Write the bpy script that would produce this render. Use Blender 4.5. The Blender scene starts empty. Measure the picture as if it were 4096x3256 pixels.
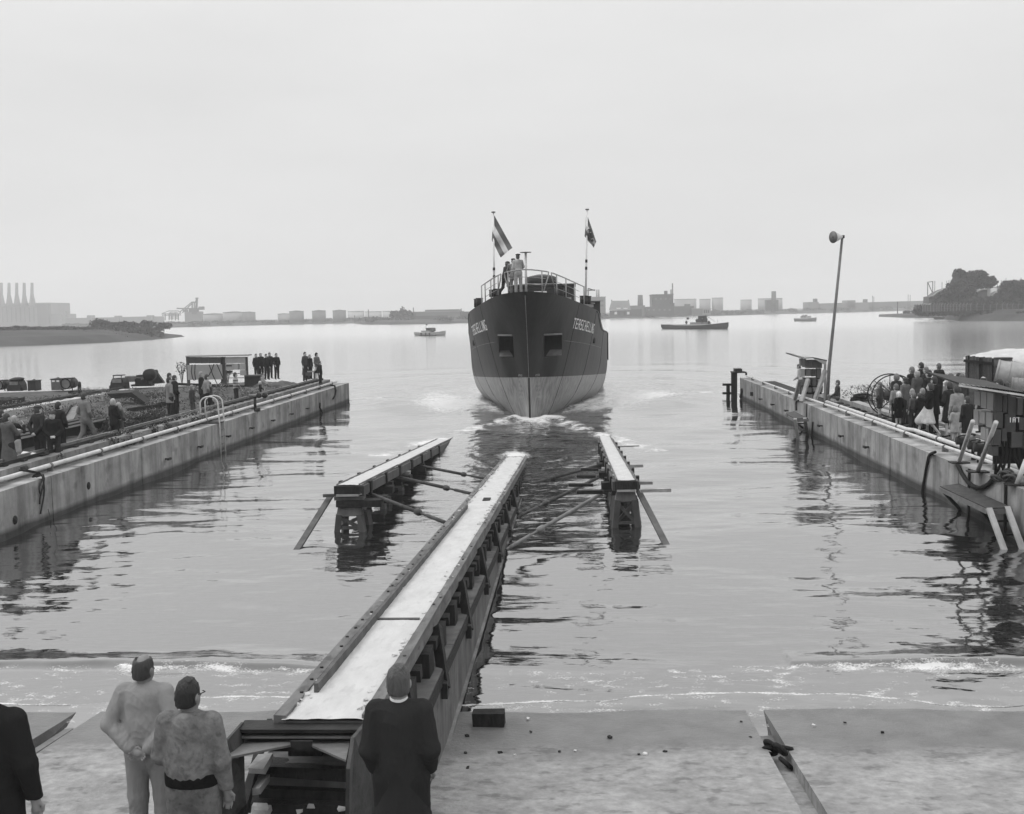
import bpy, bmesh, math, random
import numpy as np
from mathutils import Vector, Matrix
random.seed(7); RNG=np.random.default_rng(7)
sc=bpy.context.scene; COL=sc.collection
# ---------------- camera ----------------
F=4465.; CX,CY=2048.,1628.; CAMZ=5.1
def _axes(pitch,roll,yaw):
    p,r,y=[math.radians(a) for a in (pitch,roll,yaw)]
    f=Vector((math.sin(y)*math.cos(p),math.cos(y)*math.cos(p),-math.sin(p)))
    r0=Vector((math.cos(y),-math.sin(y),0)); u0=r0.cross(f)
    return r0*math.cos(r)-u0*math.sin(r), u0*math.cos(r)+r0*math.sin(r), f
RT,UP,FW=_axes(4.79,1.2,-3.27)
cd=bpy.data.cameras.new('camera'); cam=bpy.data.objects.new('camera',cd); COL.objects.link(cam)
m=Matrix.Identity(4)
for i in range(3):
    m[i][0]=RT[i]; m[i][1]=UP[i]; m[i][2]=-FW[i]
m[2][3]=CAMZ
cam.matrix_world=m
cd.sensor_fit='HORIZONTAL'; cd.sensor_width=36; cd.lens=36*F/4096.; cd.clip_start=.1; cd.clip_end=12000
sc.camera=cam
# ---------------- world / sun / exposure ----------------
EL,AZ=math.radians(52),math.radians(-68)      # sun behind the overcast, to the left
w=bpy.data.worlds.new('World'); sc.world=w; w.use_nodes=True
nt=w.node_tree; N=nt.nodes; L=nt.links; N.clear()
out=N.new('ShaderNodeOutputWorld'); bg=N.new('ShaderNodeBackground')
sky=N.new('ShaderNodeTexSky'); sky.sky_type='NISHITA'; sky.sun_disc=False
sky.sun_elevation=EL; sky.sun_rotation=AZ; sky.air_density=1.5; sky.dust_density=6
bw=N.new('ShaderNodeRGBToBW'); L.new(sky.outputs[0],bw.inputs[0])
# overcast: an even cloud deck that grows brighter towards the zenith
geo=N.new('ShaderNodeTexCoord'); sep=N.new('ShaderNodeSeparateXYZ'); L.new(geo.outputs['Generated'],sep.inputs[0])
HAZE=.0005
mr=N.new('ShaderNodeFloatCurve'); L.new(sep.outputs[2],mr.inputs['Value'])
crv=mr.mapping.curves[0]          # sine of elevation -> brightness / 20
for i,(x,y) in enumerate(((0,.345),(.26,.36),(.55,.60),(1,.66))):
    if i in(0,3): crv.points[0 if i==0 else -1].location=(x,y)
    else: crv.points.new(x,y)
mr.mapping.update()
mr2=N.new('ShaderNodeMath'); mr2.operation='MULTIPLY'; L.new(mr.outputs[0],mr2.inputs[0]); mr2.inputs[1].default_value=20.; mr=mr2
no=N.new('ShaderNodeTexNoise'); no.inputs['Scale'].default_value=2.2; no.inputs['Detail'].default_value=4
mp=N.new('ShaderNodeMapping'); mp.inputs['Scale'].default_value=(1,1,4); L.new(geo.outputs['Generated'],mp.inputs[0]); L.new(mp.outputs[0],no.inputs[0])
nm=N.new('ShaderNodeMapRange'); L.new(no.outputs[0],nm.inputs[0]); nm.inputs[1].default_value=.3; nm.inputs[2].default_value=.7; nm.inputs[3].default_value=.95; nm.inputs[4].default_value=1.07
mu=N.new('ShaderNodeMath'); mu.operation='MULTIPLY'; L.new(mr.outputs[0],mu.inputs[0]); L.new(nm.outputs[0],mu.inputs[1])
mx=N.new('ShaderNodeMix'); mx.data_type='FLOAT'; mx.inputs[0].default_value=.9
L.new(bw.outputs[0],mx.inputs[2]); L.new(mu.outputs[0],mx.inputs[3])
L.new(mx.outputs[0],bg.inputs[0]); bg.inputs[1].default_value=.1
L.new(bg.outputs[0],out.inputs[0])
sl=bpy.data.lights.new('sun','SUN'); sl.energy=.7; sl.angle=math.radians(25); sun=bpy.data.objects.new('sun',sl); COL.objects.link(sun)
sdir=Vector((math.sin(AZ)*math.cos(EL),math.cos(AZ)*math.cos(EL)*-.2,math.sin(EL)))
sun.rotation_euler=(-sdir).to_track_quat('-Z','Y').to_euler(); sun.location=(0,0,80)
vs=sc.view_settings; sc.display_settings.display_device='sRGB'; vs.view_transform='Standard'; vs.look='None'; vs.exposure=.21; vs.gamma=1
try: vs.use_curve_mapping=False
except Exception: pass
cy=sc.cycles
try:
    cy.max_bounces=6; cy.diffuse_bounces=3; cy.glossy_bounces=3; cy.volume_bounces=3; cy.transparent_max_bounces=6
    cy.use_denoising=True; cy.caustics_reflective=False
except Exception: pass
# ---------------- projection helpers: photograph pixel -> place ----------------
def ray(x,y): return FW*F+RT*(x-CX)-UP*(y-CY)
CP=Vector((0,0,CAMZ))
def at(x,y,z):
    d=ray(x,y); return CP+d*((z-CAMZ)/d.z)
def atY(x,y,Y):
    d=ray(x,y); return CP+d*(Y/d.y)
def atS(x,y,z0,s):      # plane z = z0 - s*Y
    d=ray(x,y); t=(z0-CAMZ)/(d.z+s*d.y); return CP+d*t
# ---------------- materials ----------------
MATS={}
def mat(name,v,rough=.85,var=.25,scale=4,bump=.15,bscale=30,streak=0,metal=0,spots=0,spec=.3,vcol=None,vec=(1,1,1),tide=False,bdist=.02):
    if name in MATS: return MATS[name]
    m=bpy.data.materials.new(name); m.use_nodes=True; nt=m.node_tree; N=nt.nodes; L=nt.links
    b=N['Principled BSDF']; b.inputs['Roughness'].default_value=rough; b.inputs['Metallic'].default_value=metal
    b.inputs['Specular IOR Level'].default_value=spec
    tc=N.new('ShaderNodeTexCoord'); mp=N.new('ShaderNodeMapping'); mp.inputs['Scale'].default_value=vec; L.new(tc.outputs['Object'],mp.inputs[0])
    n1=N.new('ShaderNodeTexNoise'); n1.inputs['Scale'].default_value=scale; n1.inputs['Detail'].default_value=6; n1.inputs['Roughness'].default_value=.65
    L.new(mp.outputs[0],n1.inputs[0])
    r=N.new('ShaderNodeMapRange'); L.new(n1.outputs[0],r.inputs[0]); r.inputs[1].default_value=.3; r.inputs[2].default_value=.7
    r.inputs[3].default_value=v*(1-var); r.inputs[4].default_value=v*(1+var)
    o=r.outputs[0]
    if streak:
        ms=N.new('ShaderNodeMapping'); ms.inputs['Scale'].default_value=(.9,.9,.10); L.new(tc.outputs['Object'],ms.inputs[0])
        n2=N.new('ShaderNodeTexNoise'); n2.inputs['Scale'].default_value=1.6; n2.inputs['Detail'].default_value=9; n2.inputs['Roughness'].default_value=.62; n2.inputs['Distortion'].default_value=.4; L.new(ms.outputs[0],n2.inputs[0])
        r2=N.new('ShaderNodeMapRange'); L.new(n2.outputs[0],r2.inputs[0]); r2.inputs[1].default_value=.35; r2.inputs[2].default_value=.62; r2.inputs[3].default_value=1-streak; r2.inputs[4].default_value=1.08
        mm=N.new('ShaderNodeMath'); mm.operation='MULTIPLY'; L.new(o,mm.inputs[0]); L.new(r2.outputs[0],mm.inputs[1]); o=mm.outputs[0]
    if spots:
        n3=N.new('ShaderNodeTexNoise'); n3.inputs['Scale'].default_value=scale*2.3; n3.inputs['Detail'].default_value=3; L.new(mp.outputs[0],n3.inputs[0])
        r3=N.new('ShaderNodeMapRange'); L.new(n3.outputs[0],r3.inputs[0]); r3.inputs[1].default_value=.58; r3.inputs[2].default_value=.68; r3.inputs[3].default_value=1; r3.inputs[4].default_value=1-spots
        mm=N.new('ShaderNodeMath'); mm.operation='MULTIPLY'; L.new(o,mm.inputs[0]); L.new(r3.outputs[0],mm.inputs[1]); o=mm.outputs[0]
    if tide:
        sp=N.new('ShaderNodeSeparateXYZ'); L.new(tc.outputs['Object'],sp.inputs[0])
        ad=N.new('ShaderNodeMath'); ad.operation='MULTIPLY_ADD'; L.new(n1.outputs[0],ad.inputs[0]); ad.inputs[1].default_value=-.22; L.new(sp.outputs[2],ad.inputs[2])
        r5=N.new('ShaderNodeMapRange'); L.new(ad.outputs[0],r5.inputs[0]); r5.inputs[1].default_value=.02; r5.inputs[2].default_value=.16; r5.inputs[3].default_value=.22; r5.inputs[4].default_value=1
        mm=N.new('ShaderNodeMath'); mm.operation='MULTIPLY'; L.new(o,mm.inputs[0]); L.new(r5.outputs[0],mm.inputs[1]); o=mm.outputs[0]
    cb=N.new('ShaderNodeCombineColor')
    for i in range(3): L.new(o,cb.inputs[i])
    L.new(cb.outputs[0],b.inputs['Base Color'])
    if bump:
        n4=N.new('ShaderNodeTexNoise'); n4.inputs['Scale'].default_value=bscale; n4.inputs['Detail'].default_value=5; L.new(mp.outputs[0],n4.inputs[0])
        bp=N.new('ShaderNodeBump'); bp.inputs['Strength'].default_value=bump; bp.inputs['Distance'].default_value=bdist; L.new(n4.outputs[0],bp.inputs['Height']); L.new(bp.outputs[0],b.inputs['Normal'])
    MATS[name]=m; return m
def tone(v,rough=.9): 
    k='cloth %.3f'%v
    return mat(k,v*.75,rough,.25,6,.5,18,spec=.06)
CONC=mat('wall concrete',.34,.9,.38,.8,.35,18,streak=.5,spots=.3,tide=True)
CONC2=mat('rail beam concrete',.22,.9,.3,1.6,.4,20,streak=.5,spots=.3)
CONCL=mat('pale concrete',.42,.9,.25,1.6,.3,20,streak=.25)
CONCT=mat('concrete top',.30,.9,.35,2.2,.5,30,spots=.35)
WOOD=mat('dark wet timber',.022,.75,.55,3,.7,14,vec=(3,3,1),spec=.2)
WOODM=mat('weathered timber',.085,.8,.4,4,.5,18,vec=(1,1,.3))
WOODS=mat('side timber',.13,.8,.45,5,.6,20,vec=(1,.3,1),spots=.4)
BEAMC=mat('beam concrete',.14,.9,.4,1.4,.4,18,streak=.5,spots=.3)
WOODL=mat('pale timber',.30,.85,.35,4,.4,18)
STEEL=mat('dark rusty steel',.020,.6,.5,5,.3,26,spec=.22)
STEELM=mat('mid grey steel',.13,.5,.35,5,.25,30,spec=.5)
STEELB=mat('rusty plate',.05,.6,.6,4,.25,30,spec=.25,spots=.3)
PIPE=mat('pale painted pipe',.55,.6,.2,4,.15,30)
WHITE=mat('white paint',.75,.6,.12,4,.1,30)
GREASE=mat('white tallow grease',.50,.8,.10,5,.7,22,spots=.10,spec=.15,vec=(1,.35,1))
RUBBER=mat('black rubber',.010,.8,.3,5,.1,30)
SOIL=mat('yard soil',.09,.95,.45,1.2,.9,9,spots=.5,spec=.1)
QUAYG=mat('quay ground',.42,.95,.35,.9,.5,9,spots=.35,spec=.1)
LEAF=mat('weed leaves',.05,.8,.5,3,0,spec=.2)
LEAFP=mat('pale weed flowers',.30,.8,.4,3,0,spec=.2)
TREE=mat('tree leaves',.06,.8,.5,.6,0,spec=.15)
BARK=mat('bark',.07)
FARL=mat('far pale',.33,.9,.12,.05,0); FARM=mat('far mid',.18,.9,.2,.05,0); FARD=mat('far dark',.08,.9,.25,.05,0); FARG=mat('far scrub land',.045,.95,.5,.08,.6,.5)
GLASS=mat('dark window glass',.02,.1,.1,4,0,spec=.6)
# ---------------- mesh helpers ----------------
def link(o,parent=None):
    COL.objects.link(o)
    if parent is not None: o.parent=parent
    return o
def tag(o,label=None,cat=None,group=None,kind=None):
    if label: o['label']=label
    if cat: o['category']=cat
    if group: o['group']=group
    if kind: o['kind']=kind
    return o
def empty(name,loc=(0,0,0),rz=0,label=None,cat=None,group=None):
    o=bpy.data.objects.new(name,None); o.location=loc; o.rotation_euler=(0,0,rz); o.empty_display_size=.2; COL.objects.link(o)
    return tag(o,label,cat,group)
class MB:
    def __init__(s): s.v=[]; s.f=[]
    def add(s,vs,fs):
        n=len(s.v); s.v+= [tuple(v) for v in vs]; s.f+=[tuple(i+n for i in f) for f in fs]; return s
    def box(s,c,sz,rz=0,M=None,jit=0):
        hx,hy,hz=[a/2 for a in sz]; P=[]
        for z in(-hz,hz):
            for x,y in((-hx,-hy),(hx,-hy),(hx,hy),(-hx,hy)): P.append(Vector((x+random.uniform(-jit,jit),y+random.uniform(-jit,jit),z+random.uniform(-jit,jit))))
        R=M if M is not None else Matrix.Rotation(rz,3,'Z')
        c=Vector(c); return s.add([c+R@p for p in P],[(3,2,1,0),(4,5,6,7),(0,1,5,4),(1,2,6,5),(2,3,7,6),(3,0,4,7)])
    def beam(s,a,b,w,h,up=(0,0,1),jit=0):
        a,b=Vector(a),Vector(b); d=(b-a); l=d.length
        if l<1e-5: return s
        d/=l; u=Vector(up); x=d.cross(u)
        if x.length<1e-3: x=d.cross(Vector((1,0,0)))
        x.normalize(); u=x.cross(d); M=Matrix((x,d,u)).transposed()
        return s.box((a+b)/2,(w,l,h),M=M,jit=jit)
    def tube(s,pts,r,n=8,cap=True):
        pts=[Vector(p) for p in pts]; rs=r if isinstance(r,(list,tuple)) else [r]*len(pts)
        base=len(s.v); pv=None
        for i,p in enumerate(pts):
            d=(pts[min(i+1,len(pts)-1)]-pts[max(i-1,0)]).normalized()
            if pv is None:
                x=d.cross(Vector((0,0,1)));
                if x.length<.05: x=d.cross(Vector((0,1,0)))
            else: x=pv-d*pv.dot(d)
            x.normalize(); pv=x; y=d.cross(x)
            for k in range(n):
                a=2*math.pi*k/n; s.v.append(tuple(p+(x*math.cos(a)+y*math.sin(a))*rs[i]))
        for i in range(len(pts)-1):
            for k in range(n):
                a=base+i*n+k; b=base+i*n+(k+1)%n; s.f.append((a,b,b+n,a+n))
        if cap:
            s.f.append(tuple(base+k for k in range(n))[::-1]); e=base+(len(pts)-1)*n; s.f.append(tuple(e+k for k in range(n)))
        return s
    def prism(s,pts,off):      # polygon extruded by vector off
        pts=[Vector(p) for p in pts]; off=Vector(off); n=len(pts)
        return s.add(pts+[p+off for p in pts],[tuple(range(n))[::-1],tuple(range(n,2*n))]+[(i,(i+1)%n,n+(i+1)%n,n+i) for i in range(n)])
    def build(s,name,mt,parent=None,smooth=False,kind=None):
        me=bpy.data.meshes.new(name); me.from_pydata(s.v,[],s.f)
        if smooth: me.shade_smooth() if hasattr(me,'shade_smooth') else me.polygons.foreach_set('use_smooth',[True]*len(me.polygons))
        me.materials.append(mt); me.update()
        bm=bmesh.new(); bm.from_mesh(me); bmesh.ops.recalc_face_normals(bm,faces=bm.faces); bm.to_mesh(me); bm.free()
        o=bpy.data.objects.new(name,me); link(o,parent)
        if kind: o['kind']=kind
        return o
def bx(name,c,sz,mt,parent=None,rz=0,M=None,jit=0): return MB().box(c,sz,rz,M,jit).build(name,mt,parent)
def bm_(name,a,b,w,h,mt,parent=None,jit=0): return MB().beam(a,b,w,h,jit=jit).build(name,mt,parent)
def tb(name,pts,r,mt,parent=None,n=8): return MB().tube(pts,r,n).build(name,mt,parent,True)
def npmesh(name,V,Fc,mt,parent=None,smooth=True):
    me=bpy.data.meshes.new(name); k=Fc.shape[1]
    me.vertices.add(len(V)); me.vertices.foreach_set('co',V.astype(np.float32).ravel())
    me.loops.add(Fc.size); me.loops.foreach_set('vertex_index',Fc.astype(np.int32).ravel())
    me.polygons.add(len(Fc)); me.polygons.foreach_set('loop_start',np.arange(0,Fc.size,k,dtype=np.int32))
    if smooth: me.polygons.foreach_set('use_smooth',np.ones(len(Fc),dtype=bool))
    me.update(calc_edges=True); me.validate(); 
    if mt: me.materials.append(mt)
    o=bpy.data.objects.new(name,me); return link(o,parent)
def leaves(name,blobs,n,size,mt,parent=None,kind=None,flat=.6):
    # blobs: (centre, radii, weight); random leaf quads through the volume
    W=np.array([b[2] for b in blobs],float); W/=W.sum(); idx=RNG.choice(len(blobs),n,p=W)
    c=np.array([b[0] for b in blobs],float)[idx]; r=np.array([b[1] for b in blobs],float)[idx]
    d=RNG.normal(size=(n,3)); d/=np.linalg.norm(d,axis=1)[:,None]; rad=RNG.uniform(.35,1,(n,1))**.5
    # clumps
    d2=d*rad*(1+.18*np.sin(d[:,:1]*9+idx[:,None])*np.cos(d[:,2:3]*8))
    P=c+d2*r
    a=RNG.normal(size=(n,3)); a/=np.linalg.norm(a,axis=1)[:,None]; b=np.cross(a,RNG.normal(size=(n,3))); b/=np.linalg.norm(b,axis=1)[:,None]
    s=size*RNG.uniform(.5,1.3,(n,1)); a=a*s; b=b*s*flat
    V=np.stack([P-a,P-b,P+a,P+b],1).reshape(-1,3); Fc=np.arange(4*n).reshape(-1,4)
    o=npmesh(name,V,Fc,mt,parent,False)
    if kind: o['kind']=kind
    return o
# ---------------- people: bodies and clothes grown from smooth distance fields ----------------
def RC(a,b,r1,r2=None,k=.03,s=(1,1,1),op=0): return ('c',np.array(a,np.float32),np.array(b,np.float32),r1,r1 if r2 is None else r2,k,np.array(s,np.float32),op)
def EL_(c,r,k=.02,op=0): return ('e',np.array(c,np.float32),np.array(r,np.float32),0,0,k,None,op)
def nets(prims,vox,wr=0,wf=60):
    lo=np.full(3,9.,np.float32); hi=-lo; bb=[]
    for p in prims:
        if p[0]=='c':
            R=max(p[3],p[4])/p[6]; l=np.minimum(p[1],p[2])-R; h=np.maximum(p[1],p[2])+R
        else: l=p[1]-p[2]; h=p[1]+p[2]
        bb.append((l,h))
        if p[7]==0: lo=np.minimum(lo,l); hi=np.maximum(hi,h)
    lo=lo-3*vox; hi=hi+3*vox; n=np.ceil((hi-lo)/vox).astype(int)+1
    G=np.full(n,.5,np.float32); ax=[lo[i]+vox*np.arange(n[i],dtype=np.float32) for i in range(3)]
    for p,(l,h) in zip(prims,bb):
        m=p[5]+3*vox
        i0=np.clip(((l-m-lo)/vox).astype(int),0,n-1); i1=np.clip(((h+m-lo)/vox).astype(int)+2,1,n)
        if (i1<=i0).any(): continue
        X=ax[0][i0[0]:i1[0]][:,None,None]; Y=ax[1][i0[1]:i1[1]][None,:,None]; Z=ax[2][i0[2]:i1[2]][None,None,:]
        if p[0]=='c':
            s=p[6]; a=p[1]*s; ba=p[2]*s-a; q=max(float(ba@ba),1e-9)
            x=X*s[0]-a[0]; y=Y*s[1]-a[1]; z=Z*s[2]-a[2]
            t=np.clip((x*ba[0]+y*ba[1]+z*ba[2])/q,0,1)
            d=(np.sqrt((x-t*ba[0])**2+(y-t*ba[1])**2+(z-t*ba[2])**2)-(p[3]+(p[4]-p[3])*t))/float(s.max())
        else:
            r=p[2]; d=(np.sqrt(((X-p[1][0])/r[0])**2+((Y-p[1][1])/r[1])**2+((Z-p[1][2])/r[2])**2)-1)*float(r.min())
        sl_=(slice(i0[0],i1[0]),slice(i0[1],i1[1]),slice(i0[2],i1[2])); g=G[sl_]; k=max(p[5],1e-4)
        if p[7]==0:
            hh=np.clip(.5+.5*(d-g)/k,0,1); G[sl_]=d*(1-hh)+g*hh-k*hh*(1-hh)
        else:
            d=-d; hh=np.clip(.5-.5*(d-g)/k,0,1); G[sl_]=d*(1-hh)+g*hh+k*hh*(1-hh)
    if wr:
        X=ax[0][:,None,None]; Y=ax[1][None,:,None]; Z=ax[2][None,None,:]
        q1=np.sin(wf*.45*(Z+.55*np.abs(X)+.10*np.sin(13*X+9*Z)+.06*np.sin(21*Y+5*Z))); q2=np.sin(wf*.7*(Z*.7-.8*X+.05*np.sin(17*Z)+.04*np.sin(31*X)))
        ms_=.5+.5*np.sin(7*Z+9*X+4*Y); m2_=.5+.5*np.sin(11*Z-6*X+2)
        an=np.arctan2(X,Y+1e-6); G=G-wr*1.3*np.abs(np.sin(9*an+4*Z+1.5*np.sin(13*Z)))*np.exp(-((Z-1.12)/.11)**2)*(np.abs(X)<.22)
        G=G-.8*wr*((1-np.abs(q1))**2.2*1.6*ms_+(1-np.abs(q2))**2.5*1.3*m2_+.4*np.sin(9*X+14*Z)*np.sin(8*Z-5*Y))
    s=G<0
    S=[s[i:n[0]-1+i,j:n[1]-1+j,k:n[2]-1+k] for i in(0,1) for j in(0,1) for k in(0,1)]
    cnt=sum(q.astype(np.int8) for q in S); act=(cnt>0)&(cnt<8); ci=np.argwhere(act)
    idx=np.full(act.shape,-1,np.int32); idx[act]=np.arange(len(ci))
    acc=np.zeros((len(ci),3),np.float32); num=np.zeros(len(ci),np.float32)
    cor=[(i,j,k) for i in(0,1) for j in(0,1) for k in(0,1)]
    val={c:G[ci[:,0]+c[0],ci[:,1]+c[1],ci[:,2]+c[2]] for c in cor}
    for c in cor:
        for a in range(3):
            if c[a]==0:
                e=list(c); e[a]=1; e=tuple(e); va,vb=val[c],val[e]; mk=(va<0)!=(vb<0)
                t=np.where(mk,va/np.where(mk,va-vb,1),0)
                for b in range(3): acc[:,b]+=np.where(mk,(t if b==a else c[b]),0)
                num+=mk
    V=(ci+acc/np.maximum(num,1)[:,None])*vox+lo
    Fs=[]
    for a in range(3):
        b,c=(a+1)%3,(a+2)%3
        sa=[slice(None)]*3; sb=[slice(None)]*3; sa[a]=slice(0,-1); sb[a]=slice(1,None)
        A=s[tuple(sa)]; B=s[tuple(sb)]; E=np.argwhere(A!=B)
        E=E[(E[:,b]>0)&(E[:,c]>0)&(E[:,b]<n[b]-1)&(E[:,c]<n[c]-1)]
        if not len(E): continue
        def g(db,dc):
            q=E.copy(); q[:,b]-=db; q[:,c]-=dc; return idx[q[:,0],q[:,1],q[:,2]]
        Q=np.stack([g(1,1),g(0,1),g(0,0),g(1,0)],1)
        fl=~A[E[:,0],E[:,1],E[:,2]]; Q[fl]=Q[fl][:,::-1]; Fs.append(Q)
    Fc=np.concatenate(Fs); Fc=Fc[(Fc>=0).all(1)]
    return V,Fc
SKIN=mat('skin',.34,.6,.12,8,.1,60); HAIRM={}
ARM={ # elbow, wrist, hand tip   (x outward, y forward, z)
 'down':((.245,-.03,1.14),(.25,.03,.89),(.245,.07,.76)),
 'pocket':((.29,-.06,1.15),(.20,.09,.98),(.17,.12,.90)),
 'back':((.275,-.11,1.17),(.07,-.175,.97),(-.02,-.185,.94)),
 'fold':((.25,.06,1.17),(.02,.19,1.17),(-.09,.19,1.20)),
 'front':((.25,.02,1.15),(.07,.2,1.0),(.0,.24,.97)),
 'rail':((.27,.10,1.20),(.22,.33,1.08),(.20,.40,1.05)),
 'up':((.22,.16,1.22),(.08,.27,1.42),(.05,.25,1.52)),
 'hold':((.24,.12,1.2),(.12,.34,1.25),(.0,.38,1.27)),
 'knee':((.22,.10,1.10),(.15,.33,.95),(.12,.40,.90)),
}
def fingers(w,t,side,fine):
    w=np.array(w); t=np.array(t); d=t-w; d/=np.linalg.norm(d)
    o=np.cross(d,(0,1,0) if abs(d[1])<.8 else (0,0,1)); o/=np.linalg.norm(o); nrm=np.cross(d,o)
    P=[RC(w,w+d*.085,.026,.03,.02)]
    if not fine:
        P+=[RC(w+d*.08,w+d*.155+nrm*.012,.026,.018,.015),RC(w+d*.03+o*.02,w+d*.08+o*.05,.013,.011,.01)]; return P
    for i,(q,l) in enumerate(((-.03,.062),(-.01,.078),(.01,.08),(.03,.07))):
        k=w+d*.085+o*q; m1=k+d*l*.5+nrm*.008; e=m1+d*l*.4+nrm*.024
        P+=[RC(k,m1,.0105,.0095,.006),RC(m1,e,.0095,.008,.004)]
    a=w+d*.02+o*.024; b=a+d*.035+o*.026; P+=[RC(a,b,.013,.0115,.012),RC(b,b+d*.035+nrm*.01,.011,.009,.006)]
    return P
def person(label,loc,h=1.75,look=(-2,60),arms=('down','down'),legs='stand',top=.08,bot=.06,hair=.03,coat=None,skirt=None,cap=None,shorts=False,vox=.022,skin=.42,collar=None,lean=0,turn=0,girl=False,group=None,bald=False,belt=None,hood=False,wide=1.,wr=.0,fine=False,glasses=False,tex=None,stripe=False,yaw=None,shoe=.02,lift=None,socks=None,baggy=1.,waist=False):
    loc=Vector(loc); sc_=h/1.75; hs=1+max(0,1.6-h)*.55
    T=Vector((look[0],look[1],0))-loc
    rz=math.atan2(-T.x,T.y) if yaw is None else math.radians(yaw)
    cz=1.75-.12*hs; nb=1.50-(hs-1)*.14; sz=nb-.07; sx=.175*wide
    ca,sa=math.cos(math.radians(lean)),math.sin(math.radians(lean))
    def LN(p):   # lean forward about the hips
        x,y,z=p
        if z>.95: y,z=y*ca+(z-.95)*sa,.95+(z-.95)*ca-y*sa
        return (x,y,z)
    ct,st=math.cos(math.radians(turn)),math.sin(math.radians(turn))
    def HD(p):   # head turn
        x,y,z=p; return LN((x*ct-y*st,x*st+y*ct,z))
    sit=legs=='sit'
    if legs=='stand': LG=[((.10,.0,.92),(.115,.02,.49),(.12,-.01,.09),(.15,.11,.035))]; LG.append(((-.10,.0,.92),(-.105,.0,.49),(-.11,-.02,.09),(-.13,.10,.035)))
    elif legs=='walk': LG=[((.09,0,.92),(.10,.20,.54),(.10,.30,.13),(.11,.43,.05)),((-.09,0,.92),(-.10,-.05,.50),(-.10,-.33,.14),(-.11,-.24,.04))]
    elif legs=='sit': LG=[((.10,0,.92),(.13,.40,.95),(.13,.42,.50),(.14,.53,.45)),((-.10,0,.92),(-.12,.42,.98),(-.12,.36,.52),(-.13,.48,.46))]
    elif legs=='bent': LG=[((.10,0,.92),(.12,.24,.60),(.12,-.10,.35),(.12,-.04,.24)),((-.10,0,.92),(-.10,.14,.52),(-.10,.05,.12),(-.11,.16,.05))]
    AR=[]
    for i,sgn in enumerate((1,-1)):
        a=ARM[arms[i]] if isinstance(arms[i],str) else arms[i]
        e,wv,t=[LN((q[0]*sgn*(wide if q[0]>.2 else 1),q[1],q[2]-(1.5-nb)*.6)) for q in a]
        AR.append((LN((sgn*sx,-.01,sz)),e,wv,t))
    # ---- skin body
    B=[EL_(HD((0,.0,cz)),np.array((.077,.097,.12))*hs,.02),EL_(HD((0,.032*hs,cz-.055*hs)),np.array((.056,.062,.066))*hs,.03),
       RC(HD((0,.095*hs,cz-.005)),HD((0,.115*hs,cz-.035*hs)),.010*hs,.016*hs,.012),
       EL_(HD((.079*hs,-.005,cz-.015)),np.array((.014,.028,.034))*hs,.008),EL_(HD((-.079*hs,-.005,cz-.015)),np.array((.014,.028,.034))*hs,.008),
       EL_(HD((.032*hs,.100*hs,cz+.005)),np.array((.017,.014,.011))*hs,.01,1),EL_(HD((-.032*hs,.100*hs,cz+.005)),np.array((.017,.014,.011))*hs,.01,1),
       EL_(HD((0,.104*hs,cz-.068*hs)),np.array((.024,.010,.005))*hs,.006,1),
       RC(LN((0,-.015,nb-.04)),HD((0,-.01,cz-.05*hs)),.058,.052,.03),
       RC(LN((0,0,sz-.08)),LN((0,0,1.02)),.13,.12,.05,(1,1.4,1)),RC(LN((-sx+.03,0,sz-.01)),LN((sx-.03,0,sz-.01)),.05,None,.06),
       RC((0,0,.98),(0,0,.92),.13,.13,.05,(1,1.3,1))]
    for S,e,wv,t in AR:
        B+=[RC(S,e,.045,.036,.03),RC(e,wv,.036,.026,.02)]+fingers(wv,t,0,fine)
    for H_,K,A,T_ in LG:
        B+=[RC(H_,K,.078,.052,.04),RC(K,A,.05,.036,.02),RC(A,T_,.034,.024,.02)]
    V,Fc=nets(B,vox)
    sk=mat('skin %.2f'%skin,skin,.6,.12,8,.1,60)
    zoff=0
    body=npmesh('person',V*sc_,Fc,sk); body.location=loc; body.rotation_euler=(0,0,rz)
    tag(body,label,'person',group)
    def cloth(name,P,v,w=0,vx=None,m=None):
        V,Fc=nets(P,vx or vox,w,55); return npmesh(name,V*sc_,Fc,m or (mat('work cloth %.3f'%v,v*.9,.9,.08 if not hood else .4,4 if not hood else 9,.8,14,spots=0 if not hood else .3,spec=.06,vec=(1,1,.4) if not hood else (1,1,.8),bdist=.03) if fine else tone(v)),body)
    # ---- trousers / skirt
    if skirt is None:
        P=[RC((0,-.01,1.02),(0,-.01,.90),.145*wide,.155*wide,.04,(1,1.3,1))]
        for H_,K,A,T_ in LG:
            if shorts: 
                K2=[H_[i]*.25+K[i]*.75 for i in range(3)]; P+=[RC(H_,K2,.098,.086,.04)]
            else:
                A2=[A[i]+(K[i]-A[i])*.02 for i in range(3)]; P+=[RC(H_,K,.098*baggy,.077*baggy,.04),RC(K,A2,.075*baggy,.066*baggy,.03)]
        cloth('shorts' if shorts else 'trousers',P,bot,wr)
    else:
        hz,fl=skirt; P=[RC((0,0,1.0),(0,.0,hz+.1),.13,.13+fl,.04,(1,1.25,1)),EL_((0,0,hz-.14),(.6,.6,.19),.02,1)]
        if legs=='walk': P.append(RC((0,0,.95),(.05,.28,hz+.12),.13,.13,.08)); 
        cloth('skirt',P,bot,.006)
    # ---- shoes
    P=[]
    for H_,K,A,T_ in LG: P+=[RC((A[0],A[1]-.02,A[2]-.03),(T_[0],T_[1]+.02,T_[2]),.042,.036,.02,(1,1,1.25))]
    cloth('shoes',P,shoe)
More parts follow.
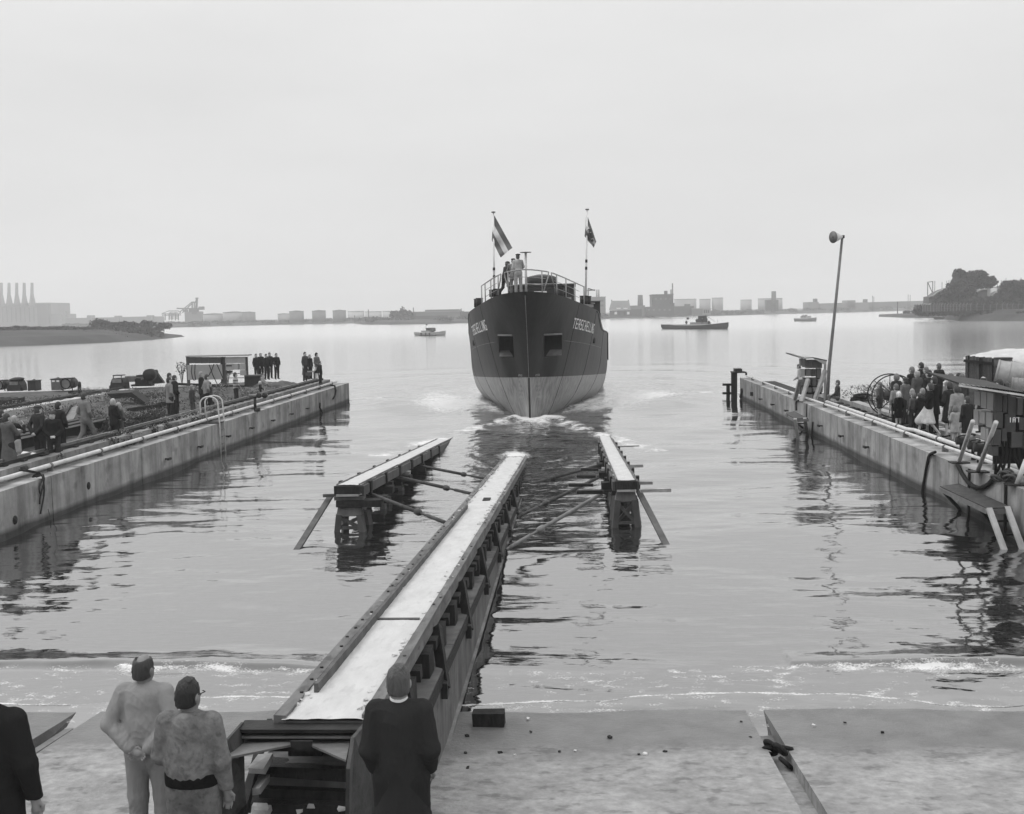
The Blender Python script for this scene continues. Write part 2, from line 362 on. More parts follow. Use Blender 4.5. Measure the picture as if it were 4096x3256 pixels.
    if socks:
        P=[]
        for H_,K,A,T_ in LG: P+=[RC([K[i]*.45+A[i]*.55 for i in range(3)],A,.047,.04,.02)]
        cloth('socks',P,socks)
    # ---- jacket
    hem=coat if coat else .90
    ext=.010 if not fine else .012
    bg=(baggy-1)*.12
    P=[RC(LN((0,-.005,sz-.09)),LN((0,0,1.03)),(.162+ext)*wide+bg*.4,(.148+ext)*wide+bg,.05,(1,1.32,1)),RC(LN((-sx+.035,-.01,sz-.012)),LN((sx-.035,-.01,sz-.012)),.066,None,.06),
       RC(LN((0,-.01,nb-.055)),LN((0,-.005,nb-(.035 if fine else .012))),.075,.064,.035)]
    if hem<.95: P+=[RC((0,0,1.03),(0,0,hem+.05),.158*wide,(.168+max(0,.9-hem)*.16)*wide,.05,(1,1.3,1))]
    else: P+=[RC(LN((0,0,1.05)),LN((0,0,hem)),.15*wide,.15*wide,.04,(1,1.35,1))]
    for S,e,wv,t in AR:
        w2=[wv[i]*.92+e[i]*.08 for i in range(3)]; P+=[RC(S,e,.068*baggy,.058*baggy,.04),RC(e,w2,.058*baggy,.048*baggy,.03)]
    if fine and belt: P+=[RC((0,-.015,1.13),(0,-.015,1.11),.172*wide+bg,None,.05,(1,1.3,1))]
    if hood: P+=[EL_(LN((0,-.10,nb-.05)),(.085,.05,.075),.03),EL_(LN((0,-.12,nb-.11)),(.06,.03,.06),.03)]
    P+=[EL_((0,0,hem-.22),(.7,.7,.235),.012,1)] if hem<.95 and not sit else []
    jk=cloth('jacket' if not coat or coat>.85 else 'coat',P,top,wr if wr else .0025,m=tex)
    if fine:
        cloth('coat_collar',[RC(LN((0,-.02,nb-.07)),LN((0,-.015,nb-.035)),.088*wide**.5,.078,.01),EL_(LN((0,-.0,nb+.06)),(.3,.3,.082),.01,1)],top*.8)
    if collar:
        cloth('shirt_collar',[RC(LN((0,-.005,nb-.03)),LN((0,-.008,nb+.018)),.071,.064,.01),EL_(LN((0,0,nb+.105)),(.2,.2,.08),.005,1)],collar)
    if belt is not None:
        cloth('belt',[RC((0,-.0,belt),(0,-.0,belt+.03),(.168*wide if not fine else (.194*wide+bg)),None,.01,(1,1.31,1)),EL_((0,0,belt+.32),(.5,.5,.27),.004,1),EL_((0,0,belt-.29),(.5,.5,.27),.004,1)],.012 if not waist else top*.85)
    # ---- hair / cap
    hv='hair %.3f'%hair; hm=mat(hv,hair,.55,.4,30,.7,70,vec=(1,1,.25),spec=.4)
    P=[EL_(HD((0,-.012,cz+.02*hs)),np.array((.086,.104,.117))*hs,.02),EL_(HD((0,-.03,cz-.04*hs)),np.array((.078,.085,.09))*hs,.02)]
    if girl: P+=[EL_(HD((0,-.03,cz-.03)),np.array((.098,.10,.12))*hs,.03)]
    P+=[EL_(HD((0,.115*hs,cz-.045*hs)),np.array((.12,.088,.105))*hs,.015,1),EL_(HD((0,0,cz-(.140 if fine else .165)*hs)),np.array((.2,.2,.07))*hs,.01,1)]
    if not girl: P+=[EL_(HD((s_*.100*hs,.012,cz-.03*hs)),np.array((.030,.048,.055))*hs,.008,1) for s_ in(1,-1)]
    if bald: P+=[EL_(HD((0,-.01,cz+.13*hs)),(.058,.085,.085),.012,1)]
    V,Fc=nets(P,vox*.75 if fine else vox*.8,.006 if fine else .002,110 if fine else 60); npmesh('hair',V*sc_,Fc,hm,body)
    if cap:
        kind,cv=cap
        P=[EL_(HD((0,-.01,cz+.075*hs)),np.array((.102,.118,.058))*hs,.02)]
        if kind=='flat': P+=[EL_(HD((0,.095*hs,cz+.05*hs)),np.array((.066,.055,.014))*hs,.015)]
        if kind=='scarf': P=[EL_(HD((0,-.01,cz+.01)),np.array((.095,.108,.13))*hs,.02),EL_(HD((0,.115*hs,cz-.02*hs)),np.array((.1,.075,.095))*hs,.015,1)]
        if kind=='beret': P=[EL_(HD((.01,-.01,cz+.09*hs)),np.array((.115,.125,.04))*hs,.02)]
        V,Fc=nets(P,vox*.8); npmesh('headscarf' if kind=='scarf' else 'cap',V*sc_,Fc,tone(cv),body)
    if glasses:
        G=MB()
        for s_ in(1,-1): G.tube([HD((s_*.08*hs,-.0,cz+.005)),HD((s_*.08*hs,.09,cz+.005)),HD((s_*.035,.115*hs,cz))],.004,5)
        g=G; g.v=[tuple(c*sc_ for c in v) for v in g.v]; g.build('glasses',RUBBER,body)
    return body
# ---------------- slip ground ----------------
GS=.08
def gz(y): return (14.0-y)*GS+max(0,9.3-y)*.2
def ground_mat():
    m=bpy.data.materials.new('slip concrete'); m.use_nodes=True; nt=m.node_tree; N=nt.nodes; L=nt.links; b=N['Principled BSDF']
    tc=N.new('ShaderNodeTexCoord'); sp=N.new('ShaderNodeSeparateXYZ'); L.new(tc.outputs['Object'],sp.inputs[0])
    def noise(s,d=6,vec=None,r=.6):
        n=N.new('ShaderNodeTexNoise'); n.inputs['Scale'].default_value=s; n.inputs['Detail'].default_value=d; n.inputs['Roughness'].default_value=r
        if vec:
            mp=N.new('ShaderNodeMapping'); mp.inputs['Scale'].default_value=vec; L.new(tc.outputs['Object'],mp.inputs[0]); L.new(mp.outputs[0],n.inputs[0])
        else: L.new(tc.outputs['Object'],n.inputs[0])
        return n.outputs[0]
    def rng(o,a,b_,c,d):
        r=N.new('ShaderNodeMapRange'); L.new(o,r.inputs[0])
        for i,q in enumerate((a,b_,c,d)): r.inputs[1+i].default_value=q
        return r.outputs[0]
    def mth(op,a,b_):
        q=N.new('ShaderNodeMath'); q.operation=op
        for i,x in enumerate((a,b_)):
            if isinstance(x,(int,float)): q.inputs[i].default_value=x
            else: L.new(x,q.inputs[i])
        return q.outputs[0]
    base=rng(noise(1.6,8,None,.7),.28,.72,.17,.34)
    fine=rng(noise(9,6),.3,.7,.78,1.2)
    blot=rng(noise(3.2,3,(1,1.6,1)),.57,.66,1,.66)
    pale=rng(noise(.9,7,None,.75),.5,.72,1,1.22)
    dry=mth('MULTIPLY',mth('MULTIPLY',base,fine),mth('MULTIPLY',blot,pale))
    # tide-wet zone
    edge=mth('ADD',sp.outputs[1],rng(noise(.8,6),.3,.7,-.45,.45))
    wet=rng(edge,12.35,12.52,0,1); damp=rng(edge,11.95,12.5,1,.72)
    wetc=rng(noise(2.2,7),.3,.7,.10,.17)
    mxn=N.new('ShaderNodeMix'); mxn.data_type='FLOAT'; L.new(wet,mxn.inputs[0]); L.new(mth('MULTIPLY',dry,damp),mxn.inputs[2]); L.new(wetc,mxn.inputs[3])
    cb=N.new('ShaderNodeCombineColor')
    for i in range(3): L.new(mxn.outputs[0],cb.inputs[i])
    L.new(cb.outputs[0],b.inputs['Base Color']); L.new(rng(wet,0,1,.9,.38),b.inputs['Roughness'])
    b.inputs['Specular IOR Level'].default_value=.5
    bp=N.new('ShaderNodeBump'); bp.inputs['Strength'].default_value=.7; bp.inputs['Distance'].default_value=.02
    L.new(mth('ADD',noise(14,7),mth('MULTIPLY',noise(60,3),.4)),bp.inputs['Height']); L.new(bp.outputs[0],b.inputs['Normal'])
    return m
SLIP=ground_mat()
# grooves (rail channels) cut into the slab
gR=[atS(3015,2870,14*GS,GS),atS(3270,3256,14*GS,GS)]
gL=[atS(330,2815,14*GS,GS),atS(40,3080,14*GS,GS)]
RX0,RX1=2.10,2.33
LX0,LX1=-6.60,-6.28
def strip(x0,x1,y0,y1,nx,ny,dz=0,bumpy=.012):
    xs=np.linspace(x0,x1,nx); ys=np.linspace(y0,y1,ny); X,Y=np.meshgrid(xs,ys)
    Z=(14.0-Y)*GS+np.maximum(0,9.3-Y)*.2+dz+bumpy*(np.sin(X*1.7+Y*.9)+.6*np.sin(X*3.1-Y*2.3))*.5
    Z-=.0*X
    V=np.stack([X,Y,Z],-1).reshape(-1,3); i=np.arange((ny-1)*nx).reshape(ny-1,nx)[:,:-1].ravel()
    return V,np.stack([i,i+1,i+nx+1,i+nx],1)
Vs=[];Fs=[];nn=0
y0,y1=1.0,24
for (a,b,nx,dz,bp_) in ((-40,LX0,60,0,.012),(LX0,LX1,3,-.14,.004),(LX1,RX0,80,0,.012),(RX0,RX1,3,-.15,.004),(RX1,40,60,0,.012)):
    V,Fc=strip(a,b,y0,y1,nx,120,dz,bp_); Vs.append(V); Fs.append(Fc+nn); nn+=len(V)
V=np.concatenate(Vs); Fc=np.concatenate(Fs)
for x in (LX0,LX1,RX0,RX1):
    d=.14 if x<0 else .15; q=.004
    Vn=[];ys=np.linspace(y0,y1,120)
    zt=(14-ys)*GS+np.maximum(0,9.3-ys)*.2+.012*(np.sin(x*1.7+ys*.9)+.6*np.sin(x*3.1-ys*2.3))*.5
    W=np.concatenate([np.stack([ys*0+x,ys,zt],1),np.stack([ys*0+x,ys,(14-ys)*GS+np.maximum(0,9.3-ys)*.2-d-.01],1)]); i=np.arange(119)
    V=np.concatenate([V,W]); Fc=np.concatenate([Fc,np.stack([i,i+1,i+121,i+120],1)+nn]); nn+=len(W)
g=npmesh('slipway_ground',V,Fc,SLIP,None,False); g['kind']='structure'
# deep bed so nothing is open below the water
bed=MB().add([(-400,24,-.8),(400,24,-.8),(400,3600,-3),(-400,3600,-3)],[(0,1,2,3)]).build('harbour_bed',STEEL); bed['kind']='structure'
# debris in the right groove and steel beam in the left one
ch=empty('channel_debris_plate',(RX0+.13,9.6,gz(9.6)-.12),label='bent dirty metal plate lying in the right slab channel',cat='scrap plate')
def P_(z): return Vector((RX0+.13,z,gz(z)-.13))
pl=MB().prism([(-.11,-.25,0),(.08,-.2,.02),(.12,.12,.05),(-.02,.25,.03),(-.12,.1,.04)],(0,0,.02)).build('plate',STEELM,ch)
def rubble(name,y,n,s,mt,label,cat='rubble'):
    M_=MB()
    for i in range(n):
        p=P_(y+random.uniform(-.9,.9)); p.x+=random.uniform(-.1,.1); R=Matrix.Rotation(random.uniform(0,3),3,Vector((random.random(),random.random(),1)).normalized())
        a=s*random.uniform(.3,1); M_.box(p,(a,a*1.4,a*.6),M=R)
    o=M_.build(name,mt); return tag(o,label,cat,kind='stuff')
rubble('channel_rubble',9.6,60,.07,CONC2,'small rubble and grit lying in the right slab channel')
def ring(name,c,R,r,mt,tilt=(0,0,1),parent=None,n=28,m=8):
    c=Vector(c); z=Vector(tilt).normalized(); x=z.orthogonal().normalized(); y=z.cross(x)
    pts=[c+(x*math.cos(2*math.pi*i/n)+y*math.sin(2*math.pi*i/n))*R for i in range(n+1)]
    return tb(name,pts,r,mt,parent,m)
sh=empty('chain_shackle',P_(12.3)+Vector((0,0,.06)),label='black iron shackle and chain heap in the upper end of the right slab channel',cat='shackle')
for i in range(5):
    ring('chain_link',(random.uniform(-.1,.1),random.uniform(-.15,.15),.03*i),.075,.028,RUBBER,(random.random(),random.random(),.8),sh,16,6)
sp_=tag(ring('iron_ring',P_(8.9)+Vector((0,0,.06)),.085,.03,STEEL,(.2,.3,1)),'iron ring lying in the lower part of the right slab channel','iron ring')
lb=empty('channel_rail',(LX0+.14,9,.40),label='rusty steel rail set in the left slab channel',cat='rail')
bm_('rail_web',(-.02,.4,-.155),(-.02,4.6,-.49),.06,.06,STEELM,lb)
bm_('rail_head',(-.02,.4,-.12),(-.02,4.6,-.455),.10,.02,STEELM,lb)
sl_=empty('slab_shackle',(LX1-.1,11.1,gz(11.1)),label='dark rusty shackle beside the left slab channel',cat='shackle')
ring('link',(0,0,-.02),.11,.04,RUBBER,(1,.2,.3),sl_,18,6)
# loose block + pebbles
c1=atS(1890,2905,14*GS,GS); c2=atS(2018,2905,14*GS,GS); c=(c1+c2)/2
tag(bx('timber_block',(c.x,c.y+.08,gz(c.y)+.075),((c2-c1).length,.2,.17),WOOD,jit=.006),'short dark timber block lying on the wet slip right of the concrete beam','timber block')
peb=[(2112,2878),(2123,2928),(1867,2946),(2238,3008),(2582,3018),(2555,3018),(2000,3013),(1872,3075),(2060,3022),(2440,2952),(2660,3008),(3002,2951),(3255,2904),(3380,2892),(3530,2931),(2965,2889),(2300,3005),(1862,3014)]
for i,(px,py) in enumerate(peb):
    p=atS(px,py,14*GS,GS); s=random.uniform(.018,.036)
    o=MB().box((0,0,0),(s*1.4,s,s*.7),rz=random.random()*3,jit=s*.2).build('stone',WOOD if i%4 else PIPE); o.location=(p.x,p.y,p.z+s*.3)
    tag(o,'small loose stone lying on the wet slip concrete','stone','loose stones on the slip')
# ---------------- water ----------------
def water_mat(nm,k,rough=.03,ior=4.6):
    m=bpy.data.materials.new(nm); m.use_nodes=True; nt=m.node_tree; N=nt.nodes; L=nt.links; b=N['Principled BSDF']
    b.inputs['Base Color'].default_value=(WB,WB,WB,1); b.inputs['Roughness'].default_value=rough; b.inputs['IOR'].default_value=ior
    tc=N.new('ShaderNodeTexCoord')
    def nz(scale,vec,det=4):
        mp=N.new('ShaderNodeMapping'); mp.inputs['Scale'].default_value=vec; L.new(tc.outputs['Object'],mp.inputs[0])
        n=N.new('ShaderNodeTexNoise'); n.inputs['Scale'].default_value=scale; n.inputs['Detail'].default_value=det; L.new(mp.outputs[0],n.inputs[0]); return n.outputs[0]
    def mth(op,a,b_):
        q=N.new('ShaderNodeMath'); q.operation=op
        for i,x in enumerate((a,b_)):
            if isinstance(x,(int,float)): q.inputs[i].default_value=x
            else: L.new(x,q.inputs[i])
        return q.outputs[0]
    sp=N.new('ShaderNodeSeparateXYZ'); L.new(tc.outputs['Object'],sp.inputs[0])
    def rmp(a,b_,c,d):
        r=N.new('ShaderNodeMapRange'); L.new(sp.outputs[1],r.inputs[0])
        for i,q in enumerate((a,b_,c,d)): r.inputs[1+i].default_value=q
        return r.outputs[0]
    kk=rmp(60,320,1,.5); rr_=rmp(50,320,.03,.20)      # the open harbour lies calmer, broken up by fine ripples
    at_=N.new('ShaderNodeAttribute'); at_.attribute_name='foam'; ac=N.new('ShaderNodeAttribute'); ac.attribute_name='chop'
    bp=N.new('ShaderNodeBump'); bp.inputs['Strength'].default_value=1; bp.inputs['Distance'].default_value=1
    h=mth('MULTIPLY',mth('MULTIPLY',nz(1.2,(.35,1,1)),.03),kk)
    h=mth('ADD',h,mth('MULTIPLY',nz(5,(.5,1,1)),.0035))
    h=mth('ADD',h,mth('MULTIPLY',mth('MULTIPLY',nz(3.2,(.7,1,1),4),ac.outputs['Fac']),.075))
    L.new(h,bp.inputs['Height']); L.new(bp.outputs[0],b.inputs['Normal'])
    # foam where the water breaks
    f=N.new('ShaderNodeMapRange'); ns=mth('ADD',mth('MULTIPLY',nz(7,(.6,1,1),8),.6),mth('MULTIPLY',nz(42,(.7,1,1),3),.42))
    L.new(mth('ADD',mth('MULTIPLY',ns,3.2),mth('SUBTRACT',mth('MULTIPLY',at_.outputs['Fac'],1.15),2.16)),f.inputs[0])
    f.inputs[1].default_value=0; f.inputs[2].default_value=.55; f.inputs[4].default_value=.85
    lw=N.new('ShaderNodeLayerWeight'); lw.inputs[0].default_value=.5; L.new(bp.outputs[0],lw.inputs['Normal'])
    gl=N.new('ShaderNodeBsdfGlossy'); gl.inputs['Color'].default_value=(.97,.97,.97,1); L.new(rr_,gl.inputs['Roughness']); L.new(bp.outputs[0],gl.inputs['Normal'])
    df=N.new('ShaderNodeBsdfDiffuse'); df.inputs[0].default_value=(WB,WB,WB,1)
    pw=mth('ADD',mth('MULTIPLY',mth('POWER',lw.outputs['Facing'],2.6),1-R0),R0)
    wm=N.new('ShaderNodeMixShader'); L.new(pw,wm.inputs[0]); L.new(df.outputs[0],wm.inputs[1]); L.new(gl.outputs[0],wm.inputs[2])
    fm=N.new('ShaderNodeBsdfDiffuse'); fm.inputs[0].default_value=(.70,.70,.70,1)
    ms=N.new('ShaderNodeMixShader'); L.new(f.outputs[0],ms.inputs[0]); L.new(wm.outputs[0],ms.inputs[1]); L.new(fm.outputs[0],ms.inputs[2])
    o=N['Material Output']; L.new(ms.outputs[0],o.inputs[0]); return m
WB=.02; R0=.12
WATER=water_mat('harbour water',1)
WATERF=WATER
WX0,WX1=-13.8,9.7
def vnoise(x,y,seed):     # smooth value noise, vectorised
    r=np.random.default_rng(seed); T=r.random((64,64)); xi=np.floor(x).astype(int); yi=np.floor(y).astype(int); fx=x-xi; fy=y-yi
    fx=fx*fx*(3-2*fx); fy=fy*fy*(3-2*fy); g=lambda a,b:T[a%64,b%64]
    return (g(xi,yi)*(1-fx)+g(xi+1,yi)*fx)*(1-fy)+(g(xi,yi+1)*(1-fx)+g(xi+1,yi+1)*fx)*fy-.5
def near_water():
    th=np.linspace(math.atan(CAMZ/12.3),math.atan(CAMZ/118.),900); Y=CAMZ/np.tan(th)
    # side wings beyond the pier ends are part of the same sheet once past Y=66
    nx=620; u=np.linspace(0,1,nx)
    X=np.zeros((len(Y),nx)); 
    ex=np.clip((Y-67.3)/3,0,1)[:,None]
    X=(WX0-22*ex)+(WX1-WX0+50*ex)*u[None,:]
    YY=np.broadcast_to(Y[:,None],X.shape)
    r=np.random.default_rng(3); Z=np.zeros_like(X)
    for i in range(46):
        lam=.35*1.075**i; 
        a=r.normal(0,.55) ; kx,ky=math.sin(a)*2*math.pi/lam,math.cos(a)*2*math.pi/lam
        fade=np.clip(lam/(Y*Y/CAMZ/1116.)/2.5-1,0,1)[:,None]
        env=.55+vnoise(X/6+i*3.1,YY/7+i*1.7,50+i)*1.3
        Z+=fade*env*lam*.0021*(1.0 if lam<2 else .8)*np.sin(kx*X+ky*YY+r.uniform(0,6.3))
    # swell from the launch: arcs around the hull
    sx,sy=-2.2,60.
    d=np.hypot((X-sx)*1.5,(YY-sy)); Z+=.022*np.sin(d*1.25)*np.exp(-((d-26)/16)**2)+.03*np.sin(d*.55+.6)*np.exp(-((d-38)/12)**2)
    # wake humps beside the hull
    for s in(-1,1):
        hx=s*(5.2+(YY-56)*.38)+sx; q=np.exp(-((X-hx)/1.7)**2)*np.clip((YY-57)/3,0,1)*np.exp(-np.maximum(YY-62,0)/5)
        Z+=.30*q*(1+.3*np.sin(YY*1.3))
        hx=s*(1.0+np.maximum(55-YY,0)*.34)+sx; q=np.exp(-((X-hx)/.8)**2)*np.clip((56-YY)/2,0,1)*np.exp(-np.maximum(53-YY,0)/6); Z+=.10*q
    chop=np.zeros_like(X); foam=np.zeros_like(X)
    n1=vnoise(X*1.1,YY*.8,5); n2=vnoise(X*3,YY*2,6); n3=vnoise(X*.4,YY*.25,9)
    # turbulent track left by the keel
    track=np.exp(-((X-sx-.5)/(3.0+(54-YY)*.02))**2)*np.clip((YY-22)/16,0,1)*(YY<62)
    chop+=track*(.75+n3*.5)
    foam+=np.exp(-((X+2.2)/.55)**2)*np.exp(-((YY-39.6)/1.6)**2)*(.9+n2)
    foam+=np.exp(-((X-sx)/1.1)**2)*np.clip((YY-38)/12,0,1)*(YY<55)*(.66+n3*.7+n2*.5)
    for s in(-1,1): foam+=np.exp(-((X-sx-s*(1.2+(53-YY)*.30))/.7)**2)*((YY<54)&(YY>40))*(.56+n1*.8+n2*.7)
    hullb=np.interp(YY,[53.5,54,56,60,66,75,100],[0,.3,1.2,2.0,3.3,4.2,4.4])
    e=np.abs(X-sx)-hullb
    foam+=np.exp(-np.abs(e-.25)/.5)*((YY>53.3)&(YY<84))*(.55+n1*.6)
    foam+=np.exp(-((e-2.4)/2.2)**2)*np.clip((YY-56)/4,0,1)*np.exp(-np.maximum(YY-68,0)/9)*(1.05+n3*.9+n2*.7)
    chop+=np.exp(-((e-2.8)/3)**2)*np.clip((YY-55)/5,0,1)*np.exp(-np.maximum(YY-74,0)/10)*.8
    bowf=np.exp(-(((X-sx)/1.6)**2+((YY-53.2)/1.1)**2)); foam+=bowf*.2; chop+=bowf*.6; Z+=.16*np.exp(-(((np.abs(X-sx)-.75)/.35)**2+((YY-53.6)/.5)**2))
    n4=vnoise(X*2.1+40,YY*1.3,61); n5=vnoise(X*5.3,YY*3.1,62)
    Z+=chop*(.05*n2+.08*n1+.06*n4+.03*n5)*np.clip((YY-20)/25,0,1)
    # small breaker and swash line on the slip
    cY=15.75+.35*vnoise(X/3.1,X*0,11)+.12*vnoise(X/.7,X*0,12)+np.where(X>2,.0,-.1)
    amp=.05+.07*np.clip(vnoise(X/2.6,X*0+3,13)+.42,0,1); amp=amp*np.where((X>-1.9)&(X<3.0),.25,1)
    dy=YY-cY
    Z+=amp*np.where(dy>0,np.exp(-(dy/.55)**2),np.exp(-(dy/.13)**2))
    foam+=amp*4.4*np.exp(-((dy+.12)/.13)**2)*(.62+n2*1.5+vnoise(X*.9,YY*0,71)*1.1)
    foam+=.44*((dy<-.1)&(YY>13.6))*(.62+n2*.9)
    eY=14.25+.48*vnoise(X/1.7,X*0+1,14)+.07*vnoise(X/.35,X*0,15)
    foam+=.62*np.exp(-((YY-eY-.05)/.035)**2)*(.5+1.5*vnoise(X/.9,X*0+7,17))
    Z+=.02*np.exp(-((YY-15)/1.2)**2)
    # waterline follows the swash edge: push the sheet below the slab before it
    Z=np.where(YY<eY,Z-(eY-YY)*.12+.012,Z)
    Z+=np.clip((16-YY)/2,0,1)*(.0)
    edge=np.clip((118-YY)/20,0,1); Z*=np.where(YY>98,edge,1)
    side=np.clip(np.minimum(u,1-u)/.06,0,1)[None,:]; Z*=np.where(YY>67,side,1)
    V=np.stack([X,YY,Z],-1).reshape(-1,3); ny=len(Y); i=np.arange((ny-1)*nx).reshape(ny-1,nx)[:,:-1].ravel()
    Fc=np.stack([i,i+1,i+nx+1,i+nx],1)
    o=npmesh('water',V,Fc,WATER); o['kind']='structure'
    for nm_,a in(('foam',foam),('chop',chop)):
        A=o.data.attributes.new(nm_,'FLOAT','POINT'); A.data.foreach_set('value',np.clip(a,0,2).astype(np.float32).ravel())
    return o
near_water()
# open harbour, butted round the fine sheet
def far_water():
    M=MB(); z=0
    def q(x0,y0,x1,y1): M.add([(x0,y0,z),(x1,y0,z),(x1,y1,z),(x0,y1,z)],[(0,1,2,3)])
    q(-3000,118,3000,4000); q(-3000,10,-70,118); q(60,10,3000,118)
    M.add([(-70,40,z),(WX0-1,40,z),(WX0-1,67.3,z),(WX0,67.3,z),(WX0-22,70.3,z),(WX0-22,118,z),(-70,118,z)],[(0,1,2,3,4,5,6)])
    M.add([(WX1+1,40,z),(60,40,z),(60,118,z),(WX1+28,118,z),(WX1+28,70.3,z),(WX1,67.3,z),(WX1+1,67.3,z)],[(0,1,2,3,4,5,6)])
    o=M.build('open_water',WATERF); o['kind']='structure'
far_water()
# ---------------- pier walls ----------------
WZ=1.15
XL,XR=-13.6,9.45
def pier(X,s,Y1,label,name='pier_wall'):
    o=empty(name,(X,35,0),label=label,cat='quay wall'); O=Vector((X,35,0))
    # cast sections with open joints, each a part
    L_=6.0; y=4.0
    while y<Y1-.1:
        e=min(y+L_,Y1); w_=.78
        M=MB(); M.box(((X+s*w_/2)-X,(y+e)/2-35,WZ/2-1.0+.0),(w_,e-y-.03,WZ+2.0),jit=.012)
        M.build('wall_section',CONC,o); y=e
    return o
pL=pier(XL,-1,66.4,'long stained concrete quay wall on the left side of the slip')
pR=pier(XR,1,64.6,'long stained concrete quay wall on the right side of the slip')
# iron mooring hooks in the walls (from the photograph)
def hooks(pts,X,s,par,lab):
    for px,py in pts:
        d=ray(px,py); t=X/d.x; p=CP+d*t
        o=MB().beam((0,0,0),(-s*.16,0,.0),.05,.05).beam((-s*.15,-.14,0),(-s*.15,.14,0),.06,.07).build('mooring_hook',STEEL,par); o.location=p-Vector((X,35,0))
hooks([(790,1787),(660,1836),(998,1712),(1083,1682),(1158,1656),(1222,1634),(903,1745)],XL,-1,pL,'')
hooks([(3050,1596),(3098,1618),(3154,1642),(3290,1703),(3376,1744),(3477,1788)],XR,1,pR,'')
for px,py in((354,1943),(60,2080)):
    d=ray(px,py); p=CP+d*(XL/d.x); o=MB().tube([(-.02,0,0),(.012,0,0)],.11,10).build('drain_hole',RUBBER,pL,True); o.location=p-Vector((XL,35,0))
# ---------------- yards ----------------
GL,GR=1.05,1.13
def yard(name,poly,z,mt,nx=2):
    M=MB(); n=len(poly); M.add([(x,y,z) for x,y in poly]+[(x,y,-1.2) for x,y in poly],[tuple(range(n))]+[(i,(i+1)%n,n+(i+1)%n,n+i) for i in range(n)])
    o=M.build(name,mt); o['kind']='structure'; return o
yl=yard('left_yard_ground',[(XL-.79,4),(XL-.79,65.8),(-20.5,71.5),(-24.5,67.5),(-33,64.5),(-60,62),(-60,4)],GL,SOIL)
yr=yard('right_quay_ground',[(XR+2.0,4),(60,4),(60,34),(30,42),(21,48),(15,53),(XR+2.0,54)],GR,QUAYG)
# uneven soil mounds over the left yard
def mound(name,x0,x1,y0,y1,z,amp,mt,nx=90,ny=160,seed=1,kind='structure'):
    X,Y=np.meshgrid(np.linspace(x0,x1,nx),np.linspace(y0,y1,ny)); e=np.clip(np.minimum(np.minimum(X-x0,x1-X),np.minimum(Y-y0,y1-Y))/1.5,0,1)
    Z=z+.01+e*amp*(vnoise(X*.5,Y*.4,seed)+.5*vnoise(X*1.5,Y*1.3,seed+1)+.25*vnoise(X*4,Y*4,seed+2)+.45)
    V=np.stack([X,Y,Z],-1).reshape(-1,3); i=np.arange((ny-1)*nx).reshape(ny-1,nx)[:,:-1].ravel()
    o=npmesh(name,V,np.stack([i,i+1,i+nx+1,i+nx],1),mt); o['kind']=kind
mound('left_yard_soil',-24.2,-15.1,20,65,GL,.22,SOIL,110,240,21)
# crane rail beams of the left yard
def railbeam(x0,x1,z,y0,y1,label,face=CONC2):
    o=empty('crane_rail_beam',((x0+x1)/2,y0,0),label=label,cat='crane track'); w_=abs(x1-x0); y=y0
    while y<y1-.1:
        e=min(y+7.5,y1); MB().box((0,(y+e)/2-y0,z/2),(w_,e-y-.03,z),jit=.01).build('beam_section',face,o); y=e
    return o
rbL=railbeam(-15.25,-14.24,1.49,4,64.2,'raised concrete crane track beam with a rail, just behind the left quay wall')
for dx,nm in((-.22,'rail'),(.12,'edge_strip')):
    bm_(nm,(dx,0,1.535),(dx,60,1.535),.07,.10,STEELM if nm=='rail' else STEEL,rbL)
k=0
for i in range(58):
    y=1+i*1.02; bx('rail_sleeper',(-.05,y,1.505),(.62,.2,.05),WOOD,rbL,jit=.01)
rb2=railbeam(-25.4,-24.2,1.41,4,60,'second pale concrete crane track beam farther back in the left yard',CONCL)
bm_('rail',(-.1,0,1.46),(-.1,56,1.46),.07,.10,STEEL,rb2); bm_('side_rail',(-.45,0,1.45),(-.45,56,1.45),.06,.08,STEEL,rb2)
for i in range(50): bx('rail_sleeper',(-.25,1+i*1.1,1.43),(.75,.3,.05),WOOD,rb2,jit=.015)
# pipes along the left wall top with clamps
def pipeline(name,pts,r,label,mt=PIPE,clamps=0,base=WZ):
    o=empty(name,pts[0],label=label,cat='pipe'); O=Vector(pts[0]); P=[Vector(p)-O for p in pts]
    tb('pipe',P,r,mt,o,10)
    L_=sum((P[i+1]-P[i]).length for i in range(len(P)-1))
    for i in range(clamps):
        y=(i+.6)/clamps*(P[-1].y-P[0].y); 
        for a,b in zip(P,P[1:]):
            if a.y<=y<=b.y or b.y<=y<=a.y:
                t=(y-a.y)/(b.y-a.y); p=a.lerp(b,t); MB().box((p.x,p.y,(base-O.z+p.z)/2),(.16,.07,max(.03,p.z-base+O.z)+.04)).tube([p+Vector((0,-.04,0)),p+Vector((0,.04,0))],r*1.35,10).build('clamp',STEELM,o)
    return o
pipeline('pale_pipe',[(-14.08,8,WZ+.16),(-14.07,22,WZ+.16),(-14.05,40,WZ+.16),(-14.06,65,WZ+.16)],.06,'long pale pipe running along the top of the left quay wall',clamps=18)
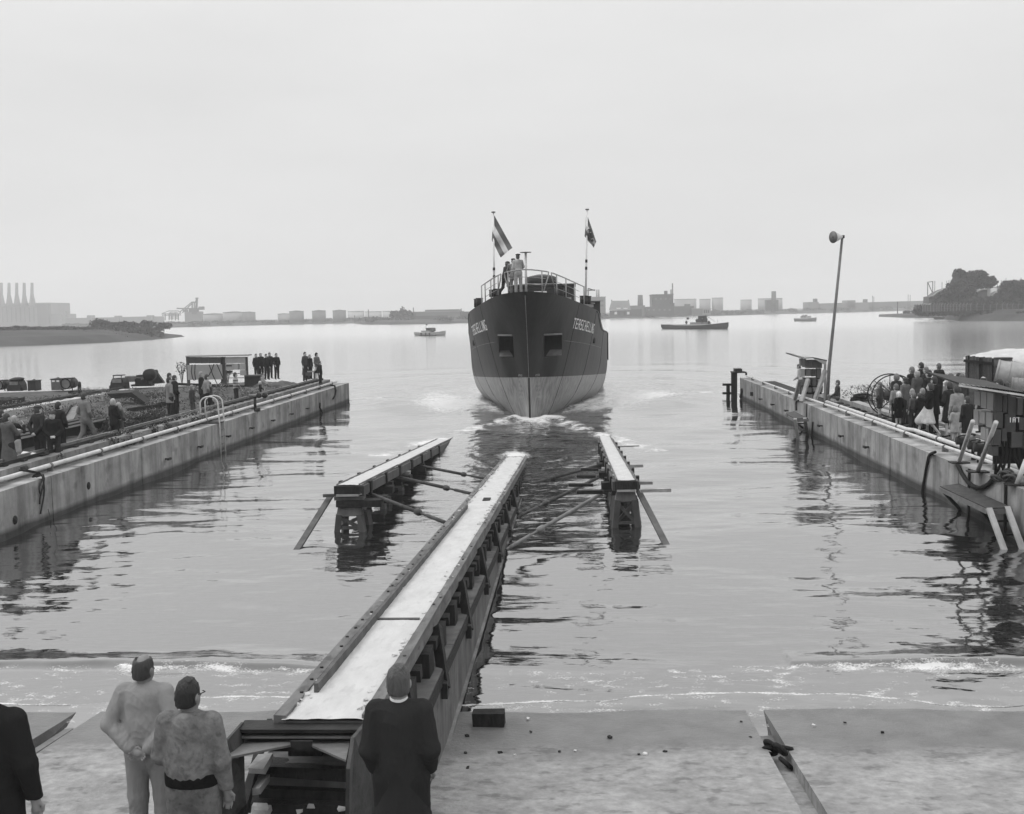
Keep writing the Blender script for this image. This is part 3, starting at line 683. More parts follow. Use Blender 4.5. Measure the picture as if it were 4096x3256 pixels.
# white-red ladder hoops on the left wall
lad=empty('ladder',(XL,0,0),label='pale steel ladder with two tall hoop handrails on the left quay wall',cat='ladder')
Y_l=atY(905,1690,1).y; d=ray(893,1692); Yl=(CP+d*((WZ-CAMZ)/d.z)).y
lad.location=(XL,Yl,0)
for q in(-.28,.28):
    pts=[(-.65,q,WZ),(-.65,q,WZ+.75)]+[(-.65+.34*(1-math.cos(a)),q,WZ+.78+.26*math.sin(a)) for a in np.linspace(.15,math.pi-.15,9)]+[(.035,q,WZ+.7),(.07,q,WZ),(.07,q,-.5)]
    tb('hoop',pts,.028,PIPE,lad)
for z in np.arange(-.2,WZ+.1,.28): tb('rung',[(.07,-.28,z),(.07,.28,z)],.018,STEELM,lad,6)
bx('base_frame',(-.3,0,WZ+.03),(.75,.6,.04),STEEL,lad)
# ---------------- slipways ----------------
SL=1/17.5
def wayz(y,z0): return z0-y*SL
Z0C=2.24; Z0O=2.60; KF=1.085
cxa=atS(1438,2487,Z0C,SL).x; cxb=atS(1726,2487,Z0C,SL).x; CXM=(cxa+cxb)/2
def way(name,xa,xb,y0,y1,z0,label,side_w=.105):
    o=empty(name,((xa+xb)/2,y0,0),label=label,cat='slipway track'); xc=(xa+xb)/2
    def P(x,y,dz): return (x-xc,y-y0,wayz(y,z0)+dz)
    # greased bed: lumpy sheet with ragged edges
    nx,ny=24,int((y1-y0)*12); X,Y=np.meshgrid(np.linspace(xa+side_w*.9,xb-side_w*.9,nx),np.linspace(y0,y1,ny))
    rag=(.03+.05*vnoise(Y*2.3,Y*0,31))*np.sign(X-xc)*(np.abs(X-xc)/((xb-xa)/2-side_w))**4
    Xr=X+rag; E_=np.abs(X-xc)/((xb-xa)/2-side_w*.9)
    Z=z0-Y*SL+.012+.012*vnoise(X*9,Y*5,32)+.008*vnoise(X*30,Y*18,33)*(.3+E_)-.03*np.clip(E_-.86,0,1)*7*.3
    V=np.stack([Xr-xc,Y-y0,Z],-1).reshape(-1,3); i=np.arange((ny-1)*nx).reshape(ny-1,nx)[:,:-1].ravel()
    npmesh('greased_bed',V,np.stack([i,i+1,i+nx+1,i+nx],1),GREASE,o)
    y=y0; 
    while y<y1-.2:
        e=min(y+5.8,y1)
        MB().beam(P(xc,y+.012,-.085),P(xc,e-.012,-.085),xb-xa-2*side_w-.004,.15).build('deck_timber',WOODM,o)
        for sx,s in((xa+side_w/2,-1),(xb-side_w/2,1)):
            MB().beam(P(sx,y+.012,-.055),P(sx,e-.012,-.055),side_w,.18,jit=.009).build('side_timber',WOODS,o)
        y=e
    return o,P,xc
cw,PC,xc=way('launching_way',cxa,cxb,9.03,41.5,Z0C,'long central launching way topped with white grease, running down into the water')
BT=MB()
for i in range(70):
    y=9.3+i*.43; s_=random.choice((-1,1)); x=CXM+s_*(cxb-CXM-.06)+random.uniform(-.02,.02); p=Vector(PC(x,y,.035)); BT.tube([p,p+Vector((0,0,.014))],.018,6)
BT.build('bolt_heads',STEEL,cw,kind='stuff')
# guide strip on the left edge, seam, hatch, grease lumps
bm_('guide_strip',PC(CXM-.24,9.8,.05),PC(CXM-.24,24,.05),.04,.10,WOODM,cw)
bx('seam_board',PC(CXM,12.85,.022),(.56,.05,.02),WOODM,cw)
hp=atS(1947,2002,Z0C,SL); bx('open_slot',PC(hp.x,hp.y,.03),(.17,.38,.02),WOOD,cw)
GM=MB()
for i in range(420):
    s=random.choice((-1,1)); y=9.3+33*random.random()**1.3; x=CXM+s*random.uniform(.24,.38); a=random.uniform(.012,.035)*(1+.6*(y>20))
    GM.box(PC(x,y,.02+random.uniform(-.02,.008)),(a*1.0,a*1.8,a*.6),rz=random.random()*3,jit=a*.3)
GM.build('grease_lumps',GREASE,cw,kind='stuff')
# concrete beam carrying the centre way
cb_=empty('concrete_beam',(-1.9,8,0),label='long low concrete foundation beam under the central launching way',cat='foundation beam')
y=9.3; zb0=1.77
while y<30.5:
    e=min(y+4.3,30.6); 
    z1=zb0-y*SL; z2=zb0-e*SL; xa_,xb_=-2.75,-1.57
    pts=[(xa_+1.9,y-8+.01,z1),(xa_+1.9,e-8-.01,z2),(xa_+1.9,e-8-.01,-1.2),(xa_+1.9,y-8+.01,-1.2)]
    MB().prism(pts,(xb_-xa_,0,0)).build('beam_section',BEAMC,cb_); y=e
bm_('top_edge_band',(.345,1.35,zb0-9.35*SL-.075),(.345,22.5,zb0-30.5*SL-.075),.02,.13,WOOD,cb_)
bm_('waterline_ledge',(.35,4.6,gz(12.6)-.02),(.35,22.5,-.02),.04,.04,CONC2,cb_)
# bearing blocks under the way
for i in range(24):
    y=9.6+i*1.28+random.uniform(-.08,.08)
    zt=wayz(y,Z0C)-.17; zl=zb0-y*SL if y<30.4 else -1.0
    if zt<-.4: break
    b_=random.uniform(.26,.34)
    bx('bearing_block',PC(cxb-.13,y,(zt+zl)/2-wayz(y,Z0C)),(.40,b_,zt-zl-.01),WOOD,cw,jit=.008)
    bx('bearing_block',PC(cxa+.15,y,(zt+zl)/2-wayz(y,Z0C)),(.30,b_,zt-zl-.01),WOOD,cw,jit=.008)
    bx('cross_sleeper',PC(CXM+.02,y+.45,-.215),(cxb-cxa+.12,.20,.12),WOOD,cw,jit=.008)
# raking struts on the right side
for y in(10.2,12.6,15.5,18.6,21.8,25.2,28.4):
    a=Vector(PC(cxb+.03,y+.35,-.10)); b=Vector(PC(-1.525,y-.35,-.66))
    MB().beam(a,b,.05,.13,up=(0,1,1)).build('raking_strut',STEEL,cw)
    bx('strut_foot',tuple(b+Vector((0,.02,0))),(.07,.18,.18),STEEL,cw)
# ---- steel end frame
ef=empty('steel_end_frame',(CXM,8.9,0),label='dark riveted steel frame closing the near end of the central way',cat='steel frame')
EF=Vector((CXM,8.9,0))
def e_(px,py,Y): return atY(px,py,Y*KF)-EF
def plate(nm,pts,off,mt): return MB().prism([Vector(p) for p in pts],off).build(nm,mt,ef)
# side plates (deep upright plates, cut at a slant on top)
plate('side_plate',[e_(965,2888,8.32),e_(905,2955,7.9),e_(858,3085,7.7),e_(850,3500,7.7),e_(990,3500,8.0),e_(970,3130,8.05)],(.02,0.0,.0),STEELB)
plate('side_plate',[e_(1452,2892,8.32),e_(1403,2950,7.9),e_(1384,3075,7.7),e_(1376,3500,7.7),e_(1474,3500,7.95),e_(1470,3110,8.1)],(.03,0.0,.0),STEELB)
zt=e_(1200,2905,8.3).z
xl,xr=e_(965,2905,8.3).x,e_(1490,2905,8.3).x
bx('top_flange',((xl+xr)/2,.10,zt),(xr-xl,.22,.03),STEEL,ef)
bx('web_plate',((xl+xr)/2,.10,zt-.12),(xr-xl-.01,.03,.18),STEEL,ef)
bx('lower_flange',((xl+xr)/2-.0,.04,zt-.055),(xr-xl-.03,.10,.014),STEELM,ef)
plate('gusset',[e_(963,2968,8.25),e_(1160,2962,8.25),e_(1166,2978,8.15),e_(905,3030,7.75)],(0,0,-.018),STEELM)
plate('gusset',[e_(1245,2968,8.25),e_(1400,2965,8.25),e_(1384,3040,7.75),e_(1250,2982,8.15)],(0,0,-.018),STEELM)
plate('centre_stiffener',[e_(1160,2965,8.1),e_(1250,2965,8.1),e_(1245,2990,8.1),e_(1196,3000,8.1),e_(1163,2990,8.1)],(0,.02,0),STEEL)
bm_('left_brace',e_(1035,3010,8.6),e_(960,3300,7.9),.06,.09,STEEL,ef)
bm_('left_brace',e_(1080,2890,9.3),e_(985,3170,8.2),.05,.08,STEEL,ef)
# ---- stack of old timbers inside the frame
st=empty('timber_stack',(CXM,9.5,0),label='stack of split dark timbers under the near end of the central way',cat='timber stack')
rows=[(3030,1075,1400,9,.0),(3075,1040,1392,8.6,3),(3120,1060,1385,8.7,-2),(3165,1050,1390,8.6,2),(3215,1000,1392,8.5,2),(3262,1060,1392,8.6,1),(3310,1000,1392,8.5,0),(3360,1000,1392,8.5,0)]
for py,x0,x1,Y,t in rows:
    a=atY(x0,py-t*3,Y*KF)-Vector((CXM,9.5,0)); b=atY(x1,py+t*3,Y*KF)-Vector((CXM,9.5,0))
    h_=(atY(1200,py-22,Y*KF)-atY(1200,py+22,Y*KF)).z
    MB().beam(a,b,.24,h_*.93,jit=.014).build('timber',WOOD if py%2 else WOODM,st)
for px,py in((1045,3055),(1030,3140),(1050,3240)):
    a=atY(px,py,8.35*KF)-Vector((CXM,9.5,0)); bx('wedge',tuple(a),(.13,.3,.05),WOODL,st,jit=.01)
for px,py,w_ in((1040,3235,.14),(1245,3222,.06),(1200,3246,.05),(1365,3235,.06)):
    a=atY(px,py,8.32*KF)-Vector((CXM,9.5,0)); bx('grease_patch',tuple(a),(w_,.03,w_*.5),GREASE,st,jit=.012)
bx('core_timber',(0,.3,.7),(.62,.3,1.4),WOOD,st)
# ---------------- outer ways on trestles ----------------
def outer(xa,xb,label,y0,braces,inward):
    o,P,xm=way('side_launching_way',xa,xb,y0,47.5,Z0O,label,.03)
    bx('end_board',P(xm,y0-.05,-.105),(xb-xa+.06,.07,.19),WOOD,o,jit=.004)
    bx('end_packing',P(xm,y0+.02,-.225),(xb-xa-.04,.3,.045),WOODL,o)
    th=-.26
    if inward>0:
        bx('end_cap_beam',P(xm+.02,y0+.1,-.30),(xb-xa+.14,.30,.09),WOODM,o,jit=.008)
        bx('head_timber',P(xm+.25,y0+.12,-.43),(xb-xa+.52,.36,.16),WOOD,o,jit=.008); bx('head_timber',P(xm-.42,y0+.3,-.27),(.5,.1,.07),WOODM,o)
        bx('head_timber',P(xm+.25,y0+.9,-.43),(xb-xa+.5,.3,.16),WOOD,o,jit=.01); th=-.51
    for s in(-1,1):
        x=(xb+.045 if s>0 else xa-.045); bm_('girder',P(x,y0+.1,-.14),P(x,47.5,-.14),.07,.22,WOODM,o)
        for i in range(7): bx('side_chock',P(x+s*.04,y0+.9+i*2.3,-.12),(.07,.16,.30),WOOD,o,jit=.01)
    # trestles (concrete bents with splayed legs)
    for j,y in enumerate((y0+.15,y0+3.2,y0+6.4,y0+9.6)):
        z=wayz(y,Z0O); hw=(xb-xa)/2
        if j: 
            bx('cap_beam',P(xm,y,-.42),(xb-xa+.55,.34,.18),WOOD,o,jit=.01)
            bx('cap_beam',P(xm,y+.5,-.31),(xb-xa+.35,.26,.10),WOODL if j==2 else WOOD,o,jit=.01)
        t=th if j==0 else -.50
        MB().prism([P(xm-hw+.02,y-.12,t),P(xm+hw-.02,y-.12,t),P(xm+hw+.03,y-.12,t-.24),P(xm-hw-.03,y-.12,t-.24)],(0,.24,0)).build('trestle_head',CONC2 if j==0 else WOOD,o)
        for s in(-1,1):
            for q,dy in((0,-.1),(1,.75)):
                a=Vector(P(xm+s*(hw-.03),y+dy*.9,t-.2)); b=Vector(P(xm+s*(hw+.14),y+dy*1.25,0)); b.z=-.9
                MB().beam(a,b,.15,.14).build('leg',WOODM,o)
        a=Vector(P(xm-hw,y-.08,t-.25)); b=Vector(P(xm+hw,y-.08,0)); b.z=.06
        a2=Vector(P(xm+hw,y+.02,t-.25)); b2=Vector(P(xm-hw,y+.02,0)); b2.z=.06
        MB().beam(a2,b2,.07,.08).build('cross_brace',WOODM,o); MB().beam(a,b,.07,.08).build('cross_brace',WOODM,o)
        MB().beam(Vector(P(xm-hw,y-.1,0))*1+Vector((0,0,.08-wayz(y,Z0O))),Vector(P(xm+hw,y-.1,0))+Vector((0,0,.08-wayz(y,Z0O))),.08,.07).build('tie',WOODM,o)
    # braces
    for (pa,pb,k) in braces:
        A=Vector(pa)-Vector((xm,y0,0)); Bv=Vector(pb)-Vector((xm,y0,0)); d=Bv-A
        if k=='plank': MB().beam(A,Bv,.14,.05,up=(0,-.3,1)).build('raking_brace',WOODM,o)
        else:
            m_=A+d*.66; MB().tube([A,m_],.045,10).build('brace_tube',STEELM if k=='light' else STEELB,o,True)
            MB().tube([m_,m_+d*.03,m_+d*.05],[.075,.075,.04],10).tube([m_+d*.05,m_+d*.12],.025).tube([m_+d*.12,A+d*.97],.04,10).tube([A+d*.97,Bv],.022).build('turnbuckle',STEELM if k=='light' else STEELB,o,True)
    return o
def wz(px,py,z): v=at(px,py,z); return (v.x,v.y,v.z)
yo=26.3
def onplane(px,py,dz=0): v=atS(px,py,Z0O+dz,SL); return v
BL=[(onplane(1462,1968,-.3),(cxa-.02,22.3,wayz(22.3,Z0C)-.1),'dark'),(onplane(1580,1905,-.3),(cxa-.02,28,wayz(28,Z0C)-.1),'dark'),(onplane(1665,1860,-.3),(cxa-.1,33.5,.1),'dark'),(onplane(1325,1980,-.3),wz(1183,2207,-.0),'plank')]
bl2=[]
for a,b,k in BL:
    b=Vector(b); 
    if k=='plank': b=b+(b-Vector(a))*.15
    bl2.append((a,b,k))
outer(atS(1340,1944,Z0O,SL).x,atS(1437,1942,Z0O,SL).x,'left launching way on timber trestles, white top, tilting into the water',26.0,bl2,1)
BR=[(onplane(2405,1975,-.35),(-1.45,22.2,.35),'light'),(onplane(2390,1912,-.4),(-1.45,26.6,.2),'dark'),(onplane(2410,1858,-.3),(-1.45,33,.0),'dark'),(onplane(2555,1965,-.3),wz(2668,2185,0),'plank')]
br2=[]
for a,b,k in BR:
    b=Vector(b)
    if k=='plank': b=b+(b-Vector(a))*.15
    br2.append((a,b,k))
ow=outer(atS(2464,1924,Z0O,SL).x,atS(2545,1924,Z0O,SL).x,'right launching way on braced trestles, white top, tilting into the water',yo,br2,-1)
for (px,py,l) in((2460,1788,.95),(2510,1865,.5),(2560,1932,.35),(2570,1962,.7),(2380,1940,-.6),(2390,1905,-.5),(2420,1968,-.6),(2400,1878,-.5)):
    a=onplane(px,py,-.2)-Vector((1.21,yo,0)); MB().beam(a,a+Vector((l,.05,0)),.14,.08,jit=.01).build('side_plank',WOODL if l>0 else WOOD,ow)
# ---------------- the launched ship ----------------
def pchip(xs,ys,x):
    xs=np.asarray(xs,float); ys=np.asarray(ys,float); x=np.asarray(x,float); h=np.diff(xs); d=np.diff(ys)/h; m=np.zeros(len(xs))
    m[0]=d[0]; m[-1]=d[-1]
    for i in range(1,len(xs)-1):
        if d[i-1]*d[i]>0: m[i]=2*d[i-1]*d[i]/(d[i-1]+d[i])
    i=np.clip(np.searchsorted(xs,x)-1,0,len(h)-1); t=np.clip((x-xs[i])/h[i],0,1)
    return (2*t**3-3*t**2+1)*ys[i]+(t**3-2*t**2+t)*h[i]*m[i]+(-2*t**3+3*t**2)*ys[i+1]+(t**3-t**2)*h[i]*m[i+1]
SX=-2.22
LV=[-1.2,0,.8,2,3,4,5,6.2]
TB={6.2:[(51.2,0),(51.55,.62),(52.4,1.28),(55,2.3),(59.5,3.48),(65,4.02),(71,4.26)],
5:[(51.9,0),(52.3,.5),(53.2,1.12),(55,1.98),(59.5,3.3),(65,4.0),(71,4.28)],
4:[(52.6,0),(53,.4),(53.8,.92),(55,1.68),(59.5,3.1),(65,3.92),(71,4.28)],
3:[(53.1,0),(53.5,.34),(54.2,.78),(55,1.42),(59.5,2.86),(65,3.82),(71,4.28)],
2:[(53.5,0),(53.9,.27),(54.4,.6),(55,1.14),(59.5,2.6),(65,3.7),(71,4.27)],
.8:[(53.85,0),(54.2,.16),(54.6,.38),(55,.76),(59.5,2.1),(65,3.25),(71,4.1)],
0:[(54,0),(54.4,.13),(54.8,.32),(55.2,.58),(59.5,1.5),(65,2.62),(71,3.7)],
-1.2:[(54.3,0),(55,.05),(56,.15),(57,.25),(59.5,.45),(65,1.3),(71,2.5)]}
for k in TB: TB[k]=TB[k]+[(85,4.3 if k>-1 else 3.9),(102,3.4 if k>-1 else 1.5)]
def US(Y,z):
    u=[float(pchip([a for a,b in TB[k]],[b for a,b in TB[k]],Y)) if Y>TB[k][0][0] else 0 for k in LV]
    return float(pchip(LV,u,z))
def ztop(Y): return float(pchip([51,52.3,55,58,60.6,62.0,63.6,71,85,102],[6.1,6.0,5.66,5.32,5.08,4.5,4.08,3.8,3.4,3.7],Y))
def hull():
    nP,nZ=110,44; P=np.linspace(0,1,nP)**2.3; rows=[]
    Yl=np.array([[TB[k][0][0]+(102-TB[k][0][0])*p for k in LV] for p in P])
    Ul=np.array([[float(pchip([a for a,b in TB[k]],[b for a,b in TB[k]],Yl[i,j])) for j,k in enumerate(LV)] for i in range(nP)])
    bm=bmesh.new(); G={}
    for i in range(nP):
        zt=ztop(Yl[i,-1]); 
        for j in range(nZ):
            z=-1.2+(zt+1.2)*j/(nZ-1); Y=float(pchip(LV,Yl[i],z)); u=max(0,float(pchip(LV,Ul[i],z)))
            if i==0: u=0.05
            for s in(-1,1): G[s,i,j]=bm.verts.new((s*u,Y-54,z))
    for s in(-1,1):
        for i in range(nP-1):
            for j in range(nZ-1): bm.faces.new((G[s,i,j],G[s,i+1,j],G[s,i+1,j+1],G[s,i,j+1]))
    for i in range(nP-1):
        bm.faces.new((G[-1,i,nZ-1],G[1,i,nZ-1],G[1,i+1,nZ-1],G[-1,i+1,nZ-1])); bm.faces.new((G[-1,i,0],G[1,i,0],G[1,i+1,0],G[-1,i+1,0]))
    for j in range(nZ-1):
        bm.faces.new((G[-1,0,j],G[1,0,j],G[1,0,j+1],G[-1,0,j+1])); bm.faces.new((G[-1,nP-1,j],G[1,nP-1,j],G[1,nP-1,j+1],G[-1,nP-1,j+1]))
    bmesh.ops.recalc_face_normals(bm,faces=bm.faces); me=bpy.data.meshes.new('hull'); bm.to_mesh(me); bm.free(); return me
def hullmat():
    m=bpy.data.materials.new('ship paint'); m.use_nodes=True; nt=m.node_tree; N=nt.nodes; L=nt.links; b=N['Principled BSDF']
    tc=N.new('ShaderNodeTexCoord'); sp=N.new('ShaderNodeSeparateXYZ'); L.new(tc.outputs['Object'],sp.inputs[0])
    a=N.new('ShaderNodeMath'); a.operation='MULTIPLY_ADD'; L.new(sp.outputs[1],a.inputs[0]); a.inputs[1].default_value=.048; L.new(sp.outputs[2],a.inputs[2])
    g=N.new('ShaderNodeMath'); g.operation='GREATER_THAN'; L.new(a.outputs[0],g.inputs[0]); g.inputs[1].default_value=2.0
    mp=N.new('ShaderNodeMapping'); mp.inputs['Scale'].default_value=(3,3,.22); L.new(tc.outputs['Object'],mp.inputs[0])
    n=N.new('ShaderNodeTexNoise'); n.inputs['Scale'].default_value=2.6; n.inputs['Detail'].default_value=6; L.new(mp.outputs[0],n.inputs[0])
    def rg(c,d):
        r=N.new('ShaderNodeMapRange'); L.new(n.outputs[0],r.inputs[0]); r.inputs[1].default_value=.3; r.inputs[2].default_value=.7; r.inputs[3].default_value=c; r.inputs[4].default_value=d; return r.outputs[0]
    mx=N.new('ShaderNodeMix'); mx.data_type='FLOAT'; L.new(g.outputs[0],mx.inputs[0]); L.new(rg(.18,.36),mx.inputs[2]); L.new(rg(.010,.018),mx.inputs[3])
    cb=N.new('ShaderNodeCombineColor')
    for i in range(3): L.new(mx.outputs[0],cb.inputs[i])
    L.new(cb.outputs[0],b.inputs['Base Color']); b.inputs['Roughness'].default_value=.5; b.inputs['Specular IOR Level'].default_value=.3
    n2=N.new('ShaderNodeTexNoise'); n2.inputs['Scale'].default_value=1.1; n2.inputs['Detail'].default_value=2; L.new(tc.outputs['Object'],n2.inputs[0])
    bp=N.new('ShaderNodeBump'); bp.inputs['Strength'].default_value=.5; bp.inputs['Distance'].default_value=.05; L.new(n2.outputs[0],bp.inputs['Height']); L.new(bp.outputs[0],b.inputs['Normal'])
    return m
HM=hullmat()
DARKP=mat('dark ship paint',.018,.5,.3,3,.1,20,spec=.25)
ship=empty('cargo_ship',(SX,54,0),label='newly launched dark cargo ship with a pale underwater hull seen bow on',cat='ship')
ho=bpy.data.objects.new('hull',hull()); ho.data.materials.append(HM); link(ho,ship)
# anchor pockets cut into the bow
bm=bmesh.new()
def cutter(s,xa,xb):
    zt,zb=4.02,2.95; pts=[(-4,zt),(1.9,zt),(1.7,3.55),(.85,zb),(-4,zb)]
    va=[bm.verts.new((s*xa,p[0],p[1])) for p in pts]; vb=[bm.verts.new((s*xb,p[0],p[1])) for p in pts]; n=len(pts)
    bm.faces.new(va); bm.faces.new(vb[::-1])
    for i in range(n): bm.faces.new((va[i],vb[i],vb[(i+1)%n],va[(i+1)%n]))
cutter(1,.72,1.60); cutter(-1,.72,1.50)
bmesh.ops.recalc_face_normals(bm,faces=bm.faces); cme=bpy.data.meshes.new('cut'); bm.to_mesh(cme); bm.free(); co=bpy.data.objects.new('cut',cme); link(co,ship)
md=ho.modifiers.new('cut','BOOLEAN'); md.operation='DIFFERENCE'; md.object=co; md.solver='EXACT'
bpy.context.view_layer.update(); dg=bpy.context.evaluated_depsgraph_get(); nm_=bpy.data.meshes.new_from_object(ho.evaluated_get(dg))
ho.modifiers.clear(); 
if len(nm_.polygons)>100: ho.data=nm_
bpy.data.objects.remove(co)
ho.data.name='hull'; ho.data.materials.clear(); ho.data.materials.append(HM)
ho.data.polygons.foreach_set('use_smooth',[True]*len(ho.data.polygons))
try: ho.data.set_sharp_from_angle(angle=math.radians(32))
except Exception: pass
def hp_(Y,z,s,off=.012): return Vector((s*(US(Y,z)+off),Y-54,z))
for s in(-1,1):
    Yp=54.0
    a=[hp_(52.9+ .35,4.03,s,.03)]; 
    xa,xb=(.76,1.60) if s>0 else (.76,1.50)
    MB().prism([(s*(xa+.25),1.25,3.26),(s*(xb-.02),1.25,3.26),(s*(xb-.02),.87,2.975),(s*(xa+.05),.87,2.975)],(0,-.02,.02)).build('pocket_floor',mat('sky-lit paint',.11,.6,.3,3,.2,12),ship)  # paler floor plate: sky light falling on it is put into the colour
    # upper lip of each pocket
    def yat(u,z):
        lo,hi=51.5,60
        for _ in range(30):
            mdl=(lo+hi)/2
            if US(mdl,z)<u: lo=mdl
            else: hi=mdl
        return lo
    tb('anchor_pocket_lip',[(s*xa,yat(xa,4.05)-54-.03,4.05),(s*(xa+xb)/2,yat((xa+xb)/2,4.05)-54-.04,4.05),(s*xb,yat(xb,4.05)-54-.03,4.05)],.045,STEELM,ship)
    # plate seams following the frames
    for Y,zt in((56.1,None),(60.0,None),(64.6,None),(69.8,3.2)):
        zt_=zt or ztop(Y); tb('plate_seam',[hp_(Y,z,s,.0) for z in np.linspace(-.3,zt_-.01,26)],.013,RUBBER,ship,5)
    # pale scribed line along the bow
    tb('scribe_line',[hp_(Y,3.86-(Y-53.2)*.075,s,-.006) for Y in np.linspace(53.15,64,30) if not (.7<US(Y,3.86-(Y-53.2)*.075)<1.66)] and [hp_(Y,3.86-(Y-53.2)*.075,s,-.004) for Y in np.linspace(55.2,64,24)],.012,STEELM,ship,5)
    tb('rubbing_edge',[hp_(Y,ztop(Y)-.02,s,.0) for Y in np.linspace(60.2,72,40)],.035,STEEL,ship,6)
    # mooring hawse holes
    p=hp_(60.8,3.55,s,.02); n_=Vector((s,-.35,0)); tb('hawse_hole',[p-n_*.03,p+n_*.02],.17,RUBBER,ship,14)
stem=tb('stem_line',[(0,TB[k][0][0]-54-.015,k if k<6 else 5.9) for k in LV[1:]],.018,STEELM,ship,6)
tb('stem_bar',[(0,TB[k][0][0]-54+.0,k) for k in LV[:4]],.05,DARKP,ship,8)
# block letters
GLY={'T':[(0,6,4,7),(1.5,0,2.5,6)],'E':[(0,0,1,7),(1,0,4,1),(1,3,3.4,4),(1,6,4,7)],'R':[(0,0,1,7),(1,6,3.4,7),(3,4,4,6.4),(1,3,3.6,4),(2.9,0,4,3)],
'S':[(0,0,3.6,1),(3,.6,4,3.4),(.4,3,3.6,4),(0,3.6,1,6.4),(.4,6,4,7)],'C':[(0,.6,1,6.4),(.4,0,4,1),(.4,6,4,7)],'H':[(0,0,1,7),(3,0,4,7),(1,3,3,4)],'L':[(0,0,1,7),(1,0,4,1)],
'I':[(.2,0,1.2,7)],'N':[(0,0,1,7),(3,0,4,7),(.9,3.6,1.9,6.4),(1.6,2.1,2.5,4.6),(2.2,.6,3.1,3.2)],'G':[(0,.6,1,6.4),(.4,0,4,1),(.4,6,4,7),(3,1,4,3.6),(2,2.8,3,3.6)],
'2':[(0,0,4,1),(0,.8,1,3.6),(.4,3,3.8,4),(3,3.8,4,6.4),(0,6,3.6,7)],'5':[(0,0,3.6,1),(3,.6,4,3.6),(0,3,3.6,4),(0,4,1,7),(1,6,4,7)],'0':[(0,.5,1,6.5),(3,.5,4,6.5),(.4,0,3.6,1),(.4,6,3.6,7)],'4':[(3,0,4,7),(0,2.6,3,3.6),(0,3.6,1,7)],'3':[(0,0,3.6,1),(1,3,3.6,4),(0,6,3.6,7),(3,.5,4,6.5)],'1':[(1.5,0,2.5,7)],'A':[(0,0,1,6.4),(3,0,4,6.4),(.4,6,3.6,7),(1,3,3,4)],'7':[(0,6,4,7),(2.6,0,3.6,6)]}
def word(txt): 
    x=0;R=[]
    for c in txt:
        w_=1.4 if c=='I' else 4
        if c in GLY: R+=[(a+x,b,c2+x,d) for a,b,c2,d in GLY[c]]
        x+=w_+1.1
    return R,x-1.1
R_,W_=word('TERSCHELLING')
for s in(-1,1):
    M=MB()
    for a,b,c,d in R_:
        for k in range(2):
            x0=a+(c-a)*k/2; x1=a+(c-a)*(k+1)/2
            q=[]
            for x,yy in((x0,b),(x1,b),(x1,d),(x0,d)):
                f=x/W_; f=f if s>0 else 1-f; Y=55.85+f*4.3; z=4.30-f*.37+yy/7*(.52-.02*f); q.append(hp_(Y,z,s,.014))
            M.add(q,[(0,1,2,3)])
    M.build('ship_name',WHITE,ship)
for s in(-1,1):
    M=MB()
    for r,t in enumerate(('250','240','230','220','210','200')):
        for a,b,c,d in word(t)[0]:
            q=[]
            for x,yy in((a,b),(c,b),(c,d),(a,d)):
                u=.30+x*.0135-(0 if s>0 else .0); u=u if s>0 else .52-(u-.30); z=2.05-r*.22+yy*.014; Y=yat(u,z); q.append(hp_(Y,z,s,.012))
            M.add(q,[(0,1,2,3)])
    M.build('draught_marks',CONCL,ship)
# forecastle rails
def edgeY(u,zz=None):
    lo,hi=51.2,66
    for _ in range(30):
        mdl=(lo+hi)/2
        if US(mdl,ztop(mdl))<u: lo=mdl
        else: hi=mdl
    return lo
def rp(u,h,ins=.16):
    s=1 if u>0 else -1; Y=edgeY(abs(u)+ins); return Vector((u,Y-54+.10,ztop(Y)+h))
RAILM=mat('grey rail paint',.30,.5,.2,5,.1,20)
def railing(us,posts,nm='guard_rail',h=1.02,loop=(1,1)):
    g=MB(); top=[rp(u,h) for u in us]
    a=[rp(us[0]+(.22 if loop[0] else 0),.12)+Vector((0,0,0)),rp(us[0]+(.02),h-.22)] if loop[0] else [rp(us[0],0)]
    b=[rp(us[-1]-.02,h-.22),rp(us[-1]-(.22),.12)] if loop[1] else [rp(us[-1],0)]
    g.tube(a+top+b,.030,8)
    for hh in(.36,.68): g.tube([rp(u,hh) for u in us if min(us)+.1<=u<=max(us)-.1],.013,6)
    for p in posts: g.tube([rp(p,-.02),rp(p,h)],.030,8)
    return g.build(nm,RAILM,ship,True)
railing([-2.42,-2.2,-1.95,-1.7,-1.45,-1.2],[-2.42,-2.18,-1.8,-1.36],loop=(0,1))
railing([-1.0,-.85,-.5,-.1,.3,.65,.92,1.06],[-.82,.76])
railing([1.18,1.3,1.7,2.1,2.5,2.75],[1.42,1.85,2.28,2.74],loop=(1,0))
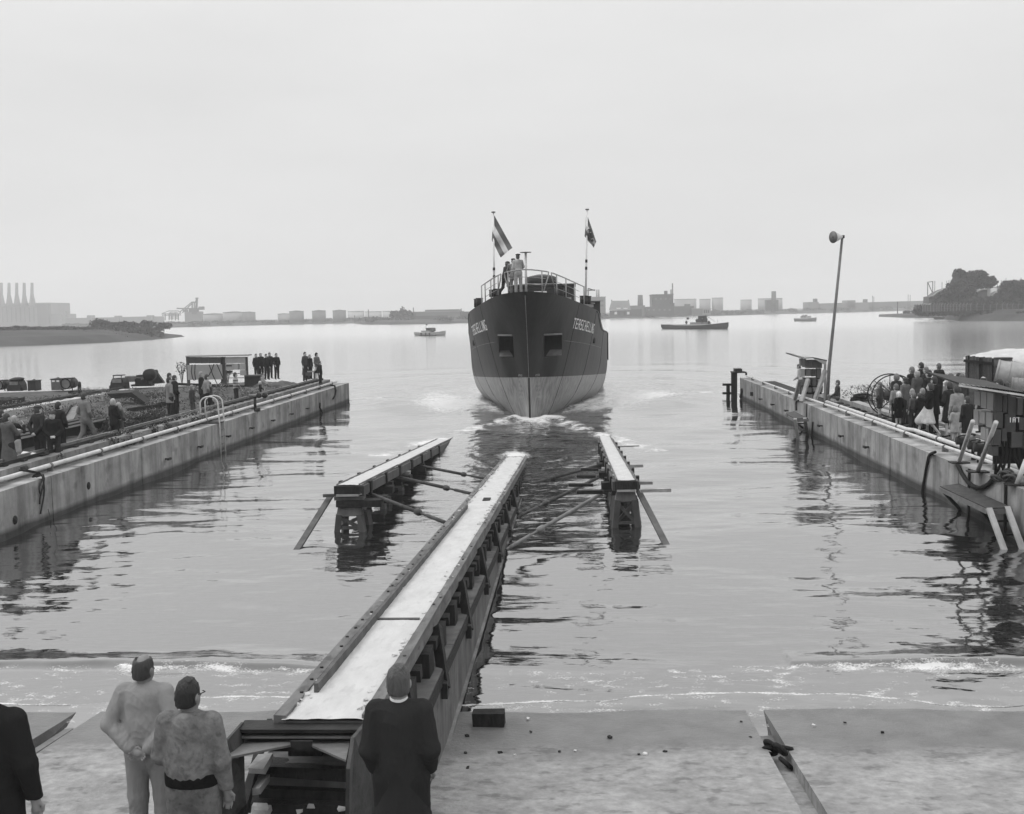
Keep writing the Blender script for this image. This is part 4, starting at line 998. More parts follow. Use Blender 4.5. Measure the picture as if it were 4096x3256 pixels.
# jackstaff, bollards, fittings
def q1(zx,zy,Y): return atY(1800+zx/1.804,800+zy/1.804,Y)-Vector((SX,54,0))
a=q1(550,672,52.6); b=q1(546,380,52.6); tb('bow_post',[a,b],.055,PIPE,ship,10); tb('post_disc',[b,b+Vector((0,0,.03))],.27,STEELM,ship,18)
for zx,zy0,zy1,Y,r in((312,700,652,55.6,.2),(342,703,645,55.2,.2),(195,775,718,58.5,.16),(212,770,712,58.3,.18),(790,705,638,55.8,.24),(965,750,695,58,.2),(990,752,698,58.2,.2),(830,690,640,56.5,.2)):
    a=q1(zx,zy0,Y); b=q1(zx,zy1,Y); g=MB().tube([a,b],r,14).tube([b,b+Vector((0,0,.035))],r*1.12,14); g.build('bollard',DARKP,ship,True)
for zx,zy,Y,s_ in((385,712,54.2,(.35,.3,.12)),(845,712,55.6,(.4,.3,.12)),(690,688,53.6,(.3,.2,.12)),(1000,765,59,(.5,.3,.15)),(270,745,56.5,(.4,.3,.12))):
    p=q1(zx,zy,Y); bx('fairlead',tuple(p),s_,RAILM,ship,jit=.01)
# wheelhouse aft
def ybox(nm,x0,x1,y0,y1,Y,dep,mt,par=ship):
    a=q1(x0,y1,Y); b=q1(x1,y0,Y); return bx(nm,((a.x+b.x)/2,Y-54+dep/2,(a.z+b.z)/2),(b.x-a.x,dep,b.z-a.z),mt,par)
ybox('wheelhouse_wall',420,895,624,760,88,5,DARKP); ybox('wheelhouse_roof',408,908,601,625,87.6,6,DARKP)
a=q1(661,602,89); b=q1(661,560,89); MB().tube([a,b,b+Vector((0,0,.12)),b+Vector((0,0,.25))],[1.24,1.24,.95,.3],28).build('funnel_casing',DARKP,ship,True)
ybox('white_locker',607,697,657,669,86.8,.5,WHITE); 
for x0,x1 in((1010-230,1040-230),(820,845)): ybox('vent_trunk',x0,x1,635,690,80,.8,STEEL)
ybox('side_house',1008,1083,729,985,80,9,DARKP); ybox('side_house_window',1064,1086,815,862,79.95,.1,RUBBER)
ybox('side_house_edge',1000,1086,726,733,79.6,9.6,STEELM)
for s in(-1,1):   # stern-ward bulwark frames and hatch coaming
    tb('bulwark_stay',[hp_(61.5,3.9,s,-.1),hp_(61.9,5.0,s,-.35)],.04,STEEL,ship,6)
bx('hatch_coaming',(0,14,4.1),(5.4,16,.8),DARKP,ship)
MB().prism([hp_(72,3.75,1,.01),hp_(72,2.0,1,.01),hp_(73.5,2.0,1,.01),hp_(73.5,3.6,1,.01)],(.10,0,0)).build('fender_plate',DARKP,ship)
# right hand rail bits by the starboard post
g=MB()
a=[q1(980,655,59.5),q1(1045,648,60.5)];b=[q1(997,638,59.5),q1(1045,652,60.5)]
g.tube(a,.03,6).tube(b,.03,6).tube([q1(997,638,59.5),q1(997,752,59.5)],.035,6).tube([q1(1000,742,59.5),q1(1045,745,60.5)],.02,6); g.build('side_bracket',RAILM,ship,True)
# flagstaffs and flags: things of their own
def flagstaff(zx0,zy0,zx1,zy1,Y,label):
    a=atY(1800+zx0/1.804,800+zy0/1.804,Y); b=atY(1800+zx1/1.804,800+zy1/1.804,Y); o=empty('flagstaff',a,label=label,cat='flagstaff'); d=b-a
    tb('pole',[(0,0,0),d*.0+d],[.06,.035],WHITE,o,10)
    for t0 in (.36,.275) if zx0<500 else (.45,.375): tb('painted_band',[d*t0,d*(t0+.032)],.063,DARKP,o,10)
    tb('truck',[d,d+Vector((0,0,.06))],.1,STEELM,o,12); return o,a,d
f1,fa,fd=flagstaff(320,740,313,92,56,'white pole with dark bands carrying the tricolour flag at the bow')
f2,ga,gd=flagstaff(978,760,990,72,59,'white pole with dark bands carrying the limp flag at the right of the bow')
def flag(nm,corn,Y,tones,label,em=False,wv=.10):
    P=[atY(1800+x/1.804,800+y/1.804,Y) for x,y in corn]   # hoist top, hoist bottom, fly bottom, fly top
    o=empty(nm,P[0],label=label,cat='flag'); nx,nb=22,len(tones)
    for k,t in enumerate(tones):
        V=[];Fq=[]
        for j in range(7):
            v=(k+j/6)/nb
            for i in range(nx+1):
                u=i/nx; p=P[0].lerp(P[1],v).lerp(P[3].lerp(P[2],v),u); p=p+Vector((0,wv*math.sin(u*9+v*4)*u**.5+wv*.5*math.sin(v*7+u*3),0))
                V.append(p-P[0])
        for j in range(6):
            for i in range(nx): a=j*(nx+1)+i; Fq.append((a,a+1,a+nx+2,a+nx+1))
        m_=MB(); m_.v=[tuple(x) for x in V]; m_.f=Fq; s_=m_.build('stripe',mat('flag %.2f'%t,t,.9,.1,6,.1,20),o,True)
    if em:
        for u,v,r in((.38,.42,.10),(.45,.58,.11),(.62,.5,.09),(.75,.6,.07),(.55,.4,.05)):
            p=P[0].lerp(P[1],v).lerp(P[3].lerp(P[2],v),u)-P[0]+Vector((0,-.14,0)); M=MB().tube([p,p+Vector((0,.01,0))],r,9); M.build('emblem_mark',mat('flag 0.05',.05),o)
    return o
flag('tricolour_flag',[(316,105),(301,290),(366,415),(450,345)],56,(.13,.62,.17),'large three striped flag, dark, white and grey, hanging from the left bow pole')
flag('emblem_flag',[(985,92),(971,262),(1037,344),(1056,300)],59,(.11,.45,.15),'small limp dark flag with an emblem on the right bow pole',True,.14)
# crew on the bow
def on_bow(px,py,Y,h,**k):
    p=atY(px,py,Y); return person(loc=(p.x,Y,p.z-h),h=h,**k)
# ---------------- boats ----------------
def boat(nm,x0,x1,ywl,beam,fb,label,tone_h,rz=0,sheer=.35,cat='boat'):
    a=at(x0,ywl,0); b=at(x1,ywl,0); c=(a+b)/2; L_=(b-a).length; d=(b-a).normalized(); rz=math.atan2(d.y,d.x)+rz
    o=empty(nm,(c.x,c.y,0),rz,label,cat)
    V=[];n=22
    for i in range(n+1):
        t=i/n; x=(t-.5)*L_; w_=beam/2*(1-abs(2*t-1)**2.6*(.98 if t>.5 else .55)); sh=fb+sheer*(2*t-1)**2*(1.3 if t>.5 else .5)
        for f,(wy,z) in enumerate(((1,sh),(.96,sh*.4),(.8,0),(.3,-.3))):
            for s in(-1,1): V.append((x*(1 if z>0 else .96)+ (.0),s*w_*wy,z))
    Fq=[]
    for i in range(n):
        A=i*8;B=A+8
        for f in range(3):
            for s in(0,1): Fq.append((A+2*f+s,B+2*f+s,B+2*f+2+s,A+2*f+2+s))
        Fq.append((A,A+1,B+1,B))
    Fq.append((0,1,3,5,7,6,4,2)); e=n*8; Fq.append((e,e+1,e+3,e+5,e+7,e+6,e+4,e+2))
    m_=MB(); m_.v=V; m_.f=Fq; m_.build('hull',tone_h,o)
    g=MB()
    for s in(-1,1): g.tube([(V[i*8+(s+1)//2][0],V[i*8+(s+1)//2][1],V[i*8][2]+.02) for i in range(n+1)],.045,5)
    g.build('gunwale',mat('pale trim',.5),o)
    return o,L_
o,L_=boat('launch_boat',1663,1783,1343,2.3,.75,'small pale motor launch with a windowed cabin and tyre fenders left of the ship',mat('pale hull',.38),sheer=.35)
# bow of this one is on the left
MB().box((-1.0,0,1.05),(3.4,1.5,.5)).build('cabin_base',mat('cabin grey',.3),o)
for i in range(5): bx('window_post',(-.9+i*.42,0,1.6),(.07,1.35,.65),mat('dark trim',.1),o)
bx('cabin_glass',(-.05,0,1.55),(1.6,1.2,.5),GLASS,o); bx('cabin_roof',(-.05,0,1.93),(2.1,1.5,.09),mat('dark trim',.1),o); bx('cabin_rear',(1.0,0,1.5),(.5,1.3,.8),mat('dark trim',.1),o)
tb('flagpole',[(-1.6,0,1),(-1.75,0,3.2)],.03,STEELM,o,5); bx('pennant',(-1.45,0,2.75),(.6,.03,.32),STEEL,o)
for x in(-2.2,-.4,1.1): ring('tyre_fender',(x,-1.22 if x<2 else -1,.5),.22,.07,RUBBER,(0,1,0),o,12,6)
bx('boot_top',(0,0,.06),(6.4,2.0,.14),RUBBER,o)
o,L_=boat('patrol_boat',2652,2914,1316,3.4,1.0,'long low dark steam launch with a pale rubbing strake and crew on deck',mat('dark hull',.035),sheer=.55,cat='boat')
bx('deck_strip',(-1,0,1.12),(12,2.6,.25),mat('pale deck',.4),o); bx('engine_casing',(2.2,0,1.5),(6,1.8,.55),mat('grey casing',.2),o)
bx('wheelhouse',(3.0,0,2.1),(2.3,1.5,1.3),STEEL,o)
for i in range(5): bx('window_post',(2.1+i*.45,0,2.95),(.16,1.3,.75),STEEL,o)
bx('wheelhouse_roof',(3.0,0,3.35),(2.0,1.6,.1),STEEL,o)
tb('mast',[(4.2,0,1.4),(4.2,0,3.6)],.05,STEEL,o,6); tb('stay',[(4.2,0,3.55),(7.6,0,1.9)],.03,STEEL,o,5); bx('rudder',(-9.0,0,.55),(.25,.15,1.1),STEEL,o); tb('bow_staff',[(8.6,0,1.3),(8.6,0,2.5)],.03,STEEL,o,5)
tb('stern_staff',[(-2.8,0,1.2),(-2.2,0,3.3)],.03,STEELM,o,5); bx('ensign',(-2.6,0,2.8),(.9,.04,.55),STEEL,o)
PB=o
o,L_=boat('motor_cruiser',3181,3266,1285,2.8,.95,'small pale motor boat packed with people, far right of the ship',mat('mid hull',.25),sheer=.3)
bx('cabin',(0,0,1.5),(4.2,1.8,.9),mat('pale cabin',.45),o)
for x in(-1.2,-.5,.4,1.1): bx('window',(x,-.92,1.6),(.4,.05,.4),GLASS,o)
MC=o
o,L_=boat('moored_launch',3740,3834,1277,2.2,.8,'small dark launch moored at the right shore below the fence',mat('dark hull',.035),sheer=.3)
bx('cabin',(0,0,1.25),(2.8,1.4,.9),STEEL,o); tb('mast',[(-2.2,0,.8),(-2.2,0,3.6)],.04,STEELM,o,5)
def dock_person(par,x,y,z,lab,h=1.7,**k):
    M=par.matrix_basis if hasattr(par,'matrix_basis') else Matrix()
    p=Matrix.Translation(par.location)@Matrix.Rotation(par.rotation_euler.z,4,'Z')@Vector((x,y,z)); return person(lab,p,h,vox=.045,**k)
def zz(x,y): return 3000+x/1.967,1080+y/1.967
# ---------------- far shores ----------------
def shore(name,front,back,z,label=None,mt=FARG,rise=12):
    # front: waterline points, back: matching far points
    V=[];n=len(front)
    for i,(a,b) in enumerate(zip(front,back)):
        a=Vector(a);b=Vector(b);d=(b-a); l=d.length; zz=z[i] if isinstance(z,list) else z
        jig=(vnoise(np.array([i*.7]),np.array([.3]),77)[0])*.6
        for t,h in((0,-1.0),(0,0),(min(rise*.3/l,.5),zz*.6),(min(rise/l,.7),zz+jig),(.8,zz+jig),(1,0 if l<500 else zz)): p=a+d*t; V.append((p.x,p.y,h))
    Fq=[]
    for i in range(n-1):
        for j in range(5): A=i*6+j; Fq.append((A,A+6,A+7,A+1))
    m_=MB(); m_.v=V; m_.f=Fq; o=m_.build(name,mt); o['kind']='structure'; return o
fp=[(-900,1336),(-300,1322),(200,1316),(696,1310),(900,1304),(1220,1297),(1420,1293),(1452,1298),(1560,1299),(1700,1297),(1880,1292),(2100,1288),(2400,1276),(2700,1268),(3040,1258),(3300,1252),(3550,1245),(3720,1241),(4100,1234),(4700,1222),(5400,1206)]
front=[at(x,y,0) for x,y in fp]; back=[Vector((p.x*3,p.y+2500,0)) for p in front]
shore('far_shore',front,back,2.4)
# hazy ridge line of land beyond
lp=[(-500,1394),(-100,1389),(0,1387),(150,1382),(300,1376),(450,1370),(600,1360),(680,1353),(740,1347)]
lf=[at(x,y,0) for x,y in lp]; lbk=[Vector((-420,420,0)),Vector((-330,400,0)),Vector((-300,395,0)),Vector((-262,390,0)),Vector((-228,385,0)),Vector((-196,390,0)),Vector((-165,385,0)),Vector((-150,372,0)),Vector((-126,352,0))]
shore('left_headland',lf,lbk,[3.6,3.5,3.5,3.3,3.2,3.0,2.6,1.5,.3],rise=30)
rpn=[(3515,1267),(3620,1271),(3720,1272),(3830,1283),(3960,1284),(4096,1285),(4300,1288),(5000,1300)]
rf=[at(x,y,0) for x,y in rpn]; rb=[Vector((p.x+14+22*i,p.y+60+18*i,0)) for i,p in enumerate(rf)]
rb[0]=rf[0]+Vector((6,22,0))
shore('right_peninsula',rf,rb,[.8,1.8,2.6,3.0,3.1,3.1,3.2,3.2],rise=14)
def scrub(name,pts,n,size,mt,kind='stuff',z=2.4,hr=1.6):
    bl=[]
    for i in range(len(pts)-1):
        a,b=pts[i],pts[i+1]; k=max(2,int((b-a).length/ (hr*6)))
        for j in range(k): p=a.lerp(b,(j+random.random())/k); bl.append(((p.x+random.uniform(0,12),p.y+random.uniform(6,26),z),(hr*random.uniform(2,4.5),hr*3,hr*random.uniform(.4,1.2)),1))
    return leaves(name,bl,n,size,mt,None,kind)
scrub('shore_scrub',front[2:20],26000,1.0,TREE,z=2.6)
bl=[]
for i in range(len(lf)-2):
    for j in range(46 if i else 30):
        f=random.random(); a=lf[i].lerp(lf[i+1],f); b=lbk[i].lerp(lbk[i+1],f); t=random.uniform(.08,.75); p=a.lerp(b,t); k=1 if i<len(lf)-3 else .5
        zz_=(3.6,3.5,3.5,3.3,3.2,3.0,2.6,1.5,.3)[i]*min(1,t*3.5); bl.append(((p.x,p.y,zz_+.1),(4.5*k,4.5*k,random.uniform(.35,.9)*k),1))
leaves('headland_scrub',bl,60000,.42,mat('scrub leaves',.055,.85,.6,.25,0),None,'stuff')
bl=[]
for i in range(60):
    q=atY(*zz(1350+i*15,300),352); bl.append(((q.x,352+random.uniform(-3,3),3.0+random.random()*.8),(2.2,2,1.5),1))
hd_=leaves('hedge',bl,22000,.38,TREE,None); tag(hd_,'continuous dark hedge behind the curved post fence on the right peninsula','hedge')
scrub('peninsula_scrub',rf[1:],14000,.4,TREE,z=2.3,hr=.5)
def bush(px,py,D,w_,h,label,n=900,leaf=.35,mt=TREE):
    p=atY(px,py,D); o=empty('bush',(p.x,D,2.6),label=label,cat='bush')
    c=leaves('crown',[((random.uniform(-w_*.3,w_*.3),random.uniform(-1,1),h*(.35+.3*random.random())),(w_*random.uniform(.25,.4),w_*.35,h*random.uniform(.3,.5)),1) for _ in range(6)],n,leaf,mt,o)
    tb('stem',[(0,0,-1),(0,0,h*.4)],.12,BARK,o,5); return o
for px,py,D,w_,h,lab in((385,1300,340,8,3.4,'largest pale grey bush on the left headland'),(438,1305,325,5,2.6,'dark rounded bush beside the largest one on the headland'),(475,1300,345,4,2.4,'third bush along the left headland'),(520,1300,345,4.5,2.6,'fourth bush along the headland, low and spreading'),(595,1300,350,5,2.6,'bush near the tip of the left headland'),(655,1305,350,5,2.0,'last low bush at the tip of the left headland'),(62,1312,300,4,2,'small dark bush at the left edge of the headland'),(98,1312,300,4,1.8,'low bush right of the small dark one at the left of the headland'),(2075,1296,0,0,0,'')):
    if D: bush(px,py,D,w_,h,lab)
# far buildings
def fb(name,label,cat,x0,x1,yt,D,mt,dep=14,zb=1.5,roof=None,par=None,grp=None):
    a=atY(x0,yt,D); b=atY(x1,yt,D); zt=(a.z+b.z)/2
    if par is None: o=empty(name,((a.x+b.x)/2,D,zb),label=label,cat=cat,group=grp)
    else: o=par
    c=Vector((o.location.x,o.location.y,o.location.z)); cx_=(a.x+b.x)/2
    bx('wall' if par is None else name,(cx_-c.x,D-c.y+dep/2,(zt+zb)/2-c.z),(b.x-a.x,dep,zt-zb),mt,o)
    if roof: bx('roof',(cx_-c.x,D-c.y+dep/2,zt-c.z+.2),(b.x-a.x+.8,dep+.8,.4),roof,o)
    return o,(cx_,zt,abs(b.x-a.x))
def rel(o,v): return Vector(v)-Vector(o.location)
ps,_=fb('power_station','big pale power station block with five tall chimneys at far left','power station',-420,192,1217,1350,FARM,60)
fb('wing_wall','', '',192,247,1256,1349,FARM,40,par=ps); fb('side_wall','','',146,193,1215,1345,FARD,6,par=ps)
for xc in(7,38,69,99,130):
    a=rel(ps,atY(xc,1217,1340)); b=rel(ps,atY(xc-2,1131,1340)); w_=1.0
    tb('chimney',[a-Vector((0,0,3)),a+Vector((0,0,2)),a+Vector((0,0,12)),b],[4.6,3.6,2.0,1.7],FARM,ps,12)
for i in range(16): 
    a=rel(ps,atY(-100+i*18,1240,1349)); bx('window_strip',(a.x,-.3,a.z-6),(1.4,.6,18),FARD,ps)
o,_=fb('stack_tower','slim pale tower standing right of the power station','tower',258,267,1243,1300,FARM,4)
for x0,x1,yt,lab in((262,350,1272,'low long shed right of the slim tower'),(350,470,1270,'long pale warehouse behind the headland bushes'),(470,585,1267,'long pale warehouse with a turret behind the headland'),(585,618,1266,'short end block of the pale warehouse row')):
    o,_=fb('warehouse',lab,'warehouse',x0,x1,yt,1250,FARM,30)
for x in(356,466,595):
    o,_=fb('turret','square turret on the warehouse row at picture x %d'%0 if 0 else {356:'first square turret on the far warehouse row',466:'middle square turret on the far warehouse row',595:'last square turret on the far warehouse row'}[x],'turret',x-9,x+9,1261 if x!=466 else 1263,1245,FARM,10)
# coal crane
def lat(par,a,b,w_,n,mt,r=.35):
    a,b=Vector(a),Vector(b); g=MB()
    g.beam(a,b,r,r).beam(a+Vector((0,0,-w_)),b+Vector((0,0,-w_)),r,r)
    for i in range(n):
        p=a.lerp(b,i/n); q=a.lerp(b,(i+.5)/n)-Vector((0,0,w_)); s_=a.lerp(b,(i+1)/n); g.beam(p,q,r*.7,r*.7).beam(q,s_,r*.7,r*.7)
    return g.build('truss',mt,par)
CD=1050
def C_(x,y): return atY(600+x/3.08,1150+y/3.08,CD)   # zoom coordinates
cr=empty('coal_crane',(C_(560,300).x,CD,2),label='tall hazy coal unloading crane with a slanting boom across the harbour',cat='crane')
for a,b,r in(((520,180),(520,300),.9),((545,180),(545,300),.9),((585,130),(575,300),.9),((570,132),(560,300),.7),((560,132),(597,130),.8),((330,258),(640,262),1.0),((370,300),(510,185),.7),((400,310),(515,200),.7),((510,182),(565,182),1.2),((560,180),(575,135),.7)):
    bm_('girder',rel(cr,C_(*a)),rel(cr,C_(*b)),r*1.1,r*1.1,FARD,cr)
for x0,x1,y0,y1 in((488,520,255,300),(605,655,235,275),(415,455,270,300),(520,585,250,330),(440,640,295,440)):
    a=rel(cr,C_(x0,y1)); b=rel(cr,C_(x1,y0)); bx('machine_house',((a.x+b.x)/2,1,(a.z+b.z)/2),(b.x-a.x,6,b.z-a.z),FARD if y0<290 else FARM,cr)
br=empty('transporter_bridge',(C_(250,330).x,CD-5,2),label='low lattice transporter bridge left of the coal crane',cat='crane')
lat(br,rel(br,C_(145,322)),rel(br,C_(380,315)),2.0,14,FARD); lat(br,rel(br,C_(235,285)),rel(br,C_(345,283)),8,7,FARD)
for x in(187,235,270,315,350): bm_('leg',rel(br,C_(x,325)),rel(br,C_(x,405)),.7,.7,FARD,br)
bm_('strut',rel(br,C_(150,320)),rel(br,C_(240,285)),.5,.5,FARD,br); bm_('strut',rel(br,C_(345,285)),rel(br,C_(385,320)),.5,.5,FARD,br)
# oil tanks
def tank(x0,x1,yt,D,mt,label,yb=None,cone=True):
    a=atY(x0,yt,D); b=atY(x1,yt,D); r=abs(b.x-a.x)/2; cx_=(a.x+b.x)/2; zt=(a.z+b.z)/2
    o=empty('oil_tank',(cx_,D+r,1.5),label=label,cat='oil tank')
    tb('shell',[(0,0,0),(0,0,zt-1.5)],r,mt,o,36); tb('top_rim',[(0,0,zt-1.6),(0,0,zt-1.2)],r*1.02,FARD,o,36)
    if cone: tb('roof',[(0,0,zt-1.3),(0,0,zt-1.3+r*.12)],[r*.95,r*.06],mt,o,30)
    return o
for x0,x1,yt,D,mt,lab in((800,880,1257,960,FARL,'pale tank with a dark window band right of the coal crane'),(880,965,1250,955,FARL,'broad pale tank in the left tank row, second from the crane'),(960,1013,1250,950,FARM,'tank at the right end of the left tank row'),(1150,1207,1246,860,FARM,'first of four grey tanks left of the boat'),(1242,1296,1244,860,FARM,'second of four grey tanks left of the boat'),(1242+1,1243+1,1246,860,FARM,''),(1241+0,1242,1,1,FARM,'')):
    if x1-x0>20: tank(x0,x1,yt,D,mt,lab)
for x0,x1,lab in((1243+0,1296,None),(1325+0,1378,'fourth grey tank, nearest the launch boat')):
    if lab: tank(x0,x1,1243,850,FARM,lab)
tank(1105,1152,1256,940,FARL,'low white tank just left of the first grey tank'); 
for i,(x0,x1,yt) in enumerate(((1385,1450,1246),(1455,1520,1247),(1525,1600,1245))):
    tank(x0,x1,yt,990,mat('very pale tank',.5,.9,.08,.05,0),['first very pale tank behind the launch boat','second very pale tank behind the launch boat','third very pale tank behind the launch boat'][i],cone=False)
for i,(x0,x1,yt) in enumerate(((2700,2790,1197),(2800,2845,1197),(2850,2895,1192),(2965,3010,1200),(3040,3138,1194))):
    tank(x0,x1,yt,1050,FARL,['broad pale tank right of the dark factory','narrow pale tank right of the broad one','tall pale tank in the middle of the right bank','small pale tank left of the brick chimney','broad tank behind the brick chimney'][i],cone=False)
# middle sheds (left of ship)
o,_=fb('dock_shed','long grey dock shed with an open front left of the ship','shed',1612,1840,1248,720,FARM,25,roof=FARL); fb('open_bay','','',1625,1790,1263,719.5,FARD,1,par=o)
o,_=fb('dock_shed','higher grey shed immediately left of the ship','shed',1700,1835,1238,760,FARM,20)
o,_=fb('dock_shed','dark low shed touching the left side of the ship','shed',1840,1930,1246,700,FARD,18)
for i,px in enumerate((1655,1846,1475,1419,1605)):
    a=atY(px,1285,700); b=atY(px,[1230,1234,1238,1262,1242][i],700); o=tag(tb('mast',[(0,0,0),(0,0,b.z-1)],.28,FARD),['tallest thin mast over the long dock shed','mast at the left side of the ship','mast beside the very pale tanks','short mast left of the launch boat','mast at the left end of the long dock shed'][i],'mast'); o.location=(a.x,700,1)
for i,(px,r) in enumerate(((1585,4),(1606,5),(1622,4),(1640,3.6))): bush(px,1280,690,r*1.7,r*1.5,['first','second','third','fourth'][i]+' round bush on the shore left of the ship, counted from the left',500,.9)
# right bank buildings
o,_=fb('office_block','flat roofed pale office block with two chimneys right of the ship','building',2352,2422,1189,800,FARM,20,roof=FARL)
for x in(2387,2395): a=rel(o,atY(x,1190,801)); b=rel(o,atY(x,1158,801)); tb('chimney',[a,b],.6,FARL,o,8)
for yy in(1203,1222):
    a=rel(o,atY(2405,yy,799.8)); bx('window',(a.x,a.y,a.z),(3,.3,1.4),FARD,o)
hs_=empty('brick_house',(atY(2480,1250,740).x,740,1.8),label='steep roofed semi detached brick house on the right bank beside the ship',cat='house')
def hb(nm,x0,x1,y0,y1,mt,dep,Y=740,par=None):
    par=par or hs_; a=rel(par,atY(x0,y1,Y)); b=rel(par,atY(x1,y0,Y)); return bx(nm,((a.x+b.x)/2,a.y+dep/2,(a.z+b.z)/2),(b.x-a.x,dep,b.z-a.z),mt,par)
hb('wall',2440,2522,1240,1268,FARD,9)
a=[rel(hs_,atY(x,y,Y)) for x,y,Y in((2438,1240,739),(2523,1240,739),(2516,1203,744),(2446,1203,744))]
bk=[rel(hs_,Vector(atY(x,y,739))+Vector((0,10,0))) for x,y in((2438,1240),(2523,1240))]
MB().add(a+bk,[(0,1,2,3),(4,5,2,3),(0,4,3),(1,5,2)]).build('roof',FARM,hs_)
for x in(2447,2514): hb('chimney',x-2,x+2,1199,1206,FARM,1.4,744)
for x in(2474,2502): hb('dormer_window',x-8,x+8,1231,1239,WHITE,.4,739.6); 
for x in(2463,2513): hb('window',x-5,x+5,1247,1258,WHITE,.3,739.6)
for x in(2477,2498): hb('door',x-2.5,x+2.5,1247,1261,STEEL,.3,739.6)
o,_=fb('workshop','low gabled workshop right of the steep roofed house','building',2520,2580,1222,770,FARM,18)
o2,_=fb('annex','dark low annex at the foot of the workshop','building',2522,2567,1237,750,FARD,8)
o=tag(tb('factory_chimney',[(0,0,0),(0,0,atY(2561,1180,790).z-2)],[2.2,1.7],FARD,None,14),'square topped brick chimney between the house and the dark factory','chimney'); o.location=(atY(2561,1200,790).x,790,2)
fc,_=fb('factory','tall dark brick factory block with a lantern and two pipes on the right bank','factory',2608,2693,1179,760,FARD,24,roof=FARD)
def fbx(nm,x0,x1,y0,y1,mt,dep=10,Y=759): a=rel(fc,atY(x0,y1,Y)); b=rel(fc,atY(x1,y0,Y)); return bx(nm,((a.x+b.x)/2,a.y+dep/2,(a.z+b.z)/2),(b.x-a.x,dep,b.z-a.z),mt,fc)
fbx('lower_wall',2585,2700,1225,1262,FARD,12,752); fbx('lantern',2658,2670,1163,1179,FARD,4,765); fbx('side_wing',2693,2698,1211,1262,FARD); fbx('low_wing',2698,2776,1224,1262,FARD,12,750)
fbx('roof_house',2741,2761,1216,1225,FARD,6,752)
for x,y in((2690,1133),(2684,1158)): a=rel(fc,atY(x,1215,758)); b=rel(fc,atY(x,y,758)); tb('steel_pipe',[a,b],.42,FARD,fc,8)
for x0 in(2620,2640,2660,2678): fbx('window',x0,x0+7,1192,1199,FARM,.4,758.7)
for x0 in(2592,2612,2635,2655,2675): fbx('window',x0,x0+7,1236,1243,FARM,.4,751.6)
o,_=fb('cottage','low grey shed with a pale roof right of the dark factory','shed',2770,2812,1236,745,FARM,10,roof=FARL)
o,_=fb('cottage','small pale hut with dark windows right of the low grey shed','hut',2812,2843,1237,742,FARL,8,roof=FARL)
for i in range(3): a=rel(o,atY(2818+i*8,1246,741.8)); bx('window',(a.x,a.y,a.z),(.9,.2,2),FARD,o)
cn=empty('brick_chimney',(atY(3095,1200,900).x,900,2),label='lone square brick chimney on a dark block at the middle right',cat='chimney')
tb('shaft',[(0,0,0),(0,0,atY(3095,1165,900).z-2)],[2.1,1.8],FARD,cn,10); bx('base_block',(-1,4,5),(9.5,8,9),FARD,cn)
for x0,x1,yt,lab,lt in((3230,3275,1208,'low building with a small turret on the far right bank',1),(3345,3430,1213,'long low grey works on the far right bank',0),(3390,3422,1201,'raised block above the long low works',0),(3430,3475,1210,'low shed with a dark turret left of the embankment',1),(3280,3345,1216,'flat low shed left of the long works',0)):
    o,_=fb('works_building',lab,'building',x0,x1,yt,1000,FARM,20)
    if lt: a=rel(o,atY((x0+x1)/2+8,yt,1002)); bx('turret',(a.x,a.y,a.z+1.4),(3.4,3,3),FARD,o)
# far embankment on the right
p0=atY(3380,1226,1150); p1=atY(3740,1200,1150); em=MB().prism([(p0.x,1150,1.5),(p1.x+120,1150,1.5),(p1.x+120,1150,p1.z),(p1.x-110,1150,p1.z-1),(p0.x,1150,3)],(0,80,0)).build('far_embankment',FARG); em['kind']='structure'
for i,px in enumerate((3490,3495,3632,3640,3590)):
    a=atY(px,1260,900 if i<2 else 560 if i==4 else 900); D=a.y; b=atY(px,(1183,1186,1178,1180,1206)[i],D); o=tag(tb('signal_mast',[(0,0,0),(0,0,b.z-1)],.22,FARD,None,5),['left mast of the first far pair on the embankment','right mast of the first far pair on the embankment','left mast of the second far pair','right mast of the second far pair','lone thin mast on the spit of the right peninsula'][i],'mast'); o.location=(a.x,D,1)
# ---------------- right peninsula: fence, trees, arched ramp ----------------
PD=345
fe=empty('security_fence',(atY(3700,1240,PD).x,PD,3),label='long fence of curved concrete posts with wire on the right peninsula',cat='fence')
xs=[1358,1378,1398,1420,1445,1470,1487,1507,1530,1553,1576,1600,1625,1650,1675,1702,1735,1785,1838,1890,1940,1985,2022,2066,2110,2156,2200]
pp=[]
for x in xs:
    a=rel(fe,atY(*zz(x,316),PD)); a.z=.0; b=rel(fe,atY(*zz(x,272),PD)); c=rel(fe,atY(*zz(x+10,262),PD)); MB().tube([a,b,c],.11,5).build('fence_post',STEELM,fe); pp.append((a,b,c))
for k,t in enumerate((.2,.45,.7,.95)):
    tb('wire',[a.lerp(b,t) for a,b,c in pp],.03,STEELM,fe,4)
MB().add([p for a,b,c in pp for p in (a,a.lerp(b,.9))],[(2*i,2*i+2,2*i+3,2*i+1) for i in range(0,6)]).build('mesh_panel',FARD,fe)
